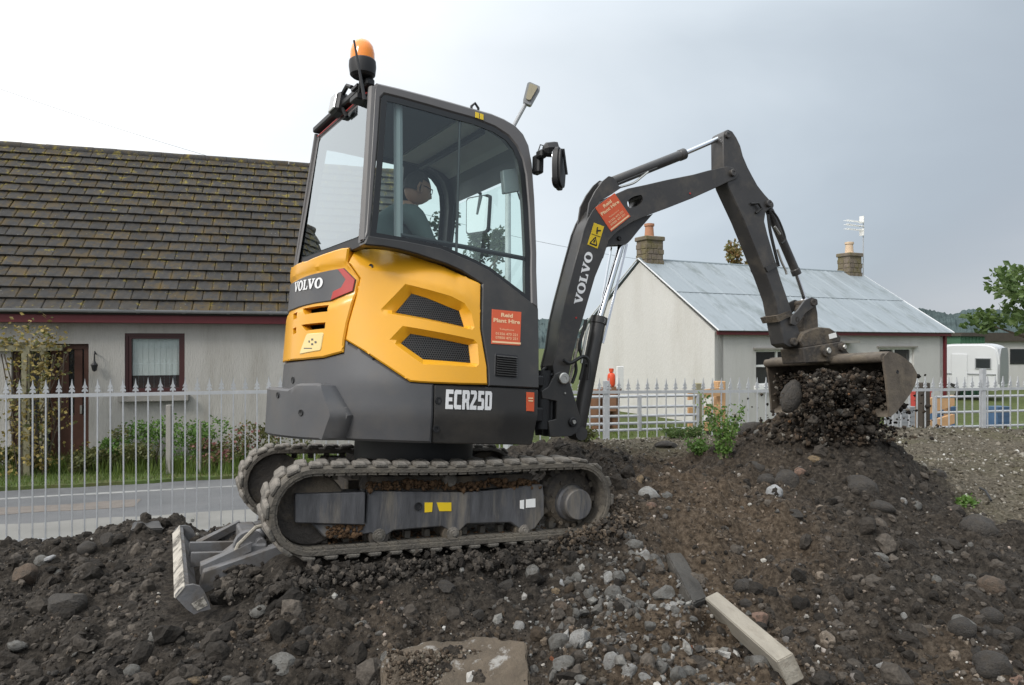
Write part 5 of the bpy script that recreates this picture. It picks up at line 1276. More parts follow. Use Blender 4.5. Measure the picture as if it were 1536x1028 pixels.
# windscreen
P = np.array(fo[16:]); 
def scr(y, z, h): return Vector((float(np.interp(z, P[::-1, 1], P[::-1, 0])) - .02 + h, y, z))
q = U(); panel(q, [(-.5, 1.32), (.5, 1.32), (.44, 2.16), (-.44, 2.16)], scr, 0, .004, .0005, 9, edge=.12); q.build('windscreen', MT['far_glass'], CAB, 0)
q = U(); q.prism([(.36, .6), (.44, .6), (.50, 1.33), (.42, 1.33)], lambda u, v, d: (u, d, v), -.50, .56); q.build('front_panel', MT['dark'], CAB)
for (x0, x1) in ((.05, .14),): 
    q = U(); q.add([(x0, .52, 1.0), (x1, .52, 1.0), (x1 + .02, .47, 2.4), (x0 + .02, .47, 2.4), (x0, .58, 1.0), (x1, .58, 1.0), (x1 + .02, .50, 2.4), (x0 + .02, .50, 2.4)], [(0, 1, 2, 3), (4, 7, 6, 5), (0, 3, 7, 4), (1, 5, 6, 2)]); q.build('door_pillar', MT['black'], CAB)
pi0, pi1 = cz([(600, 364), (597, 150)], -.05, (-.4, 1.6)); q = U(); q.tube([cabside(*pi0, -.07), cabside(*pi1, -.05)], .026, 8); q.build('inner_post', MT['caravan_grey'], CAB)  # pale upright bar added to stand for a reflection in the side window
# inside: seat, consoles, levers, monitor
q = U(); q.box((-.16, .02, 1.20), (.46, .46, .12), bev=.04); q.box((-.18, .02, 1.07), (.36, .38, .16)); SEAT = q.build('seat', MT['seatcloth'], CAB)
q = U(); q.box((-.42, .02, 1.48), (.12, .44, .56), Matrix.Rotation(RAD(-8), 3, 'Y'), bev=.045); q.build('seat_back', MT['seatcloth'], SEAT)
for y in (-.33, .37):
    q = U(); q.box((.02, y, 1.24), (.5, .13, .12), bev=.03); q.box((.0, y, 1.08), (.4, .12, .22)); cn = q.build('console', MT['black'], CAB)
    q = U(); q.tube([(.24, y, 1.28), (.25, y, 1.40), (.235, y, 1.43)], [.03, .012, .012], 8); q.lathe((.235, y, 1.42), (-.1, 0, 1), [(0, .02), (.04, .028), (.10, .024), (.12, .01)], 10); q.build('joystick', MT['black'], cn)
mnt = cz([(753, 256), (781, 252), (785, 286), (756, 291)], -.1, (.3, 2.1)); q = U(); panel(q, rounded(mnt, .012), cabside, -.09, .03, .003, 9); MO = q.build('monitor', MT['caravan_grey'], CAB)
q = U(); q.tube([cabside(mnt[2][0] - .03, mnt[2][1] + .02, -.13), cabside(mnt[2][0] - .01, mnt[2][1] - .05, -.13), cabside(mnt[2][0] + .05, mnt[2][1] - .03, -.1)], .006, 6); q.build('monitor_cable', MT['black'], CAB)
q = U(); q.tube([(.44, .12, 1.36), (.43, .12, 1.5), (.40, .12, 1.53)], .01, 6); q.box((.4, .12, 1.56), (.05, .09, .06)); q.build('dash_pod', MT['black'], CAB)
# mirrors
def mirror(base, mid, c, sz_, ang_, name, parent, face=1):
    q = U(); q.tube([base, mid, c], .011, 8); a = q.build('mirror_arm', MT['black'], parent)
    R_ = Matrix.Rotation(ang_, 3, 'Z') ; q = U(); W_, H2_ = sz_
    q.prism(rounded([(-W_ * .8, -H2_), (W_ * .8, -H2_), (W_ * 1.05, H2_ * .2), (W_ * .9, H2_), (-W_ * .9, H2_), (-W_ * 1.05, H2_ * .2)], .06), lambda u, v, d: Vector(c) + R_ @ Vector((d, u, v)), -.04, .01); m_ = q.build('mirror', MT['black'], parent, bev=.014)
    q = U(); q.prism(rounded([(-W_ * .7, -H2_ + .016), (W_ * .7, -H2_ + .016), (W_ * .8, H2_ - .016), (-W_ * .8, H2_ - .016)], .05), lambda u, v, d: Vector(c) + R_ @ Vector((d, u, v)), -.043, -.0405); q.build('mirror_glass', MT['mirror'], m_)
mc = unp(RU, 842, 254, (0, 1, 0), -.66)
pb = unp(RU, 800, 243, (0, 1, 0), -.50)
q = U(); q.box(pb + Vector((.035, 0, -.01)), (.05, .07, .12), bev=.01); q.box(unp(RU, 812, 232, (0, 1, 0), -.55), (.05, .06, .05), bev=.01); MBK = q.build('mirror_bracket', MT['black'], EX)
pl = unp(RU, 821, 229, (0, 1, 0), -.58)
q = U(); q.lathe(pl - Vector((.03, 0, -.01)), (1, -.35, .15), [(0, .025), (.02, .045), (.075, .05), (.085, .048), (.085, .001)], 8); WL = q.build('work_light', MT['black'], MBK)
q = U(); q.tube([pb + Vector((.03, 0, .06)), pb + Vector((.05, 0, .12)), pb + Vector((.09, -.02, .11)), pb + Vector((.09, -.02, .06))], .004, 6); q.build('cable', MT['rubber'], MBK)
mirror(tuple(pl), tuple(unp(RU, 838, 224, (0, 1, 0), -.62)), tuple(mc + Vector((0, 0, .0))), (.085, .125), RAD(-52), 'mirror', MBK)
q = U(); t0 = unp(RU, 845, 224, (0, 1, 0), -.68); t1 = unp(RU, 850, 262, (0, 1, 0), -.68); q.tube([mc + Vector((.0, .0, .12)), t0, t1], .009, 6); q.build('mirror_stay', MT['black'], MBK)
ml = unp(RU, 716, 322, (0, 1, 0), .74); q = U(); q.tube([(.52, .5, ml.z + .14), (ml.x, .7, ml.z + .16), ml], .012, 6); q.build('mirror_arm', MT['black'], EX)
q = U(); q.prism(rounded([(-.11, -.15), (.11, -.15), (.12, .15), (-.12, .15)], .03), lambda u, v, d: ml + Matrix.Rotation(RAD(20), 3, 'Z') @ Vector((d, u, v)), 0, .03); mm_ = q.build('mirror', MT['black'], EX)
q = U(); q.prism(rounded([(-.10, -.14), (.10, -.14), (.11, .14), (-.11, .14)], .03), lambda u, v, d: ml + Matrix.Rotation(RAD(20), 3, 'Z') @ Vector((d, u, v)), -.004, -.001); q.build('mirror_glass', MT['mirror'], mm_)
# beacon, aerial, rear work light, lifting eye
bb = unp(RU, 541, 150, (1, 0, 0), -.57); bt = unp(RU, 544, 113, (1, 0, 0), -.60)
q = U(); q.box(bb + Vector((0, 0, .0)), (.09, .10, .035), bev=.006); q.tube([bb, bb + Vector((0, 0, .03)), bt + Vector((0, 0, -.02))], [.03, .018, .018], 10); q.box(bb + Vector((-.02, .02, .07)), (.03, .09, .016)); q.tube([bb + Vector((0, .06, .02)), bb + Vector((-.01, .12, .05)), bb + Vector((0, .17, .045))], .009, 6)
BST = q.build('beacon_stalk', MT['black'], EX)
q = U(); q.lathe(bt, (-.06, 0, 1), [(-.012, .001), (-.012, .055), (.0, .068), (.045, .074), (.075, .072), (.082, .066)], 24); BC = q.build('beacon', MT['black'], EX)
q = U(); q.lathe(bt, (-.06, 0, 1), [(.078, .066), (.12, .066), (.158, .058), (.182, .042), (.194, .022), (.197, .001)], 24); q.build('beacon_lens', MT['ambers'], BC)
a0 = unp(RU, 547, 150, (1, 0, 0), -.66); a1 = unp(RU, 531, 61, (1, 0, 0), -.72); q = U(); q.tube([a0, a0.lerp(a1, .5), a1], [.010, .007, .0055], 8); q.build('aerial', MT['black'], EX)
wlp = unp(RU, 509, 158, (1, 0, 0), -.58)
q = U(); R_ = Matrix.Rotation(RAD(8), 3, 'Y'); q.box(wlp, (.075, .125, .125), R_, bev=.018); q.tube([wlp + Vector((0, -.06, -.04)), wlp + Vector((.02, -.08, -.09))], .012, 6); q.tube([wlp + Vector((0, -.05, .05)), wlp + Vector((0, -.12, .075)), wlp + Vector((.01, -.17, .05))], .014, 6); WL2 = q.build('work_light', MT['black'], EX)
q = U(); q.box(wlp + R_ @ Vector((-.040, 0, 0)), (.01, .10, .10), R_, bev=.004); q.build('lens', MT['lens'], WL2)
le = cz([(716, 166)], .0, (.1, 2.45))[0]; q = U(); q.tube([Vector((le[0] - .022, -.44, le[1] - .01)), Vector((le[0] - .024, -.44, le[1] + .03)), Vector((le[0], -.44, le[1] + .055)), Vector((le[0] + .024, -.44, le[1] + .03)), Vector((le[0] + .022, -.44, le[1] - .01))], .008, 8); q.build('lifting_eye', MT['black'], EX)
ll = cz([(713.5, 168), (725.5, 172), (725.5, 180.5), (713.5, 176.5)], .01, (.1, 2.45)); 
for k in (0, .56):
    a, b, c, d = map(np.array, ll); q = U(); panel(q, [tuple(a + (b - a) * k), tuple(a + (b - a) * (k + .42)), tuple(d + (c - d) * (k + .42)), tuple(d + (c - d) * k)], cabside, .011, .006, .0006, 9); q.build('sticker', MT['label'], EX)

# --- boom, stick, cylinders (built in the boom's own upright plane)
BA = RAD(-7.7); BD_, BN = Vector((cos(BA), sin(BA), 0)), Vector((sin(BA), -cos(BA), 0))
BK = unp(RU, 843, 568, (1, 0, 0), .83)
def bp(px, py, off=0.):
    p = unp(RU, px, py, BN, BN.dot(BK) + off); return ((p - BK).dot(BD_), p.z)
def fb(u, v, h): return Vector((BK.x, BK.y, 0)) + BD_ * u + BN * h + Vector((0, 0, v))
def bpl(L_, off=0.): return [bp(*p, off) for p in L_]
BW = .165                                                    # boom width
boom_px = [(852, 572), (843, 580), (833, 575), (829, 548), (836, 519), (840.8, 481.6), (848, 450), (856.5, 417.7), (863, 392), (870, 366.7), (875, 347), (882, 329), (889, 316), (901, 303), (917, 294), (941.5, 283), (970, 277), (1000, 270), (1040, 262), (1062, 256), (1090, 250), (1101, 251), (1109, 259), (1105, 268), (1092, 273), (1079, 279.5), (1040, 297), (1000, 312.7), (975.6, 321.7), (949, 333), (927, 347), (913, 361), (905, 386), (893, 415), (878, 466), (867, 503), (859, 535)]
bpoly = bpl(boom_px)
hole = [(p) for p in rounded(bpl([(940, 303), (949, 295), (963, 292), (965, 301), (958, 309), (943, 313)]), .03)]
# main box section: two side plates with the long slot, closed top and bottom
q = U(); panel(q, bpoly, fb, 0, .012, .003, 99, holes=[hole], edge=.12)
q2 = U(); panel(q2, bpoly, fb, -BW + .012, .012, .0005, 99, holes=[hole], edge=.12)
n = len(bpoly)
ib = inset(bpoly, .006)
q.v += q2.v; q.f += [tuple(i + len(q.v) - len(q2.v) for i in f) for f in q2.f]
q.add([fb(u, v, -.008) for u, v in ib] + [fb(u, v, -BW + .008) for u, v in ib], [(i, (i + 1) % n, n + (i + 1) % n, n + i) for i in range(n)])
m_ = len(hole); q.add([fb(u, v, -.004) for u, v in hole] + [fb(u, v, -BW + .004) for u, v in hole], [(i, (i + 1) % m_, m_ + (i + 1) % m_, m_ + i) for i in range(m_)])
BOOM = q.build('boom', MT['boom'], EX, 24)
ears = [(880, 333), (884, 305), (893, 287), (904, 272), (913, 264.5), (919, 266), (925, 273), (930, 283), (917, 292), (900, 302), (889, 315)]
ep = bpl(ears, -.02)
for h0, h1 in ((-.018, -.034), (-BW + .018, -BW + .034)):
    q = U(); q.prism(ep, fb, h0, h1); q.build('cylinder_lug', MT['boom'], BOOM)
web = bpl([(904, 388), (909, 372), (916, 368), (939, 367), (946, 360), (958, 345), (979, 321), (950, 331), (927, 345), (912, 359)], -.05)
for h0, h1 in ((-.045, -.06), (-BW + .045, -BW + .06)):
    q = U(); q.prism(web, fb, h0, h1); q.build('cylinder_lug', MT['boom'], BOOM)
def pin(px, py, r, h0, h1, mat, name, parent, off=0.):
    u, v = bp(px, py, off); q = U(); d = (h1 - h0); q.lathe(fb(u, v, h0), BN * (1 if d > 0 else -1), [(0, .001), (0, r), (abs(d) - .004, r), (abs(d), r * .85), (abs(d), r * .4), (abs(d) - .003, r * .35), (abs(d) - .003, .001)], 18); return q.build(name, mat, parent)
pin(843, 568, .037, -.05, .035, MT['zinc'], 'pivot_pin', BOOM); pin(1098, 260, .028, -.1, .022, MT['boom'], 'pivot_pin', BOOM); pin(934, 356, .016, -BW + .03, -.03, MT['black'], 'pivot_pin', BOOM)
for p in ((864, 477), (1035, 290.5)): pin(*p, .007, -.01, .004, MT['red'], 'grease_cap', BOOM)
# writing on the boom
q = U(); o = np.array(bp(858.5, 458)); e_ = np.array(bp(879, 378)); upv = np.array(bp(872, 461)) - o
serif_word(q, fb, bp(872, 458.5), np.array(bp(890, 379)) - np.array(bp(872, 458.5)), np.array(bp(860.5, 455.5)) - np.array(bp(872, 458.5)), .002); q.build('lettering', MT['white'], BOOM, 0)
sticker(fb, bpl([(892.5, 312), (921.5, 290), (945.5, 325), (916.5, 348)]), 0, BOOM, LINES)
wl_ = bpl([(891, 334.5), (906, 340), (896, 373.5), (881, 367)]); q = U(); panel(q, wl_, fb, .003, .003, .0006, 9); WLB = q.build('warning_label', MT['label'], BOOM)
q = U()
def lab(pts):
    a, b, c, d = map(np.array, wl_); q.add([fb(*(a + (b - a) * x + (d - a) * y), .0042) for x, y in pts], [tuple(range(len(pts)))])
lab([(.05, .49), (.95, .49), (.95, .515), (.05, .515)]); lab([(.35, .15), (.45, .12), (.5, .25), (.8, .2), (.82, .26), (.55, .32), (.6, .42), (.5, .44), (.42, .34)])
for a_, b_ in (((.5, .58), (.15, .92)), ((.5, .58), (.85, .92)), ((.15, .92), (.85, .92))):
    a_, b_ = np.array(a_), np.array(b_); n_ = np.array([-(b_ - a_)[1], (b_ - a_)[0]]); n_ = n_ / np.linalg.norm(n_) * .035; lab([tuple(a_ - n_), tuple(b_ - n_), tuple(b_ + n_), tuple(a_ + n_)])
lab([(.45, .7), (.55, .7), (.58, .84), (.42, .84)]); q.build('pictogram', MT['black'], WLB, 0)
# stick
st_px = [(1085, 250), (1084.5, 204), (1087, 197), (1092.5, 194), (1099, 197), (1105, 206), (1111, 218.5), (1115, 234), (1122, 250.6), (1129, 264), (1137, 278.4), (1147, 291), (1156, 301), (1157.5, 312), (1149, 318), (1147, 332), (1152, 352), (1158, 372.6), (1172, 420), (1187.5, 465), (1195, 485), (1203, 506), (1199, 519), (1184, 521), (1176, 516), (1171.5, 494), (1163, 450), (1150, 414), (1137, 383), (1115.6, 330), (1092, 279)]
sp = bpl(st_px, -.015); SWD = .135
q = U(); q.prism(sp, fb, -.015, -.015 - SWD); STK = q.build('stick', MT['boom'], EX, 20, bev=.006, seg=1)
q = U(); q.tube([fb(*bp(1126, 306, -.01), -.008), fb(*bp(1135, 306, -.01), .008), fb(*bp(1140, 314, -.01), .008), fb(*bp(1134, 320, -.01), -.01)], .010, 8); q.build('hose_loop', MT['rubber'], STK)
pin(1091, 203, .026, -.02 - SWD, .0, MT['boom'], 'pivot_pin', STK, -.015); pin(1152, 306, .028, -.03 - SWD, .008, MT['boom'], 'pivot_pin', STK, -.015); pin(1189, 513, .03, -.04 - SWD, .012, MT['mudsteel'], 'pivot_pin', STK, -.015); pin(1192, 480, .026, -.04 - SWD, .012, MT['mudsteel'], 'pivot_pin', STK, -.015)
q = U(); b_ = bpl([(1148, 401), (1163, 393), (1167, 399), (1152, 408)], 0); q.prism(b_, fb, .0, -.02 - SWD); q.build('hose_clamp', MT['dark'], STK)
cl = bpl([(1164, 474), (1186, 466), (1189, 474), (1168, 483)], 0); q = U(); q.prism(cl, fb, -.004, -.026 - SWD); q.build('wear_collar', MT['mudsteel'], STK)
CH = -.085                                                   # centre plane of the boom
def cylinder(p0, p1, p2, rb, rr, name, parent=EX, off=CH, mat='boom', eye=True):
    A, B, C_ = fb(*bp(*p0, off), off), fb(*bp(*p1, off), off), fb(*bp(*p2, off), off); ax_ = (B - A).normalized()
    q = U(); q.lathe(A, ax_, [(0, rb * .5), (.03, rb * .9), (.05, rb), ((B - A).length - .05, rb), ((B - A).length - .045, rb * 1.12), ((B - A).length, rb * 1.12), ((B - A).length, rr)], 18)
    if eye: q.lathe(A - BN * rb * 1.1, BN, [(0, .001), (0, rb * .9), (rb * 2.2, rb * .9), (rb * 2.2, .001)], 14)
    c = q.build(name, MT[mat], parent)
    q = U(); q.cyl(B - ax_ * .05, C_, rr, 14); q.lathe(C_ - BN * rr * 1.6, BN, [(0, .001), (0, rr * 1.5), (rr * 3.2, rr * 1.5), (rr * 3.2, .001)], 12); q.build('rod', MT['chrome'], c); return c
SC_ = cylinder((907, 278), (1026, 231), (1090, 203), .037, .018, 'stick_cylinder')
BC_ = cylinder((866, 650), (899, 476), (935, 358), .050, .023, 'boom_cylinder')
KC_ = cylinder((1151, 309), (1195.5, 412), (1208, 452), .033, .016, 'bucket_cylinder')
q = U(); g0, g1 = bpl([(941, 366), (905, 515)], -.02); du = np.array(g1) - np.array(g0); nn_ = np.array([-du[1], du[0]]); nn_ = nn_ / np.linalg.norm(nn_) * .008
q.prism([tuple(np.array(g0) - nn_), tuple(np.array(g0) + nn_), tuple(np.array(g1) + nn_), tuple(np.array(g1) - nn_)], fb, -.022, -.027)
g0, g1 = bpl([(917, 371), (898, 480)], -.12); q.tube([fb(*g0, -.12), fb(*g1, -.12)], .007, 6); q.build('rod_guard', MT['chrome'], BC_)
# hoses
def hose(pts, r, name='hose', mat='rubber', parent=EX, off=-.03, n=8):
    P = [fb(*bp(x, y, o_), o_) for x, y, o_ in [(p + (off,))[:3] for p in pts]]
    S = []
    for i in range(len(P) - 1):
        p0, p1, p2, p3 = P[max(i - 1, 0)], P[i], P[i + 1], P[min(i + 2, len(P) - 1)]
        for k in range(5):
            t = k / 5; S.append(.5 * ((2 * p1) + (-p0 + p2) * t + (2 * p0 - 5 * p1 + 4 * p2 - p3) * t * t + (-p0 + 3 * p1 - 3 * p2 + p3) * t ** 3))
    S.append(P[-1]); q = U(); q.tube(S, r, n); return q.build(name, MT[mat], parent)
hose([(872, 505), (868, 520), (862, 535), (864, 556), (858, 575)], .011); hose([(879, 480), (874, 500), (869, 520), (875, 545), (870, 570)], .011, off=-.0)
hose([(884, 486), (880, 498), (876, 520), (872, 545)], .009, mat='zinc', off=.01); hose([(868, 508), (864, 528), (858, 555), (853, 580)], .010, mat='offcut', off=-.01)
hose([(845, 540), (855, 545), (875, 535), (884, 545), (882, 570)], .012, off=.03); hose([(880, 545), (884, 560), (878, 585)], .013, off=-.06)
hose([(926, 276), (945, 268), (965, 260), (985, 252)], .010, mat='boom', off=-.06); hose([(930, 281), (950, 275), (962, 266), (972, 258)], .008, mat='zinc', off=-.05)
hose([(1152, 322), (1155, 345), (1161, 372), (1168, 400)], .012, parent=STK); hose([(1158, 316), (1168, 330), (1178, 358), (1172, 366)], .008, parent=STK, off=-.02); hose([(1162, 340), (1170, 352)], .009, mat='zinc', parent=STK, off=-.0)
hose([(1166, 374), (1172, 392), (1178, 405), (1180, 412)], .009, mat='zinc', parent=STK, off=-.0)
hose([(811, 560), (818, 553), (826, 558), (830, 572)], .012, off=-.1); hose([(812, 575), (822, 565), (834, 560)], .010, off=-.02)
# swing bracket
sb = bpl([(813, 587), (823, 581), (834, 561), (843, 557), (851, 562), (859, 583), (866, 606), (872, 628), (872, 640), (866, 650), (857, 655), (826, 656), (823, 632), (835, 629), (836, 602), (814, 598)], .02)
q = U(); q.prism(sb, fb, .012, -.006); q.prism(sb, fb, -BW - .006, -BW - .024); SB = q.build('swing_bracket', MT['dark'], EX, 20, bev=.004, seg=1)
q = U(); c0 = fb(*bp(840, 615), -BW / 2); q.cyl(c0 + Vector((-.02, 0, -.17)), c0 + Vector((-.02, 0, .07)), .055, 16); q.box(c0 + Vector((.02, 0, -.05)), (.13, BW * .9, .2)); q.build('king_post', MT['black'], SB)
pin(857, 633, .03, .0, .03, MT['black'], 'bolt', SB); pin(857, 633, .014, .02, .04, MT['zinc'], 'bolt', SB); pin(846, 590, .007, .0, .018, MT['zinc'], 'bolt', SB); 
q = U(); q.box((.52, -.32, .69), (.34, .16, .09), bev=.01); q.box((.52, -.32, .90), (.34, .16, .07), bev=.01); q.box((.40, -.2, .78), (.14, .7, .42), bev=.02); q.cyl((.72, -.33, .60), (.72, -.33, .97), .06, 14); q.build('swing_mount', MT['black'], EX)
# link, coupler, bucket
lk = rounded(bpl([(1186, 486), (1187, 475), (1197, 465), (1207, 451), (1217, 446), (1226, 449), (1227, 457), (1219, 462), (1208, 470), (1200, 482), (1193, 489)], .01), .01)
q = U(); q.prism(lk, fb, .012, -.006); q.prism(lk, fb, -.15, -.168); q.build('side_link', MT['boom'], EX, 20, bev=.003, seg=1)
hl = bpl([(1207, 462), (1212, 450), (1222, 450), (1226, 470), (1227, 490), (1222, 502), (1204, 500), (1206, 482)], -.03)
q = U(); q.prism(hl, fb, -.025, -.135); q.build('bucket_link', MT['mudsteel'], EX, 20, bev=.005, seg=1)
for p in ((1218, 454), (1206, 505), (1233, 500)): pin(*p, .03, -.19, .022, MT['mudsteel'], 'pivot_pin', EX, 0)
cu = bpl([(1198, 512), (1203, 500), (1216, 494), (1228, 491), (1244, 492.5), (1254, 499), (1260, 506), (1260, 513), (1204, 522)], .01); q = U(); q.prism(cu, fb, .02, -.19); CP = q.build('quick_coupler', MT['mudsteel'], EX, 20, bev=.008, seg=1)
l5 = bpl([(1243.5, 502), (1254, 499), (1256, 506), (1245, 509)], .025); q = U(); panel(q, l5, fb, .024, .004, .0006, 9); q.build('label', MT['whitepaint'], CP)
cl2 = bpl([(1201, 522), (1262, 512), (1270, 531), (1266, 542), (1205, 545)], .01); q = U(); q.prism(cl2, fb, .03, -.2); q.build('coupler_frame', MT['mudsteel'], CP, 20, bev=.008, seg=1)
for p, r in (((1237, 526.5), .048), ((1261, 521), .036)):
    pin(*p, r, -.22, .06, MT['mudsteel'], 'pin_boss', CP, .03); pin(*p, r * .5, .05, .075, MT['zinc'], 'pin_end', CP, .03)
BO = .475; BL = -.665
bpx = [(1325, 536), (1334, 527), (1345, 530), (1356, 536), (1368, 546), (1376, 561), (1374, 574), (1367, 589), (1356.8, 603), (1345, 618), (1335, 626), (1333, 600), (1330, 570)]
bpf = rounded(bpl(bpx, BO), .01, 2)
q = U(); q.prism(bpf, fb, BO, BO - .018); BK_ = q.build('bucket', MT['bucket'], EX, 24)
q = U(); q.prism(bpf, fb, BL, BL + .018); q.build('side_plate', MT['bucket'], BK_, 24)
back = bpl([(1327, 533), (1334, 527), (1345, 530), (1356, 536), (1368, 546), (1376, 561), (1374, 574), (1367, 589), (1356.8, 603), (1345, 618), (1335, 626)], BO); ctr = np.mean(np.array(bpl(bpx, BO)), 0)
q = U(); n = len(back); bi = [tuple(np.array(p) + (ctr - np.array(p)) * .09) for p in back]
q.add([fb(*p, BO - .018) for p in back] + [fb(*p, BL + .018) for p in back] + [fb(*p, BO - .018) for p in bi] + [fb(*p, BL + .018) for p in bi], [(i, i + 1, n + i + 1, n + i) for i in range(n - 1)] + [(2 * n + i, 3 * n + i, 3 * n + i + 1, 2 * n + i + 1) for i in range(n - 1)] + [(0, n, 3 * n, 2 * n), (n - 1, 3 * n - 1, 4 * n - 1, 2 * n - 1)]); q.build('shell', MT['bucket'], BK_, 30)
tb = bp(1327, 537, BO); q = U(); q.cyl(fb(*tb, BO - .01), fb(*tb, BL), .034, 16); q.build('top_tube', MT['bucket'], BK_)
for h0 in (-.0, -.17):
    q = U(); q.prism(bpl([(1232, 530), (1262, 520), (1285, 540), (1240, 548)], h0), fb, h0, h0 - .02); q.build('hanger_plate', MT['mudsteel'], BK_)
u_, v_ = np.mean(np.array(bpl([(1340, 560), (1352, 556)], BO)), 0); q = U(); q.lathe(fb(u_, v_, BO), BN, [(0, .001), (.001, .011), (.003, .013), (0, .014)], 10); q.build('bolt_hole', MT['black'], BK_)
BUCKET_C = fb(tb[0], tb[1], (BO + BL) / 2)

# --- tracks
def tp(px, py, y): p = unp(RT, px, py, (0, 1, 0), y); return (p.x, p.z)
XA, ZA, RO, RI = -.728, .222, .207, .178
XB, ZB = .728, .232
def belt_path(off=0., n=26):
    """closed line round idler and sprocket at radius RO+off, top run sagging a little"""
    P = []; r = RO + off
    for k in range(n + 1): a = 1.5 * pi - pi * k / n; P.append((XA + r * cos(a), ZA + r * sin(a)))
    for k in range(1, 30): t = k / 30; P.append((XA + (XB - XA) * t, ZA + r + (ZB - ZA) * t - .008 * sin(pi * t) + .003 * sin(3 * pi * t)))
    for k in range(n + 1): a = .5 * pi - pi * k / n; P.append((XB + r * cos(a), ZB + r * sin(a)))
    for k in range(1, 30): t = k / 30; P.append((XB + (XA - XB) * t, ZB - r + (ZA - ZB) * t))
    return P
CAKE = []
def lug_geo(w0, w1):
    q = MB(); b_, t_, h = .036, .027, .019
    def ob(y, sk, k): return [(-b_ + sk, y, -.004), (b_ + sk, y, -.004), (t_ + sk, y, h), (-t_ + sk, y, h)]
    a = ob(w0, -.012, 0); b = ob((w0 + w1) / 2, .004, 0); c = ob(w1, .016, 0); v = a + b + c
    f = [(0, 1, 2, 3), (8, 11, 10, 9)]
    for k in (0, 4):
        for i in range(4): f.append((k + i, k + (i + 1) % 4, k + 4 + (i + 1) % 4, k + 4 + i))
    q.add(v, f); o = q.build('tread_lug', MT['lug'], None, 30, bev=.007, seg=1); m = o.data; bpy.data.objects.remove(o); return m
LUGA, LUGB = lug_geo(-.152, .035), lug_geo(-.035, .152)
for side in (-1, 1):
    yc = side * .625
    P = belt_path(); Pi = belt_path(-.032); n = len(P); q = MB(); prf = [(-.15, 0, 0), (.15, 0, 0)]
    rows = []
    for w0, off in ((-.150, -.006), (-.140, .0), (.140, .0), (.150, -.006), (.150, -.026), (.140, -.032), (-.140, -.032), (-.150, -.026)):
        rows.append([(x, yc + w0, z) for x, z in belt_path(off)])
    m = len(rows); vs = [p for r in rows for p in r]
    q.add(vs, [(r * n + i, r * n + (i + 1) % n, ((r + 1) % m) * n + (i + 1) % n, ((r + 1) % m) * n + i) for r in range(m) for i in range(n)])
    TR = q.build('rubber_track', MT['track'], EX, 40)
    A = np.array(P + [P[0]]); d = np.linalg.norm(np.diff(A, axis=0), axis=1); cum = np.concatenate([[0], np.cumsum(d)]); per = cum[-1]; N = 40
    for k in range(N):
        for half, me_ in ((0, LUGA), (.5, LUGB)):
            s = (k + half + .25) * per / N; s %= per; i = min(np.searchsorted(cum, s, 'right') - 1, n - 1); t = (s - cum[i]) / d[i]
            x, z = A[i] + (A[i + 1] - A[i]) * t; dx_, dz_ = (A[i + 1] - A[i]) / d[i]
            o = link('tread_lug', me_, parent=TR); xa = Vector((dx_, 0, dz_)); za = Vector((-dz_, 0, dx_)); ya = za.cross(xa)
            R3 = Matrix((xa, ya, za)).transposed(); o.matrix_local = Matrix.Translation((x, yc, z)) @ R3.to_4x4()
    q = MB()
    for k in range(N * 2):
        s = (k + .5) * per / (2 * N); i = min(np.searchsorted(cum, s, 'right') - 1, n - 1); t = (s - cum[i]) / d[i]; x, z = A[i] + (A[i + 1] - A[i]) * t; dx_, dz_ = (A[i + 1] - A[i]) / d[i]
        xa = Vector((dx_, 0, dz_)); za = Vector((-dz_, 0, dx_)); R3 = Matrix((xa, za.cross(xa), za)).transposed()
        c_ = Vector((x, yc, z)) - za * .042
        if k % 2 == 0: q.box(c_ - za * .012, (.028, .05, .036), R3)
        q.box(c_ + R3 @ Vector((0, side * .118, .012)), (.04 if k % 2 else .044, .056, .016), R3)
    tag(q.build('guide_lugs', MT['track'], TR, 0), kind='stuff')
    yo = side * .70; yi = side * .55
    # side frame plate with roller housings
    pl_px = [(552, 737), (690, 739), (740, 736), (803, 727), (814, 727), (816, 745), (816, 773), (802, 793), (789, 799), (777, 792), (765, 784), (700, 786), (690, 796), (680, 801), (668, 793), (662, 790), (590, 796), (580, 803), (569, 807), (556, 800), (520, 806), (486, 806), (466, 785), (548, 786)]
    pp = [tp(x, y, -.70) for x, y in pl_px]
    q = MB(); q.prism(pp, lambda u, v, d: (u, d, v), side * .705, side * .54); TF = q.build('track_frame', MT['steel'], EX, 20, bev=.006, seg=1)
    bx = [tp(x, y, -.71) for x, y in ((442, 741), (547, 738), (546, 787), (442, 784))]; q = MB(); q.prism(bx, lambda u, v, d: (u, d, v), side * .728, side * .58); q.build('tension_box', MT['steel'], TF, 20, bev=.005, seg=1)
    up_ = [tp(x, y, -.70) for x, y in ((552, 737), (690, 739), (803, 727), (803, 712), (690, 716), (560, 716))]
    q = MB(); q.prism(up_, lambda u, v, d: (u, d, v), side * .665, side * .5); q.build('upper_rail', MT['mudsteel'], TF, 20)
    # mud lying along the ledge of the frame
    CAKE.append((TF, side))
    q = MB(); q.lathe((XA, side * .68, ZA), (0, -side, 0), [(0, .001), (0, .10), (.01, .165), (.02, .174), (.05, .174), (.06, .15), (.13, .15), (.14, .172), (.17, .172), (.17, .001)], 36); q.build('idler_wheel', MT['mudsteel'], TF)
    q = MB(); q.lathe((XB, side * .66, ZB), (0, -side, 0), [(0, .001), (0, .12), (.01, .15), (.03, .165), (.09, .165), (.09, .001)], 30)
    for k in range(14):
        a = 2 * pi * k / 14; q.box((XB + .17 * cos(a), side * .62, ZB + .17 * sin(a)), (.035, .05, .03), Matrix.Rotation(-a, 3, 'Y'))
    SPK = q.build('sprocket', MT['mudsteel'], TF, 25)
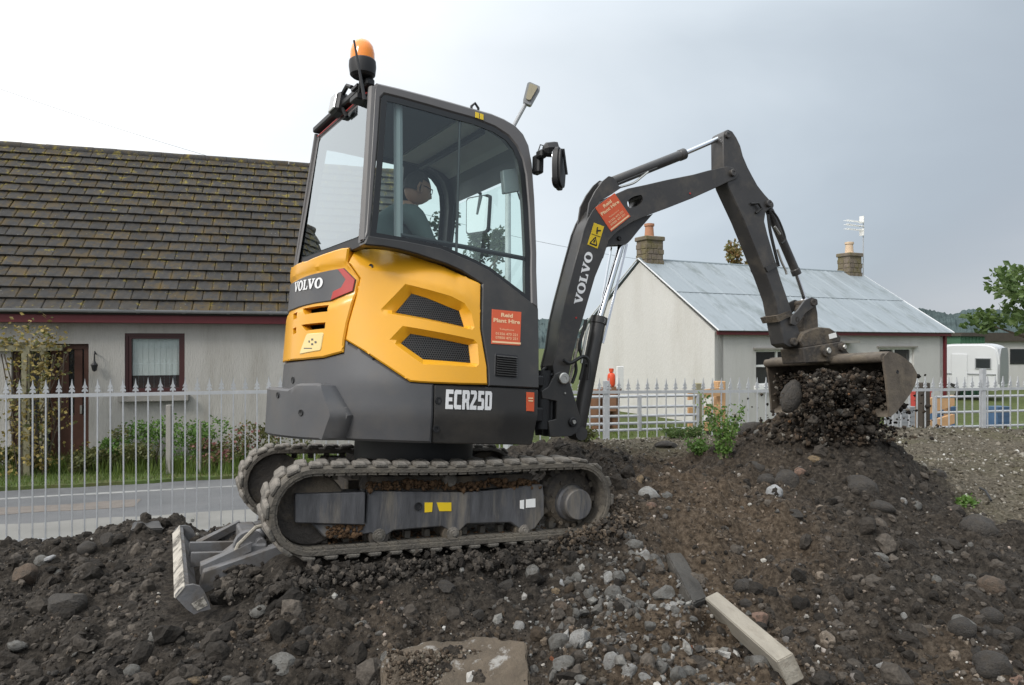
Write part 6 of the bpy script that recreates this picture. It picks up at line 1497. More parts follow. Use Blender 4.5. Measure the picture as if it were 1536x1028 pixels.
    hx, hz = tp(869, 757.5, -.755); q = MB(); q.lathe((hx, side * .66, hz), (0, side, 0), [(0, .105), (.02, .1), (.03, .088), (.085, .086), (.094, .08), (.094, .001)], 30); q.build('drive_motor', MT['steel'], SPK)
    for k in range(9):
        a = 2 * pi * k / 9; q = MB(); q.lathe((hx + .128 * cos(a), side * .655, hz + .128 * sin(a)), (0, side, 0), [(0, .012), (.014, .012), (.014, .001)], 6); q.build('bolt', MT['mudsteel'], SPK)
    for px_, py_ in ((568.7, 801), (679.6, 798), (786.6, 794)):
        x, z = tp(px_, py_, -.705); q = MB(); q.lathe((x, side * .70, z - .008), (0, side, 0), [(0, .034), (.008, .033), (.01, .022), (.018, .021), (.018, .012), (.028, .012), (.028, .001)], 14); q.build('roller_bolt', MT['lug'], TF)
        q = MB(); q.lathe((x, side * .70, z - .012), (0, -side, 0), [(0, .001), (0, .052), (.05, .052), (.06, .04), (.1, .04), (.11, .052), (.15, .052), (.15, .001)], 20); q.build('track_roller', MT['mudsteel'], TF)
    x, z = tp(676, 720, -.70); q = MB(); q.lathe((x, side * .52, z), (0, side, 0), [(0, .001), (0, .05), (.12, .05), (.13, .038), (.18, .036), (.185, .03), (.185, .001)], 20); q.build('carrier_roller', MT['lug'], TF)
    x, z = tp(627, 759.5, -.706); q = MB(); q.lathe((x, side * .706, z), (0, side, 0), [(0, .001), (.001, .019), (.006, .021), (.006, .016), (.002, .014), (.002, .001)], 16); q.build('grease_port', MT['black'], TF)
    if side < 0:
        fz = lambda u, v, h: Vector((u, -.705 - h, v))
        for l in ([(637, 754), (649, 754), (648, 768), (637, 769)], [(655, 754), (677, 754), (677, 767), (659, 767)]): q = MB(); panel(q, [tp(x, y, -.706) for x, y in l], fz, .003, .003, .0005, 9); q.build('sticker', MT['label'], TF)
        for l in ([(780, 751), (786, 750), (786, 764), (780, 763)], [(789, 749.5), (803, 748), (803, 761), (789, 762)]): q = MB(); panel(q, [tp(x, y, -.706) for x, y in l], fz, .003, .003, .0005, 9); q.build('label', MT['whitepaint'], TF)

# --- dozer blade at the rear
YB = .775
bl = [tp(x, y, -YB) for x, y in ((262, 895), (268, 886), (277, 879), (290, 877), (300, 880), (307, 889), (314, 906), (316, 914), (300, 918), (291, 922), (280, 914))]
q = MB(); cen_ = np.mean(np.array(bl), 0)
q.prism(bl, lambda u, v, d: (u, d, v), -YB, -YB + .02); DB = q.build('dozer_blade', MT['bladesteel'], EX, 20)
q = MB(); q.prism(bl, lambda u, v, d: (u, d, v), YB - .02, YB); q.build('end_plate', MT['bladesteel'], DB, 20)
mold = [tp(x, y, -YB) for x, y in ((263, 895), (277, 880), (284, 882), (284, 893), (292, 906), (300, 916), (291, 921), (279, 913))]
q = MB(); q.prism(mold, lambda u, v, d: (u, d, v), -YB + .021, YB - .021); q.build('mouldboard', MT['bladesteel'], DB, 20)
ed = [tp(x, y, -YB) for x, y in ((261, 896.5), (276.5, 878.5), (278, 880), (263, 898))]
q = MB(); 
ys_ = np.linspace(-YB - .002, YB + .002, 30)
q.prism(ed, lambda u, v, d: (u, d, v), -YB - .002, YB + .002); q.build('worn_top_edge', MT['bladewhite'], DB, 0)
lbq = [tp(x, y, -YB) for x, y in ((287, 906), (305, 895), (312, 908), (296, 916))]; q = MB(); panel(q, lbq, lambda u, v, h: Vector((u, -YB - h, v)), .003, .003, .0006, 9); q.build('worn_label', MT['bladewhite'], DB)
bx0 = np.mean([p[0] for p in bl]); bz0 = np.mean([p[1] for p in bl])
q = MB(); q.lathe((bx0 + .03, YB - .03, bz0 + .09), (0, 1, 0), [(0, .001), (0, .012), (.035, .012), (.035, .001)], 10); q.build('bolt', MT['zinc'], DB)
for y in (-.36, .36):
    x1, z1 = tp(412, 817, -.36); x0, z0 = bx0 + .03, bz0 - .02
    q = MB(); th = math.atan2(z1 - z0, x1 - x0)
    q.prism([(x0, z0 - .06), (x1 + .1, z1 - .14), (x1 + .12, z1 + .0), (x1, z1 + .0), (x0 + .02, z0 + .05)], lambda u, v, d: (u, d, v), y - .045, y + .045); q.build('push_arm', MT['bladesteel'], DB, 20, bev=.006, seg=1)
    q = MB(); q.prism([(x0 + .01, -.045), (x0 + .24, .02), (x0 + .24, .06), (x0 + .01, .045)], lambda u, v, d: (u, y - math.copysign(1, y) * (.06 - v) * 1.2 + 0 * d, z0 + .045 + (u - x0) * .45 + d), -.03, .012); q.build('brace', MT['bladesteel'], DB, 0)
for z_, dy in ((.02, .0),):
    for y in (-.14, .14):
        q = MB(); q.prism([(bx0 + .0, bz0 + .0), (bx0 + .3, bz0 + .02), (bx0 + .3, bz0 + .06), (bx0 + .0, bz0 + .07)], lambda u, v, d: (u, d, v), y - .02, y + .02); q.build('rib', MT['bladesteel'], DB, 0)
q = MB(); q.box((bx0 + .3, 0, bz0 + .09), (.10, .70, .09), bev=.01); q.build('cross_tube', MT['bladesteel'], DB)
c0, c1 = tp(386, 822, -.12), tp(335, 850, -.12)
q = MB(); q.lathe((c1[0], 0.0, c1[1]), (c0[0] - c1[0], 0, c0[1] - c1[1] + .04), [(-.06, .03), (0, .045), (.25, .045), (.26, .03), (.36, .022)], 16); q.build('blade_cylinder', MT['bladesteel'], DB)
q = MB(); rp0 = tp(372, 815, -.2)
q.lathe((rp0[0], -.28, rp0[1]), (0, 1, 0), [(0, .001), (0, .075), (.03, .08), (.05, .078), (.05, .05), (.05, .001)], 20); q.lathe((rp0[0] + .05, -.34, rp0[1] + .02), (0, 1, 0), [(0, .001), (0, .025), (.1, .025), (.1, .001)], 10); q.build('pivot_bracket', MT['bladesteel'], DB)
q = MB(); hp = [Vector((rp0[0] + .12, -.3, rp0[1] + .12)), Vector((rp0[0] + .02, -.32, rp0[1] + .10)), Vector((rp0[0] - .06, -.33, rp0[1] + .02)), Vector((rp0[0] - .09, -.33, rp0[1] - .07)), Vector((rp0[0] - .05, -.33, rp0[1] - .12))]; q.tube(hp, .011, 8); q.build('hose', MT['offcut'], DB)

# ------------------------------------------------------------------ the operator
HEADP = unp(RU, 626, 283, (0, 1, 0), 0.03)
HS = .87
def operator():
    hx, hz = HEADP.x, HEADP.z; y0 = .03
    shz = hz - .22; lx = hx - .10                                  # shoulders lean forward under the head
    pel = Vector((hx - .24, y0, 1.33))
    V = []; E_ = []; Rr = []
    def add(p, r, par=None):
        V.append(Vector(p)); Rr.append(r if isinstance(r, tuple) else (r, r))
        if par is not None: E_.append((par, len(V) - 1))
        return len(V) - 1
    p = add(pel, (.15, .12)); wa = add(pel + Vector((.0, 0, .16)), (.15, .115), p); ch = add((lx - .06, y0, shz - .10), (.175, .12), wa); nb = add((lx, y0, shz + .04), (.085, .075), ch)
    nk = add((hx - .035, y0, hz - .115), (.052, .055), nb)
    for s in (-1, 1):
        sh = add((lx - .01, y0 + s * .19, shz - .01), .075, nb); ua = add((lx + .06, y0 + s * .24, shz - .16), .055, sh); el = add((lx + .10, y0 + s * .27, shz - .31), .047, ua)
        fa = add((lx + .24, y0 + s * .31, shz - .34), .040, el); jx = Vector((.235, -.33 if s < 0 else .37, 1.50)); wr = add(jx + Vector((-.10, 0, .02)), .028, fa); pm = add(jx + Vector((-.03, s * .012, .035)), (.038, .026), wr)
        for k, dy in enumerate((-.026, -.009, .009, .026)):
            kn = add(jx + Vector((.02, s * .02 + dy * .5, .045 - k * .018)), .011, pm); f1 = add(jx + Vector((.045, -s * .012, .035 - k * .019)), .0095, kn); add(jx + Vector((.025, -s * .034, .028 - k * .019)), .0085, f1)
        t1 = add(jx + Vector((-.02, -s * .03, .045)), .012, pm); add(jx + Vector((.015, -s * .04, .05)), .009, t1)
        hp = add(pel + Vector((.06, s * .10, -.03)), .10, p); kn_ = add(pel + Vector((.46, s * .14, .0)), .072, hp); an = add(pel + Vector((.50, s * .14, -.36)), .048, kn_); add(pel + Vector((.62, s * .14, -.40)), .04, an)
    me = bpy.data.meshes.new('person'); me.from_pydata([tuple(X4 @ v) for v in V], E_, []); o = bpy.data.objects.new('person', me); COL.objects.link(o)
    sk = o.modifiers.new('skin', 'SKIN'); sk.use_smooth_shade = True
    for i, v in enumerate(me.skin_vertices[0].data): v.radius = Rr[i]; v.use_root = (i == 0)
    ss = o.modifiers.new('sub', 'SUBSURF'); ss.levels = ss.render_levels = 2
    dg = bpy.context.evaluated_depsgraph_get(); m2 = bpy.data.meshes.new_from_object(o.evaluated_get(dg)); bpy.data.objects.remove(o)
    # head: a shaped skull joined to the same surface list
    bm = bmesh.new(); bm.from_mesh(m2); hb = bmesh.new(); bmesh.ops.create_uvsphere(hb, u_segments=28, v_segments=20, radius=1)
    for v in hb.verts:
        x, y, z = v.co; fx = max(x, 0)
        w_ = 1 - .22 * max(0, -z) ** 1.2; X = x * (.098 + .006 * fx) ; Yv = y * .076 * w_; Z = z * (.118 if z > 0 else .122)
        if z < -.1 and x > 0: X += .012 * (-z) * fx                # jaw comes forward
        nose = math.exp(-((y) / .16) ** 2 - ((z + .12) / .2) ** 2) * (fx > .6); X += .028 * nose
        X += -.008 * math.exp(-((abs(y) - .38) / .18) ** 2 - ((z - .08) / .12) ** 2) * (fx > .5)   # eye sockets
        X += .008 * math.exp(-(y / .5) ** 2 - ((z - .24) / .1) ** 2) * (fx > .5)                   # brow
        X += .006 * math.exp(-(y / .3) ** 2 - ((z + .48) / .09) ** 2) * (fx > .5) - .004 * math.exp(-(y / .3) ** 2 - ((z + .40) / .04) ** 2) * (fx > .5)
        v.co = Matrix.Rotation(RAD(16), 3, 'Y') @ Vector((X, Yv, Z)) * HS + Vector((hx, y0, hz))
    for v in hb.verts: v.co = X4 @ v.co
    tm = bpy.data.meshes.new('t'); hb.to_mesh(tm); hb.free(); bm.from_mesh(tm); me = bpy.data.meshes.new('person'); bm.to_mesh(me); bm.free()
    for m_ in (MT['jacket'], MT['skin'], MT['trousers']): me.materials.append(m_)
    inv = X4.inverted(); idx = []
    for pl_ in me.polygons:
        c = inv @ pl_.center
        if c.z > hz - .155 and c.x > hx - .16: idx.append(1)
        elif c.x > .10 and c.z > 1.42 and abs(c.y - y0) > .25: idx.append(1)
        elif c.z < 1.40: idx.append(2)
        else: idx.append(0)
    me.polygons.foreach_set('material_index', idx); me.polygons.foreach_set('use_smooth', [True] * len(me.polygons))
    o = link('person', me); o.matrix_world = EX.matrix_basis.copy(); o.location = POS; o.rotation_euler = RT.to_euler()
    tag(o, 'man in a green-grey jacket sitting at the controls inside the cab', 'person')
    q = U(); bmh = bmesh.new(); bmesh.ops.create_uvsphere(bmh, u_segments=24, v_segments=16, radius=1)
    for v in bmh.verts:
        x, y, z = v.co; v.co = Matrix.Rotation(RAD(14), 3, 'Y') @ Vector((x * .103 - .006, y * .082, z * .124 + .004)) * HS * (1 + random.uniform(-.012, .022)) + Vector((hx, y0, hz))
    keep = [f for f in bmh.faces if (lambda c: (c.z > .062 and c.x < .088 + .3 * (c.z - .1)) or (c.z > -.045 and c.x < .0))(Matrix.Rotation(RAD(-14), 3, 'Y') @ (f.calc_center_median() - Vector((hx, y0, hz))) / HS)]
    bmh.verts.index_update(); q.add([v.co.copy() for v in bmh.verts], [[v.index for v in f.verts] for f in keep]); bmh.free(); q.build('hair', MT['hair'], o, 60)
    for s in (-1, 1):
        q = U(); c = Vector((hx - .012, y0 + s * .068, hz - .012)); q.tube([c + Vector((-.014, 0, -.028)), c + Vector((-.02, s * .012, .0)), c + Vector((-.008, s * .014, .026)), c + Vector((.012, s * .004, .018)), c + Vector((.006, 0, -.03))], .0075, 6); q.build('ear', MT['skin'], o)
        q = U(); bmh = Vector((hx + .072, y0 + s * .028, hz - .012)); q.lathe(bmh + Vector((-.008, 0, 0)), (1, 0, -.2), [(0, .001), (.004, .012), (.010, .008), (.012, .001)], 8); q.build('eye', MT['black'], o)
    for s in (-1, 1):
        q = U(); g0 = Vector((hx + .086, y0 + s * .030, hz - .014)); q.tube([g0 + Vector((.004 * cos(a), .022 * cos(a), .017 * sin(a))) for a in np.linspace(0, 2 * pi, 13)], .0022, 5); q.tube([g0 + Vector((-.002, s * .022, .004)), Vector((hx + .03, y0 + s * .068, hz + .002)), Vector((hx - .015, y0 + s * .070, hz + .006))], .0022, 5); q.build('spectacles', MT['black'], o)
    q = U(); q.lathe((lx + .0, y0, shz + .015), (.22, 0, 1), [(0, .095), (.035, .088), (.06, .074), (.05, .066), (.02, .07)], 18); q.build('collar', MT['jacket'], o)
operator()

# ------------------------------------------------------------------ soil clods, pebbles, stones
def island_mat(name, stops, rough=.95, bump=.5, bscale=70, patch=None):
    """colour differs from one clod or pebble to the next"""
    m = bpy.data.materials.new(name); m.use_nodes = True; t = m.node_tree; b = t.nodes['Principled BSDF']; L = t.links.new
    g = t.nodes.new('ShaderNodeNewGeometry'); r = t.nodes.new('ShaderNodeValToRGB'); el = r.color_ramp.elements
    L(g.outputs['Random Per Island'], r.inputs[0])
    el[0].position, el[0].color = stops[0][0], (*stops[0][1], 1); el[1].position, el[1].color = stops[-1][0], (*stops[-1][1], 1)
    for p, c in stops[1:-1]: k = el.new(p); k.color = (*c, 1)
    n = t.nodes.new('ShaderNodeTexNoise'); n.inputs['Scale'].default_value = bscale; n.inputs['Detail'].default_value = 5; L(g.outputs['Position'], n.inputs['Vector'])
    mr = t.nodes.new('ShaderNodeMapRange'); mr.inputs[1].default_value = .3; mr.inputs[2].default_value = .7; mr.inputs[3].default_value = .7; mr.inputs[4].default_value = 1.3; L(n.outputs['Fac'], mr.inputs[0])
    sc = t.nodes.new('ShaderNodeVectorMath'); sc.operation = 'SCALE'; L(r.outputs[0], sc.inputs[0]); L(mr.outputs[0], sc.inputs['Scale']); L(sc.outputs[0], b.inputs['Base Color'])
    b.inputs['Roughness'].default_value = rough; b.inputs['Specular IOR Level'].default_value = .3
    bp_ = t.nodes.new('ShaderNodeBump'); bp_.inputs['Strength'].default_value = bump; bp_.inputs['Distance'].default_value = .022; L(n.outputs['Fac'], bp_.inputs['Height']); L(bp_.outputs[0], b.inputs['Normal'])
    return m
bm = bmesh.new(); bmesh.ops.create_icosphere(bm, subdivisions=1, radius=1); ICO_V = np.array([tuple(v.co) for v in bm.verts]); ICO_F = np.array([[v.index for v in f.verts] for f in bm.faces]); bm.free()
def rand_rot(n):
    q = RNG.normal(0, 1, (n, 4)); q /= np.linalg.norm(q, axis=1)[:, None]; a, b, c, d = q.T
    return np.stack([np.stack([1 - 2 * (c * c + d * d), 2 * (b * c - a * d), 2 * (b * d + a * c)], 1), np.stack([2 * (b * c + a * d), 1 - 2 * (b * b + d * d), 2 * (c * d - a * b)], 1), np.stack([2 * (b * d - a * c), 2 * (c * d + a * b), 1 - 2 * (b * b + c * c)], 1)], 1)
def lumps(P, r, jit=.28, squash=(.6, 1.0)):
    n = len(P); V = ICO_V[None] * (1 + RNG.normal(0, jit, (n, 12, 1)).clip(-.5, .7)); s = np.stack([np.ones(n), RNG.uniform(.6, 1, n), RNG.uniform(*squash, n)], 1)
    V = V * s[:, None, :]; V = np.einsum('nij,nkj->nki', rand_rot(n), V) * r[:, None, None] + P[:, None, :]
    return V.reshape(-1, 3), (ICO_F[None] + (np.arange(n) * 12)[:, None, None]).reshape(-1, 3)
def scatter(n, y0, y1, px0, px1, power=1.):
    u = RNG.random(n); Y = y0 * (y1 / y0) ** u; X = (RNG.uniform(px0, px1, n) - 768) / F * Y; return X, Y
def keep_clear(x, y):
    """away from the belts' contact so nothing pokes through the machine"""
    inv = np.array(RT.transposed()); q = np.stack([x - POS.x, y - POS.y, 0 * x], 1) @ inv.T
    return ~((q[:, 0] < .98) & (q[:, 0] > -1.36) & (np.abs(q[:, 1]) < .80))
SOIL = island_mat('dark_soil_clod', [(0, (.014, .012, .010)), (.45, (.034, .029, .024)), (.8, (.058, .050, .042)), (1, (.10, .085, .07))])
BROWN = island_mat('brown_soil_clod', [(0, (.035, .026, .018)), (.5, (.075, .056, .039)), (.85, (.12, .093, .068)), (1, (.18, .15, .12))])
PEB = island_mat('mixed_pebble', [(0, (.07, .065, .06)), (.35, (.15, .14, .13)), (.6, (.12, .085, .06)), (.8, (.25, .235, .21)), (.93, (.40, .39, .36)), (1, (.22, .12, .08))], .8, .2)
GRAV = island_mat('yard_gravel', [(0, (.045, .038, .027)), (.5, (.10, .087, .064)), (.8, (.17, .15, .118)), (.95, (.27, .255, .22)), (1, (.45, .44, .41))], .85, .2)
def heap(name, n, y0, y1, px0, px1, rmin, rmax, alpha, mat, mask, sink=.25, sq=(.55, 1.), clear=True, jit=.28, smooth=False):
    X, Y = scatter(n, y0, y1, px0, px1); m = RNG.random(n) < mask(X, Y)
    if clear: m &= keep_clear(X, Y)
    X, Y = X[m], Y[m]; r = (rmin * (1 - RNG.random(len(X)) * (1 - (rmin / rmax) ** alpha)) ** (-1 / alpha))
    Z = gz(X, Y) + r * (.35 - sink)
    V, T = lumps(np.stack([X, Y, Z], 1), r, jit, sq)
    return tag(link(name, npmesh(name, V, T, smooth, [mat])), kind='stuff')
bm = bmesh.new(); bmesh.ops.create_icosphere(bm, subdivisions=2, radius=1); I2V = np.array([tuple(v.co) for v in bm.verts]); I2F = np.array([[v.index for v in f.verts] for f in bm.faces]); bm.free()
def rough_lumps(P, r):
    n = len(P); k = len(I2V); o = RNG.uniform(0, 50, (n, 1, 3)); Q = I2V[None] * 1.3 + o
    d = .30 * vnoise(Q[..., 0], Q[..., 1], Q[..., 2], 61) + .2 * vnoise(Q[..., 0] * 2.7, Q[..., 1] * 2.7, Q[..., 2] * 2.7, 62)
    V = I2V[None] * (1 + d[..., None]) * np.stack([np.ones(n), RNG.uniform(.65, 1, n), RNG.uniform(.5, .85, n)], 1)[:, None, :]
    V = np.einsum('nij,nkj->nki', rand_rot(n), V) * r[:, None, None] + P[:, None, :]
    return V.reshape(-1, 3), (I2F[None] + (np.arange(n) * k)[:, None, None]).reshape(-1, 3)
def clods(name, n, rmin, rmax, alpha, mat, mask):
    """bigger crumbly lumps, half buried, lumpy outline"""
    X, Y = scatter(n, 2.15, 7.0, -200, 1740); pxs, pys = 768 + F * X / Y, 514 - F * (gz(X, Y) - CAMZ) / Y; m = (RNG.random(n) < mask(X, Y)) & keep_clear(X, Y) & ~((np.abs(pxs - 683) < 118) & (pys > 965)); X, Y = X[m], Y[m]; n = len(X)
    r = rmin * (1 - RNG.random(n) * (1 - (rmin / rmax) ** alpha)) ** (-1 / alpha); k = len(I2V)
    o = RNG.uniform(0, 50, (n, 1, 3)); Q = I2V[None] * 1.3 + o
    d = .30 * vnoise(Q[..., 0], Q[..., 1], Q[..., 2], 61) + .24 * vnoise(Q[..., 0] * 2.7, Q[..., 1] * 2.7, Q[..., 2] * 2.7, 62)
    V = I2V[None] * (1 + d[..., None]); V = V * np.stack([np.ones(n), RNG.uniform(.65, 1, n), RNG.uniform(.5, .85, n)], 1)[:, None, :]
    V = np.einsum('nij,nkj->nki', rand_rot(n), V) * r[:, None, None] + np.stack([X, Y, gz(X, Y) - r * .08], 1)[:, None, :]
    return tag(link(name, npmesh(name, V.reshape(-1, 3), (I2F[None] + (np.arange(n) * k)[:, None, None]).reshape(-1, 3), False, [mat])), kind='stuff')
heap('soil_crumbs', 46000, 2.15, 7.2, -200, 1740, .0036, .019, 1.4, SOIL, lambda x, y: soil_mask(x, y) * (1 - .75 * brown_mask(x, y)), .45, (.5, .9), jit=.2, smooth=True)
clods('soil_clods', 8200, .013, .066, 1.75, SOIL, lambda x, y: soil_mask(x, y) * (1 - .85 * brown_mask(x, y)) * (1 - .65 * np.exp(-((x + .3) / .75) ** 2 - ((y - 3.1) / .7) ** 2)))
clods('brown_clods', 1500, .012, .045, 1.8, BROWN, lambda x, y: soil_mask(x, y) * brown_mask(x, y))
heap('brown_crumbs', 34000, 2.15, 6.6, -200, 1740, .0034, .016, 1.7, BROWN, lambda x, y: soil_mask(x, y) * (.12 + .88 * brown_mask(x, y)))
heap('pebbles', 4200, 2.15, 7.0, -200, 1740, .005, .022, 1.8, PEB, lambda x, y: soil_mask(x, y) * (.22 + .78 * brown_mask(x, y)), .15, jit=.16)
heap('yard_gravel', 17000, 3.6, 9.6, 860, 2000, .008, .032, 2.0, GRAV, lambda x, y: (1 - soil_mask(x, y)) * (fence_d(x, y) < .1), .2, (.35, .7), jit=.2)
RUB = island_mat('broken_grey_stone', [(0, (.05, .047, .043)), (.5, (.12, .115, .105)), (.85, (.21, .205, .19)), (1, (.36, .35, .33))], .9, .4)
heap('rubble', 3600, 2.3, 4.6, 640, 1180, .007, .03, 1.5, RUB, lambda x, y: soil_mask(x, y) * np.exp(-(((x - .45 - .1 * (y - 3.2)) / .36) ** 2 + ((y - 3.2) / .75) ** 2)), .3, (.55, .95), jit=.24)
# soil banked round the sprocket and the lower run of the track
def bank(name, pts, n, sp, r0, r1, mat):
    P = []
    for k in range(n):
        i = random.randrange(len(pts) - 1); t = random.random(); p = Vector(pts[i]).lerp(Vector(pts[i + 1]), t); P.append(p + Vector((random.gauss(0, sp), random.gauss(0, sp), random.gauss(0, sp * .6))))
    P = np.array([tuple(POS + RT @ p) for p in P]); P[:, 2] = np.minimum(P[:, 2], gz(P[:, 0], P[:, 1]) + .05); r = r0 * (r1 / r0) ** (RNG.random(n) ** 2)
    V, T = lumps(P, r); tag(link(name, npmesh(name, V, T, False, [mat])), kind='stuff')
bank('banked_soil', [(.55, -.84, -.02), (.72, -.84, .02), (.86, -.82, .05), (1.0, -.80, .12), (1.06, -.62, .16)], 1500, .06, .004, .018, BROWN)
bank('banked_soil', [(.5, -.86, -.03), (.8, -.84, .02), (1.0, -.80, .1)], 900, .06, .005, .024, SOIL)
bank('banked_soil', [(-.9, -.84, -.06), (-.4, -.86, -.05), (.2, -.86, -.045), (.6, -.85, -.03)], 2200, .055, .005, .03, SOIL)
bank('banked_soil', [(-1.05, .6, -.08), (-.95, .2, -.08), (-1.0, -.3, -.12), (-1.0, -.7, -.1)], 1400, .06, .005, .035, SOIL)
# mud caked along the track frames
for TF_, sd_ in CAKE:
    a_, b_ = np.array(tp(555, 735, -.7)), np.array(tp(812, 726, -.7)); n = 1100; t_ = RNG.random((n, 1)); c_ = a_ * (1 - t_) + b_ * t_
    P_ = np.stack([c_[:, 0], sd_ * RNG.uniform(.60, .705, n), c_[:, 1] + RNG.uniform(-.012, .022, n) + .018 * vnoise(c_[:, 0] * 12, c_[:, 0] * 0, seed=77)], 1)
    x0, z0 = tp(517, 796, -.7); m = 260; P2 = np.stack([x0 + RNG.uniform(-.085, .085, m), sd_ * RNG.uniform(.68, .712, m), z0 + RNG.uniform(-.03, .032, m)], 1)
    x1, z1 = tp(690, 800, -.62); m3 = 500; P3 = np.stack([RNG.uniform(-.7, .62, m3), sd_ * RNG.uniform(.50, .66, m3), RNG.uniform(.035, .055, m3)], 1)
    PP = np.concatenate([P_, P2, P3]); V, T = lumps(PP, .005 + .013 * RNG.random(len(PP)) ** 2)
    tag(link('caked_mud', npmesh('caked_mud', V, T, True, [MT['rust']]), parent=TF_), kind='stuff')
# --- stones one can tell apart
def stone_mesh(seed, rough, ang_):
    bm = bmesh.new(); bmesh.ops.create_icosphere(bm, subdivisions=3, radius=.5)
    for v in bm.verts:
        c = v.co * 2; n_ = float(fbm(np.array([c.x + seed * 7.1]), np.array([c.y + c.z * .7]), 3, 1.1 if not ang_ else 1.5, .5, seed)[0]) + .22 * float(fbm(np.array([c.x * 3 + c.z * 2.2 + seed]), np.array([c.y * 3 - c.z * 1.7]), 3, 1.3, .6, seed + 3)[0]); v.co *= 1 + rough * n_
    if ang_:
        g = random.Random(seed)
        for _ in range(9):
            d = Vector((g.gauss(0, 1), g.gauss(0, 1), g.gauss(0, 1))).normalized(); lim = g.uniform(.30, .42)
            for v in bm.verts:
                e_ = v.co.dot(d) - lim
                if e_ > 0: v.co -= d * e_
    me = bpy.data.meshes.new('stone'); bm.to_mesh(me); bm.free()
    me.polygons.foreach_set('use_smooth', [True] * len(me.polygons)); me.set_sharp_from_angle(angle=RAD(28 if ang_ else 80)); return me
ROUND = [stone_mesh(i, .16, False) for i in range(5)]; ANG = [stone_mesh(20 + i, .12, True) for i in range(6)]
def rock(name, col, tintc=None): return M(name, col, .9, var=.3, scale=7, bump=1.2, bscale=14, tint=tintc or (.065, .055, .044), tint_amt=.8, tint_scale=3.5, tint_pos=(.44, .6))
RK = dict(dark=rock('dark_stone', (.062, .056, .05)), grey=rock('grey_stone', (.21, .205, .19), (.10, .09, .075)), pale=rock('pale_stone', (.42, .415, .40), (.24, .225, .2)), white=rock('white_stone', (.50, .51, .52), (.32, .32, .31)), tan=rock('tan_stone', (.34, .25, .15)), pink=rock('pinkish_stone', (.33, .21, .155)), brown=rock('brown_stone', (.15, .11, .08)), shard=rock('dark_shard', (.085, .078, .068), (.05, .044, .037)), orange=rock('orange_shard', (.40, .13, .05)))
def withmat(me, mat, _c={}):
    k = (me.name, mat)
    if k not in _c: m = me.copy(); m.materials.clear(); m.materials.append(RK[mat]); _c[k] = m
    return _c[k]
def stone(px, py, w, h, mat, label, ang_=False, tilt=0., sink=.2, kind=0, name='stone', Y=None, cat='stone', depth=.8):
    p = hit(px, py + h * .25) if Y is None else at(px, py, Y); Yd = p.y; W, H3 = w / F * Yd, h / F * Yd
    o = bpy.data.objects.new(name, withmat((ANG if ang_ else ROUND)[kind % (6 if ang_ else 5)], mat)); COL.objects.link(o)
    o.location = p if Y is not None else (p.x, p.y + .25 * W, p.z + H3 * (.16 - sink * .3)); o.scale = (W, W * depth, H3); o.rotation_euler = (random.uniform(-.25, .25), RAD(tilt), random.uniform(-.2, .2)); return tag(o, label, cat)
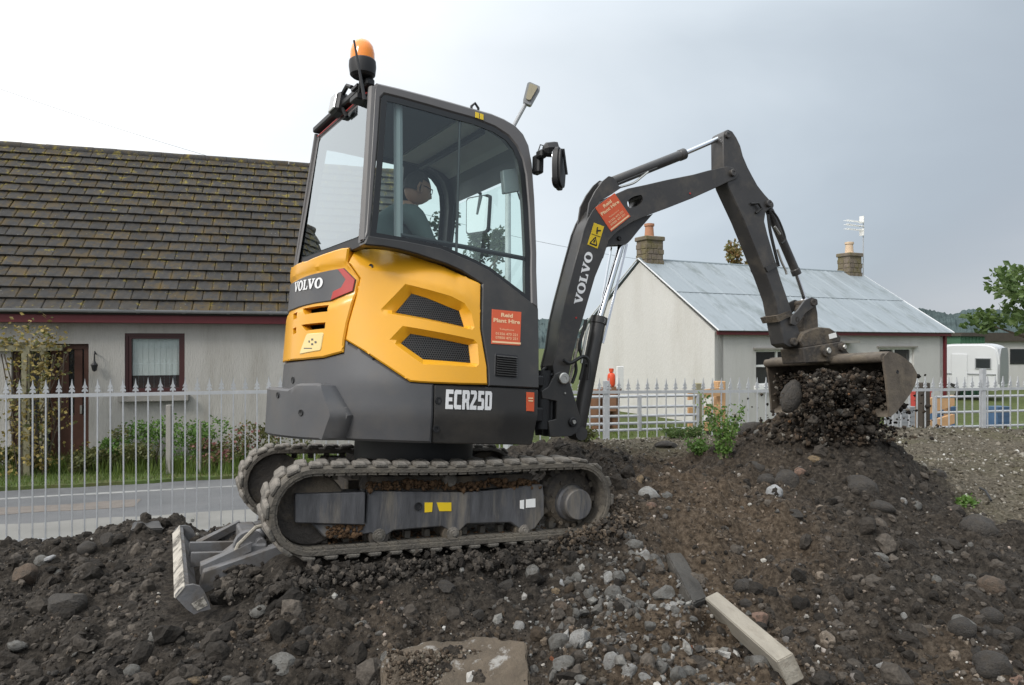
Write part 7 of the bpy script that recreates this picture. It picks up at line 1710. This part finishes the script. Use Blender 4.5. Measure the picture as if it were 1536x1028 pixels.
S = [
 (1165, 738, 25, 22, 'white', 'round white stone on the slope of the soil heap', 0, 0, .1), (1183, 722, 38, 36, 'dark', 'large smooth dark cobble beside the round white stone', 0, 30, .1),
 (1154, 720, 30, 20, 'dark', 'dark cobble left of the larger smooth one near the white stone', 0, 0, .2), (1136, 700, 34, 16, 'dark', 'flat dark cobble above the two near the white stone', 0, 0, .2), (1201, 708, 18, 14, 'pink', 'small reddish stone above the large smooth dark cobble', 0, 0, .1),
 (1228, 690, 26, 15, 'tan', 'tan pebble high on the heap under the bucket', 0, 12, .1), (1300, 731, 50, 32, 'dark', 'broad flat-topped dark boulder half-way up the heap under the bucket', 0, 22, .15), (1326, 761, 44, 20, 'dark', 'long dark stone just below the flat-topped boulder', 0, 8, .15),
 (1356, 751, 13, 15, 'pale', 'small pale stone right of the long dark stone', 1, 0, .0), (1376, 759, 18, 15, 'grey', 'round grey stone right of the small pale one', 0, 0, .1), (1195, 772, 30, 18, 'dark', 'flat dark stone on the brown slope below the white stone', 1, 20, .2), (1203, 788, 24, 16, 'brown', 'brown flat stone just under another on the slope', 1, 30, .2),
 (1480, 792, 56, 44, 'dark', 'big dark lump at the right edge of the soil heap', 0, 20, .3), (1494, 880, 40, 30, 'brown', 'brown rounded stone resting high near the right edge', 0, 0, .0), (1490, 926, 44, 28, 'dark', 'smooth oval dark cobble in the right-hand cluster', 0, 18, .1), (1452, 945, 42, 32, 'dark', 'dark cobble at the left of the right-hand cluster', 0, 10, .1),
 (1498, 1002, 54, 40, 'dark', 'largest dark cobble at the bottom of the right-hand cluster', 0, 0, .1), (1468, 980, 26, 22, 'dark', 'grey-brown cobble just above the largest in the right-hand cluster', 0, 0, .1), (1500, 954, 24, 18, 'dark', 'small dark cobble in the middle of the right-hand cluster', 0, 0, .1), (1526, 952, 26, 24, 'dark', 'dark cobble cut by the right edge of the photo', 0, 0, .1), (1482, 948, 20, 18, 'dark', 'tiny dark cobble between two larger ones on the right', 0, 0, .1),
 (1508, 975, 18, 15, 'dark', 'small round cobble under the tiny ones on the right', 0, 0, .1), (1492, 978, 16, 16, 'brown', 'small brown cobble above the largest on the right', 0, 0, .1), (1526, 1022, 30, 18, 'pink', 'pinkish stone in the lower right corner', 1, 0, .1),
 (974, 742, 34, 22, 'pale', 'pale rounded stone lying in the hollow past the track', 0, 25, .1), (1002, 745, 19, 15, 'grey', 'grey pebble right of the pale stone in the hollow', 0, 0, .1), (978, 757, 16, 12, 'pink', 'small pinkish stone under the pale one in the hollow', 1, 0, .1), (960, 720, 13, 18, 'tan', 'tan shard on the bank beyond the track', 1, 20, .1),
 (893, 788, 26, 12, 'white', 'flat white stone just below the drive sprocket', 1, -10, .1), (966, 834, 22, 22, 'pale', 'pale squarish stone on the rubble beside the brown slope', 1, 0, .0), (983, 838, 20, 18, 'grey', 'grey stone touching the pale squarish one', 1, 0, .1), (944, 806, 20, 14, 'grey', 'grey pebble low on the bank past the sprocket', 0, 20, .1), (953, 818, 28, 16, 'grey', 'long grey stone under the pebble on the bank', 0, 0, .1),
 (799, 862, 26, 30, 'grey', 'upright angular grey stone in front of the track', 1, 10, .1), (914, 868, 22, 22, 'pale', 'pale rough stone on the rubble in mid foreground', 1, 0, .0), (922, 893, 28, 26, 'grey', 'rounded grey stone below the pale rough one', 0, 30, .0), (884, 893, 24, 26, 'grey', 'squat grey lump left of the rounded stone', 1, 0, .1), (846, 877, 20, 12, 'white', 'thin white stone near a tan pebble', 1, 40, .0), (834, 888, 15, 12, 'tan', 'tan pebble beside the white flecks', 0, 0, .1), (842, 912, 30, 18, 'brown', 'flat brown stone under the tan pebble', 1, 20, .1),
 (778, 941, 22, 18, 'pale', 'white-faced angular stone behind the concrete slab', 1, 30, .0), (714, 923, 26, 20, 'dark', 'dark lump behind the concrete slab', 1, 0, .1), (870, 962, 34, 40, 'pale', 'large pale angular rock in the centre foreground', 1, 30, .0), (918, 994, 26, 34, 'pale', 'smooth pale oval stone near the bottom edge', 0, 15, .0), (943, 1006, 26, 22, 'pale', 'pale stone right of the smooth oval one', 0, -10, .0), (968, 1020, 24, 16, 'pale', 'pale stone cut by the bottom edge', 1, 20, .0), (1008, 912, 34, 16, 'pale', 'long pale flat stone by the dark shard', 1, 0, .0),
 (1040, 890, 30, 18, 'grey', 'grey stone below the dark shard', 1, 20, .1), (1120, 880, 36, 26, 'dark', 'dark angular stone above the timber offcut', 1, -20, .0), (1140, 930, 28, 34, 'pink', 'pinkish angular stone beside the timber offcut', 1, 20, .0), (1124, 905, 26, 22, 'dark', 'dark stone between the pinkish one and its neighbour', 1, 0, .1), (1112, 893, 15, 8, 'tan', 'thin tan chip above the timber offcut', 1, 0, .0), (1196, 980, 26, 14, 'grey', 'grey flake right of the timber offcut', 1, 10, .1), (1186, 950, 28, 22, 'dark', 'dark stone touching the timber offcut', 1, 0, .1),
 (1037, 974, 9, 14, 'orange', 'small orange shard left of the timber offcut', 1, 20, .0), (831, 990, 13, 12, 'orange', 'small orange lump beside the concrete slab', 0, 0, .0), (1082, 997, 13, 16, 'tan', 'pointed tan chip left of the lower end of the offcut', 1, 30, .0), (1253, 918, 11, 11, 'white', 'small white pebble in the right foreground', 1, 0, .0), (1358, 925, 15, 12, 'pale', 'pale pebble in the right foreground', 1, 0, .0), (1325, 1000, 18, 14, 'pale', 'pale stone low in the right foreground', 1, 0, .0),
 (60, 842, 30, 22, 'grey', 'flat grey-brown stone at the left edge of the heap', 1, 0, .1), (68, 842, 24, 10, 'white', 'flat white stone at the left edge of the heap', 1, -20, -.6), (126, 824, 28, 20, 'dark', 'rounded dark stone on the crest of the left heap', 0, 0, -.1), (158, 814, 26, 26, 'dark', 'upright dark clod on the crest of the left heap', 1, 0, -.2), (30, 862, 40, 34, 'brown', 'big brown lump low at the left edge', 1, 0, .1), (90, 905, 60, 40, 'dark', 'largest dark clod on the left heap', 1, 20, .2), (112, 898, 18, 14, 'tan', 'small tan stone on the largest dark clod', 1, 0, -.5), (195, 1008, 24, 18, 'grey', 'round grey stone at the bottom left', 0, 0, .0), (285, 1022, 36, 18, 'tan', 'flat tan stone cut by the bottom edge', 1, 0, .0), (420, 1004, 54, 44, 'grey', 'knobbly pale grey lump of mortar at the bottom', 1, 0, .1), (362, 888, 26, 22, 'dark', 'rounded dark clod below the dozer arm', 0, 0, .1), (392, 900, 26, 18, 'dark', 'second rounded clod right of the dozer arm', 0, 0, .1),
 (1003, 668, 40, 16, 'dark', 'dark flat slab of soil at the foot of the weed', 1, 0, .1), (1072, 640, 34, 40, 'dark', 'upright dark slab of soil left of the tall weed', 1, 20, -.3), (1128, 644, 42, 22, 'dark', 'smooth grey-brown boulder on the crest right of the weed', 0, -18, .1), (1340, 668, 22, 12, 'dark', 'flat stone on the right shoulder of the heap', 1, 20, .0), (1412, 712, 22, 14, 'dark', 'dark stone at the foot of the right shoulder', 0, 20, .0),
]
for i, (px, py, w_, h_, mt, lb_, an, tl, sk) in enumerate(S): stone(px, py, w_, h_, mt, lb_, bool(an), tl, sk, i)
# broken slab set on edge in the crest at the left, long dark shard, timber offcut, concrete slab
PLANES = {}
def block(name, corners, label, cat, mat, thick, bev=.008, rough=0., h2=None):
    """corners: photograph pixels of the upper face; the block is sunk into the ground below it"""
    P = [hit(*c[:2]) + Vector((0, 0, c[2] if len(c) > 2 else thick)) for c in corners]; c0 = sum(P, Vector()) / len(P); n_ = (P[1] - P[0]).cross(P[2] - P[0]).normalized(); n_ = n_ if n_.z > 0 else -n_
    q = MB(); k = len(P); q.add([p - c0 for p in P] + [p - c0 - n_ * (thick + .06) for p in P], [tuple(range(k)), tuple(range(k, 2 * k))[::-1]] + [(i, (i + 1) % k, k + (i + 1) % k, k + i) for i in range(k)])
    o = q.build(name, MT[mat] if mat in MT else RK[mat], None, 25, bev=bev); o.location = c0
    if rough:
        md = o.modifiers.new('s', 'SUBSURF'); md.subdivision_type = 'SIMPLE'; md.levels = md.render_levels = 4
        tx = bpy.data.textures.new(name, 'CLOUDS'); tx.noise_scale = .1; dm = o.modifiers.new('d', 'DISPLACE'); dm.texture = tx; dm.strength = rough; dm.texture_coords = 'LOCAL'
    PLANES[name] = [*c0, *n_]; return tag(o, label, cat)
def offcut():
    p0, p1 = hit(1068, 930), hit(1172, 1024); p0.z += .055; p1.z += .045; ax_ = (p1 - p0).normalized(); sd = ax_.cross(Vector((0, 0, 1))).normalized(); up_v = sd.cross(ax_).normalized()
    R_ = Matrix((ax_, sd, up_v)).transposed() @ Matrix.Rotation(RAD(-24), 3, 'X'); L_ = (p1 - p0).length + .05
    q = MB(); q.box((0, 0, 0), (L_, .068, .10)); o = q.build('timber_offcut', MT['offcut'], None, 20, bev=.004, seg=2); o.matrix_world = Matrix.Translation((p0 + p1) / 2 + Vector((.03, .02, .0))) @ R_.to_4x4(); tag(o, 'squared grey-beige timber offcut lying aslant on the soil', 'timber')
offcut()
CS = M('sandy_concrete', (.105, .083, .060), .95, var=.3, scale=14, bump=.8, bscale=45, tint=(.34, .33, .31), tint_amt=.8, tint_scale=9, tint_pos=(.56, .63)); MT['sandy'] = CS
SLAB = block('concrete_slab', [(570, 1060, .05), (576, 1008, .06), (640, 985, .065), (720, 981, .065), (788, 986, .065), (800, 1060, .05)], 'broken sandy concrete slab with white grit at the bottom edge', 'slab', 'sandy', .06, .012, .04)
block('stone_shard', [(1000, 838, .03), (1022, 836, .03), (1062, 905, .03), (1040, 916, .03)], 'long narrow dark shard of stone left of the timber offcut', 'stone', 'shard', .03, .006, .02)
block('broken_slab', [(196, 806, .05), (200, 796, .06), (240, 794, .06), (246, 804, .05)], 'flat dark slab on the crest of the left heap near the blade', 'slab', 'dark', .05, .008, .012)
SP = PLANES['concrete_slab']
def on_slab(px, py, lift):
    c0, n_ = Vector(SP[:3]), Vector(SP[3:]); d = Vector(((px - 768) / F, 1, -(py - 514) / F)); o = Vector((0, 0, CAMZ)); return tuple(o + d * ((c0 - o).dot(n_) / d.dot(n_)) + n_ * lift)
Pg = []
for k in range(620):
    px = random.gauss(705, 34); py = random.uniform(978, 1040)
    if 585 < px < 785: Pg.append(on_slab(px, py, random.uniform(-.002, .006)))
V, T = lumps(np.array(Pg), .0022 + .005 * RNG.random(len(Pg)) ** 3); tag(link('slab_grit', npmesh('slab_grit', V, T, True, [GRAV])), kind='stuff')
Pg = [on_slab(random.uniform(580, 788), 976 + 60 * random.random() ** 1.3, random.uniform(-.006, .005)) for k in range(900)]
V, T = lumps(np.array(Pg), .003 + .008 * RNG.random(len(Pg)) ** 3); tag(link('slab_crumbs', npmesh('slab_crumbs', V, T, True, [BROWN])), kind='stuff')
# loose stones that nothing tells apart
GR = {'grey': ('small loose grey stone', 'loose grey stones'), 'dark': ('fist-sized loose dark lump', 'loose dark lumps'), 'pale': ('small loose pale stone', 'loose pale stones')}
def loose(n, mat, mask, r0, r1):
    k = 0; tries = 0
    while k < n and tries < 9000:
        tries += 1; X, Y = scatter(1, 2.3, 6.3, 0, 1536); x, y = float(X[0]), float(Y[0])
        if random.random() > float(mask(X, Y)[0]) or not keep_clear(X, Y)[0]: continue
        r = r0 * (r1 / r0) ** (random.random() ** 1.6); an = random.random() < (.85 if mat != 'pale' else .6)
        o = bpy.data.objects.new('stone', withmat(random.choice(ANG if an else ROUND), mat)); COL.objects.link(o); z = float(gz(X, Y)[0])
        o.location = (x, y, z + r * .08); o.scale = (2 * r, 2 * r * random.uniform(.6, 1), 2 * r * random.uniform(.45, .85)); o.rotation_euler = (random.uniform(-.5, .5), random.uniform(-.5, .5), random.uniform(0, 6.3)); px_ = to_px((x, y, z))[0]; wh = ' on the left heap behind the blade' if px_ < 300 else (' on the bank below the track' if px_ < 780 else (' between the track and the timber offcut' if px_ < 1110 else ' on the heap right of the timber offcut')); tag(o, GR[mat][0] + wh, 'stone', GR[mat][1] + wh); k += 1
loose(135, 'grey', lambda x, y: soil_mask(x, y) * (.06 + .94 * np.exp(-(((x - .50 - .1 * (y - 3.2)) / .36) ** 2 + ((y - 3.2) / .7) ** 2))), .015, .058)
loose(28, 'dark', lambda x, y: soil_mask(x, y) * (1 - brown_mask(x, y)), .02, .06)
loose(36, 'pale', lambda x, y: soil_mask(x, y) * (.05 + .95 * np.exp(-(((x - .5) / .5) ** 2 + ((y - 3.1) / .7) ** 2))), .010, .03)

# ------------------------------------------------------------------ the load pouring from the bucket
def ub(u, v, h): return POS + RU @ fb(u, v, h)
P = []; R0 = []
uv = np.array(bpl([(1328, 545), (1350, 540), (1366, 552), (1370, 566), (1352, 596), (1338, 615)], BO))
c_in = uv.mean(0)
for k in range(7000):                                            # soil lying inside the bucket
    w_ = RNG.dirichlet(np.ones(len(uv))); p = uv.T @ w_; h = random.uniform(BL + .05, BO - .05)
    P.append(ub(p[0] + random.uniform(-.07, .02), p[1] - .035 + random.uniform(-.05, .01), h)); R0.append(.005 * (4.5 ** random.random() ** 2.0))
lo_c = [(1240, 600), (1270, 640), (1290, 650)]
for k in range(10500):                                            # soil falling out of the mouth on to the heap
    t = random.random(); px = random.uniform(1200 + 10 * t, 1328 - 14 * t) if random.random() < .8 else random.gauss(1262, 42); py = 556 + t * 104; wob = 14 * float(vnoise(np.array([px * .06]), np.array([py * .04]), seed=9)[0])
    if random.random() > .25 + .75 * min(1, (px - 1195) / 50): continue
    Y = 5.55 + random.gauss(0, .13) + (px - 1260) / 1067 * .3; q_ = at(px, py + wob, Y); gzv = float(gz(np.array([q_.x]), np.array([q_.y]))[0])
    if q_.z > gzv - .02: P.append(q_); R0.append(.0048 * (5.5 ** random.random() ** 2.4))
for k in range(260):                                             # loose grains and clods still in the air and rolling off
    px = random.gauss(1262, 62); py = random.uniform(590, 668); q_ = at(px, py, 5.5 + random.gauss(0, .2)); 
    if q_.z > float(gz(np.array([q_.x]), np.array([q_.y]))[0]) - .01: P.append(q_); R0.append(random.uniform(.004, .014))
BIG, BR = [], []
for k in range(110):
    t = random.random(); px = random.uniform(1215, 1320); py = 560 + t * 95; BIG.append(tuple(at(px, py, 5.43 + random.gauss(0, .07)))); BR.append(.014 + .034 * random.random() ** 2)
for k in range(1500):                                            # foot of the pour, spread on the heap
    px = random.gauss(1262, 48); py = random.uniform(612, 668); h_ = hit(px, py); P.append(h_ + Vector((random.gauss(0, .03), random.gauss(0, .03), random.uniform(-.01, .04)))); R0.append(random.uniform(.006, .03))
V, T = lumps(np.array([tuple(p) for p in P]), np.array(R0)); 
V2, T2 = rough_lumps(np.array(BIG), np.array(BR)); tag(link('tipped_clods', npmesh('tipped_clods', V2, T2, False, [SOIL])), 'sticky dark clods tumbling out with the bucket load', 'soil clods', kind='stuff')
LOADM = island_mat('tipped_soil', [(0, (.013, .011, .009)), (.5, (.034, .027, .021)), (.8, (.07, .05, .034)), (.92, (.12, .105, .085)), (.98, (.22, .205, .18)), (1, (.16, .08, .035))])
tag(link('tipped_soil', npmesh('tipped_soil', V, T, True, [LOADM])), 'mass of dark soil and stones pouring out of the bucket', 'soil load', kind='stuff')
stone(1187, 596, 32, 54, 'dark', 'big smooth boulder rolling out at the left end of the bucket', False, 30, 0, 2, Y=5.45)
for px, py, w_, h_, mt, lb_ in ((1250, 592, 14, 9, 'pink', 'pinkish stone falling in the middle of the bucket load'), (1283, 598, 14, 15, 'pale', 'pale stone falling at the right of the bucket load'), (1236, 578, 14, 10, 'grey', 'grey stone near the top of the bucket load'), (1210, 594, 12, 12, 'brown', 'brown stone beside the big boulder in the bucket load'), (1244, 606, 14, 10, 'tan', 'tan stone low in the bucket load'), (1308, 588, 16, 14, 'brown', 'rusty brown clod by the right plate of the bucket'), (1262, 618, 14, 12, 'grey', 'grey stone dropping below the middle of the bucket')):
    stone(px, py, w_, h_, mt, lb_, True, 20, 0, px, Y=5.40)

# ------------------------------------------------------------------ weeds
def weed(px, py, h, n, lf, label, spread=.07, lean=.06):
    b = hit(px, py); t = empty('weed', b, 0, label, 'weed'); q = MB(); cen = []
    for k in range(n):
        a = random.uniform(0, 2 * pi); r = spread * random.random(); hh = h * random.uniform(.55, 1.05); tip = Vector((r * cos(a) * 1.6 + random.gauss(0, lean), r * sin(a) * 1.4, hh)); q.tube([(r * cos(a) * .3, r * sin(a) * .3, -.03), tip * .5 + Vector((0, 0, .03)), tip], [.005, .004, .002], 4)
        for j in range(30): f_ = random.uniform(.12, 1); cen.append(tuple(tip * f_))
    q.build('stem', MT['woodgreen'], t); V, T = leaves(cen, n * 130, .030, jit=(.020, .020, .018)); o = link('leaves', npmesh('leaves', V, T, False, [LF[lf]]), parent=t); tag(o, kind='stuff')
weed(1086, 688, .50, 9, 'bright', 'tall bright green weed growing on the left shoulder of the heap')
weed(1050, 682, .12, 6, 'bright', 'small tuft of weed left of the tall one', .06)
weed(1015, 657, .12, 8, 'green', 'low green weed at the foot of the field gate', .2); weed(1035, 658, .14, 8, 'green', 'green weed beside the low one under the field gate', .15)
weed(1449, 756, .03, 3, 'bright', 'tiny green weed in the gravel on the right', .025); weed(872, 660, .10, 6, 'olive', 'tuft of olive weed at the foot of the swing bracket', .1)
q = MB(); a_, b_ = hit(1470, 738), hit(1487, 755); q.tube([a_ + Vector((0, 0, .03)), a_.lerp(b_, .5) + Vector((0, 0, .05)), b_ + Vector((0, 0, .02))], .008, 6); tag(q.build('cable_scrap', MT['rubber'], None), 'short black scrap of cable lying in the gravel on the right', 'cable')
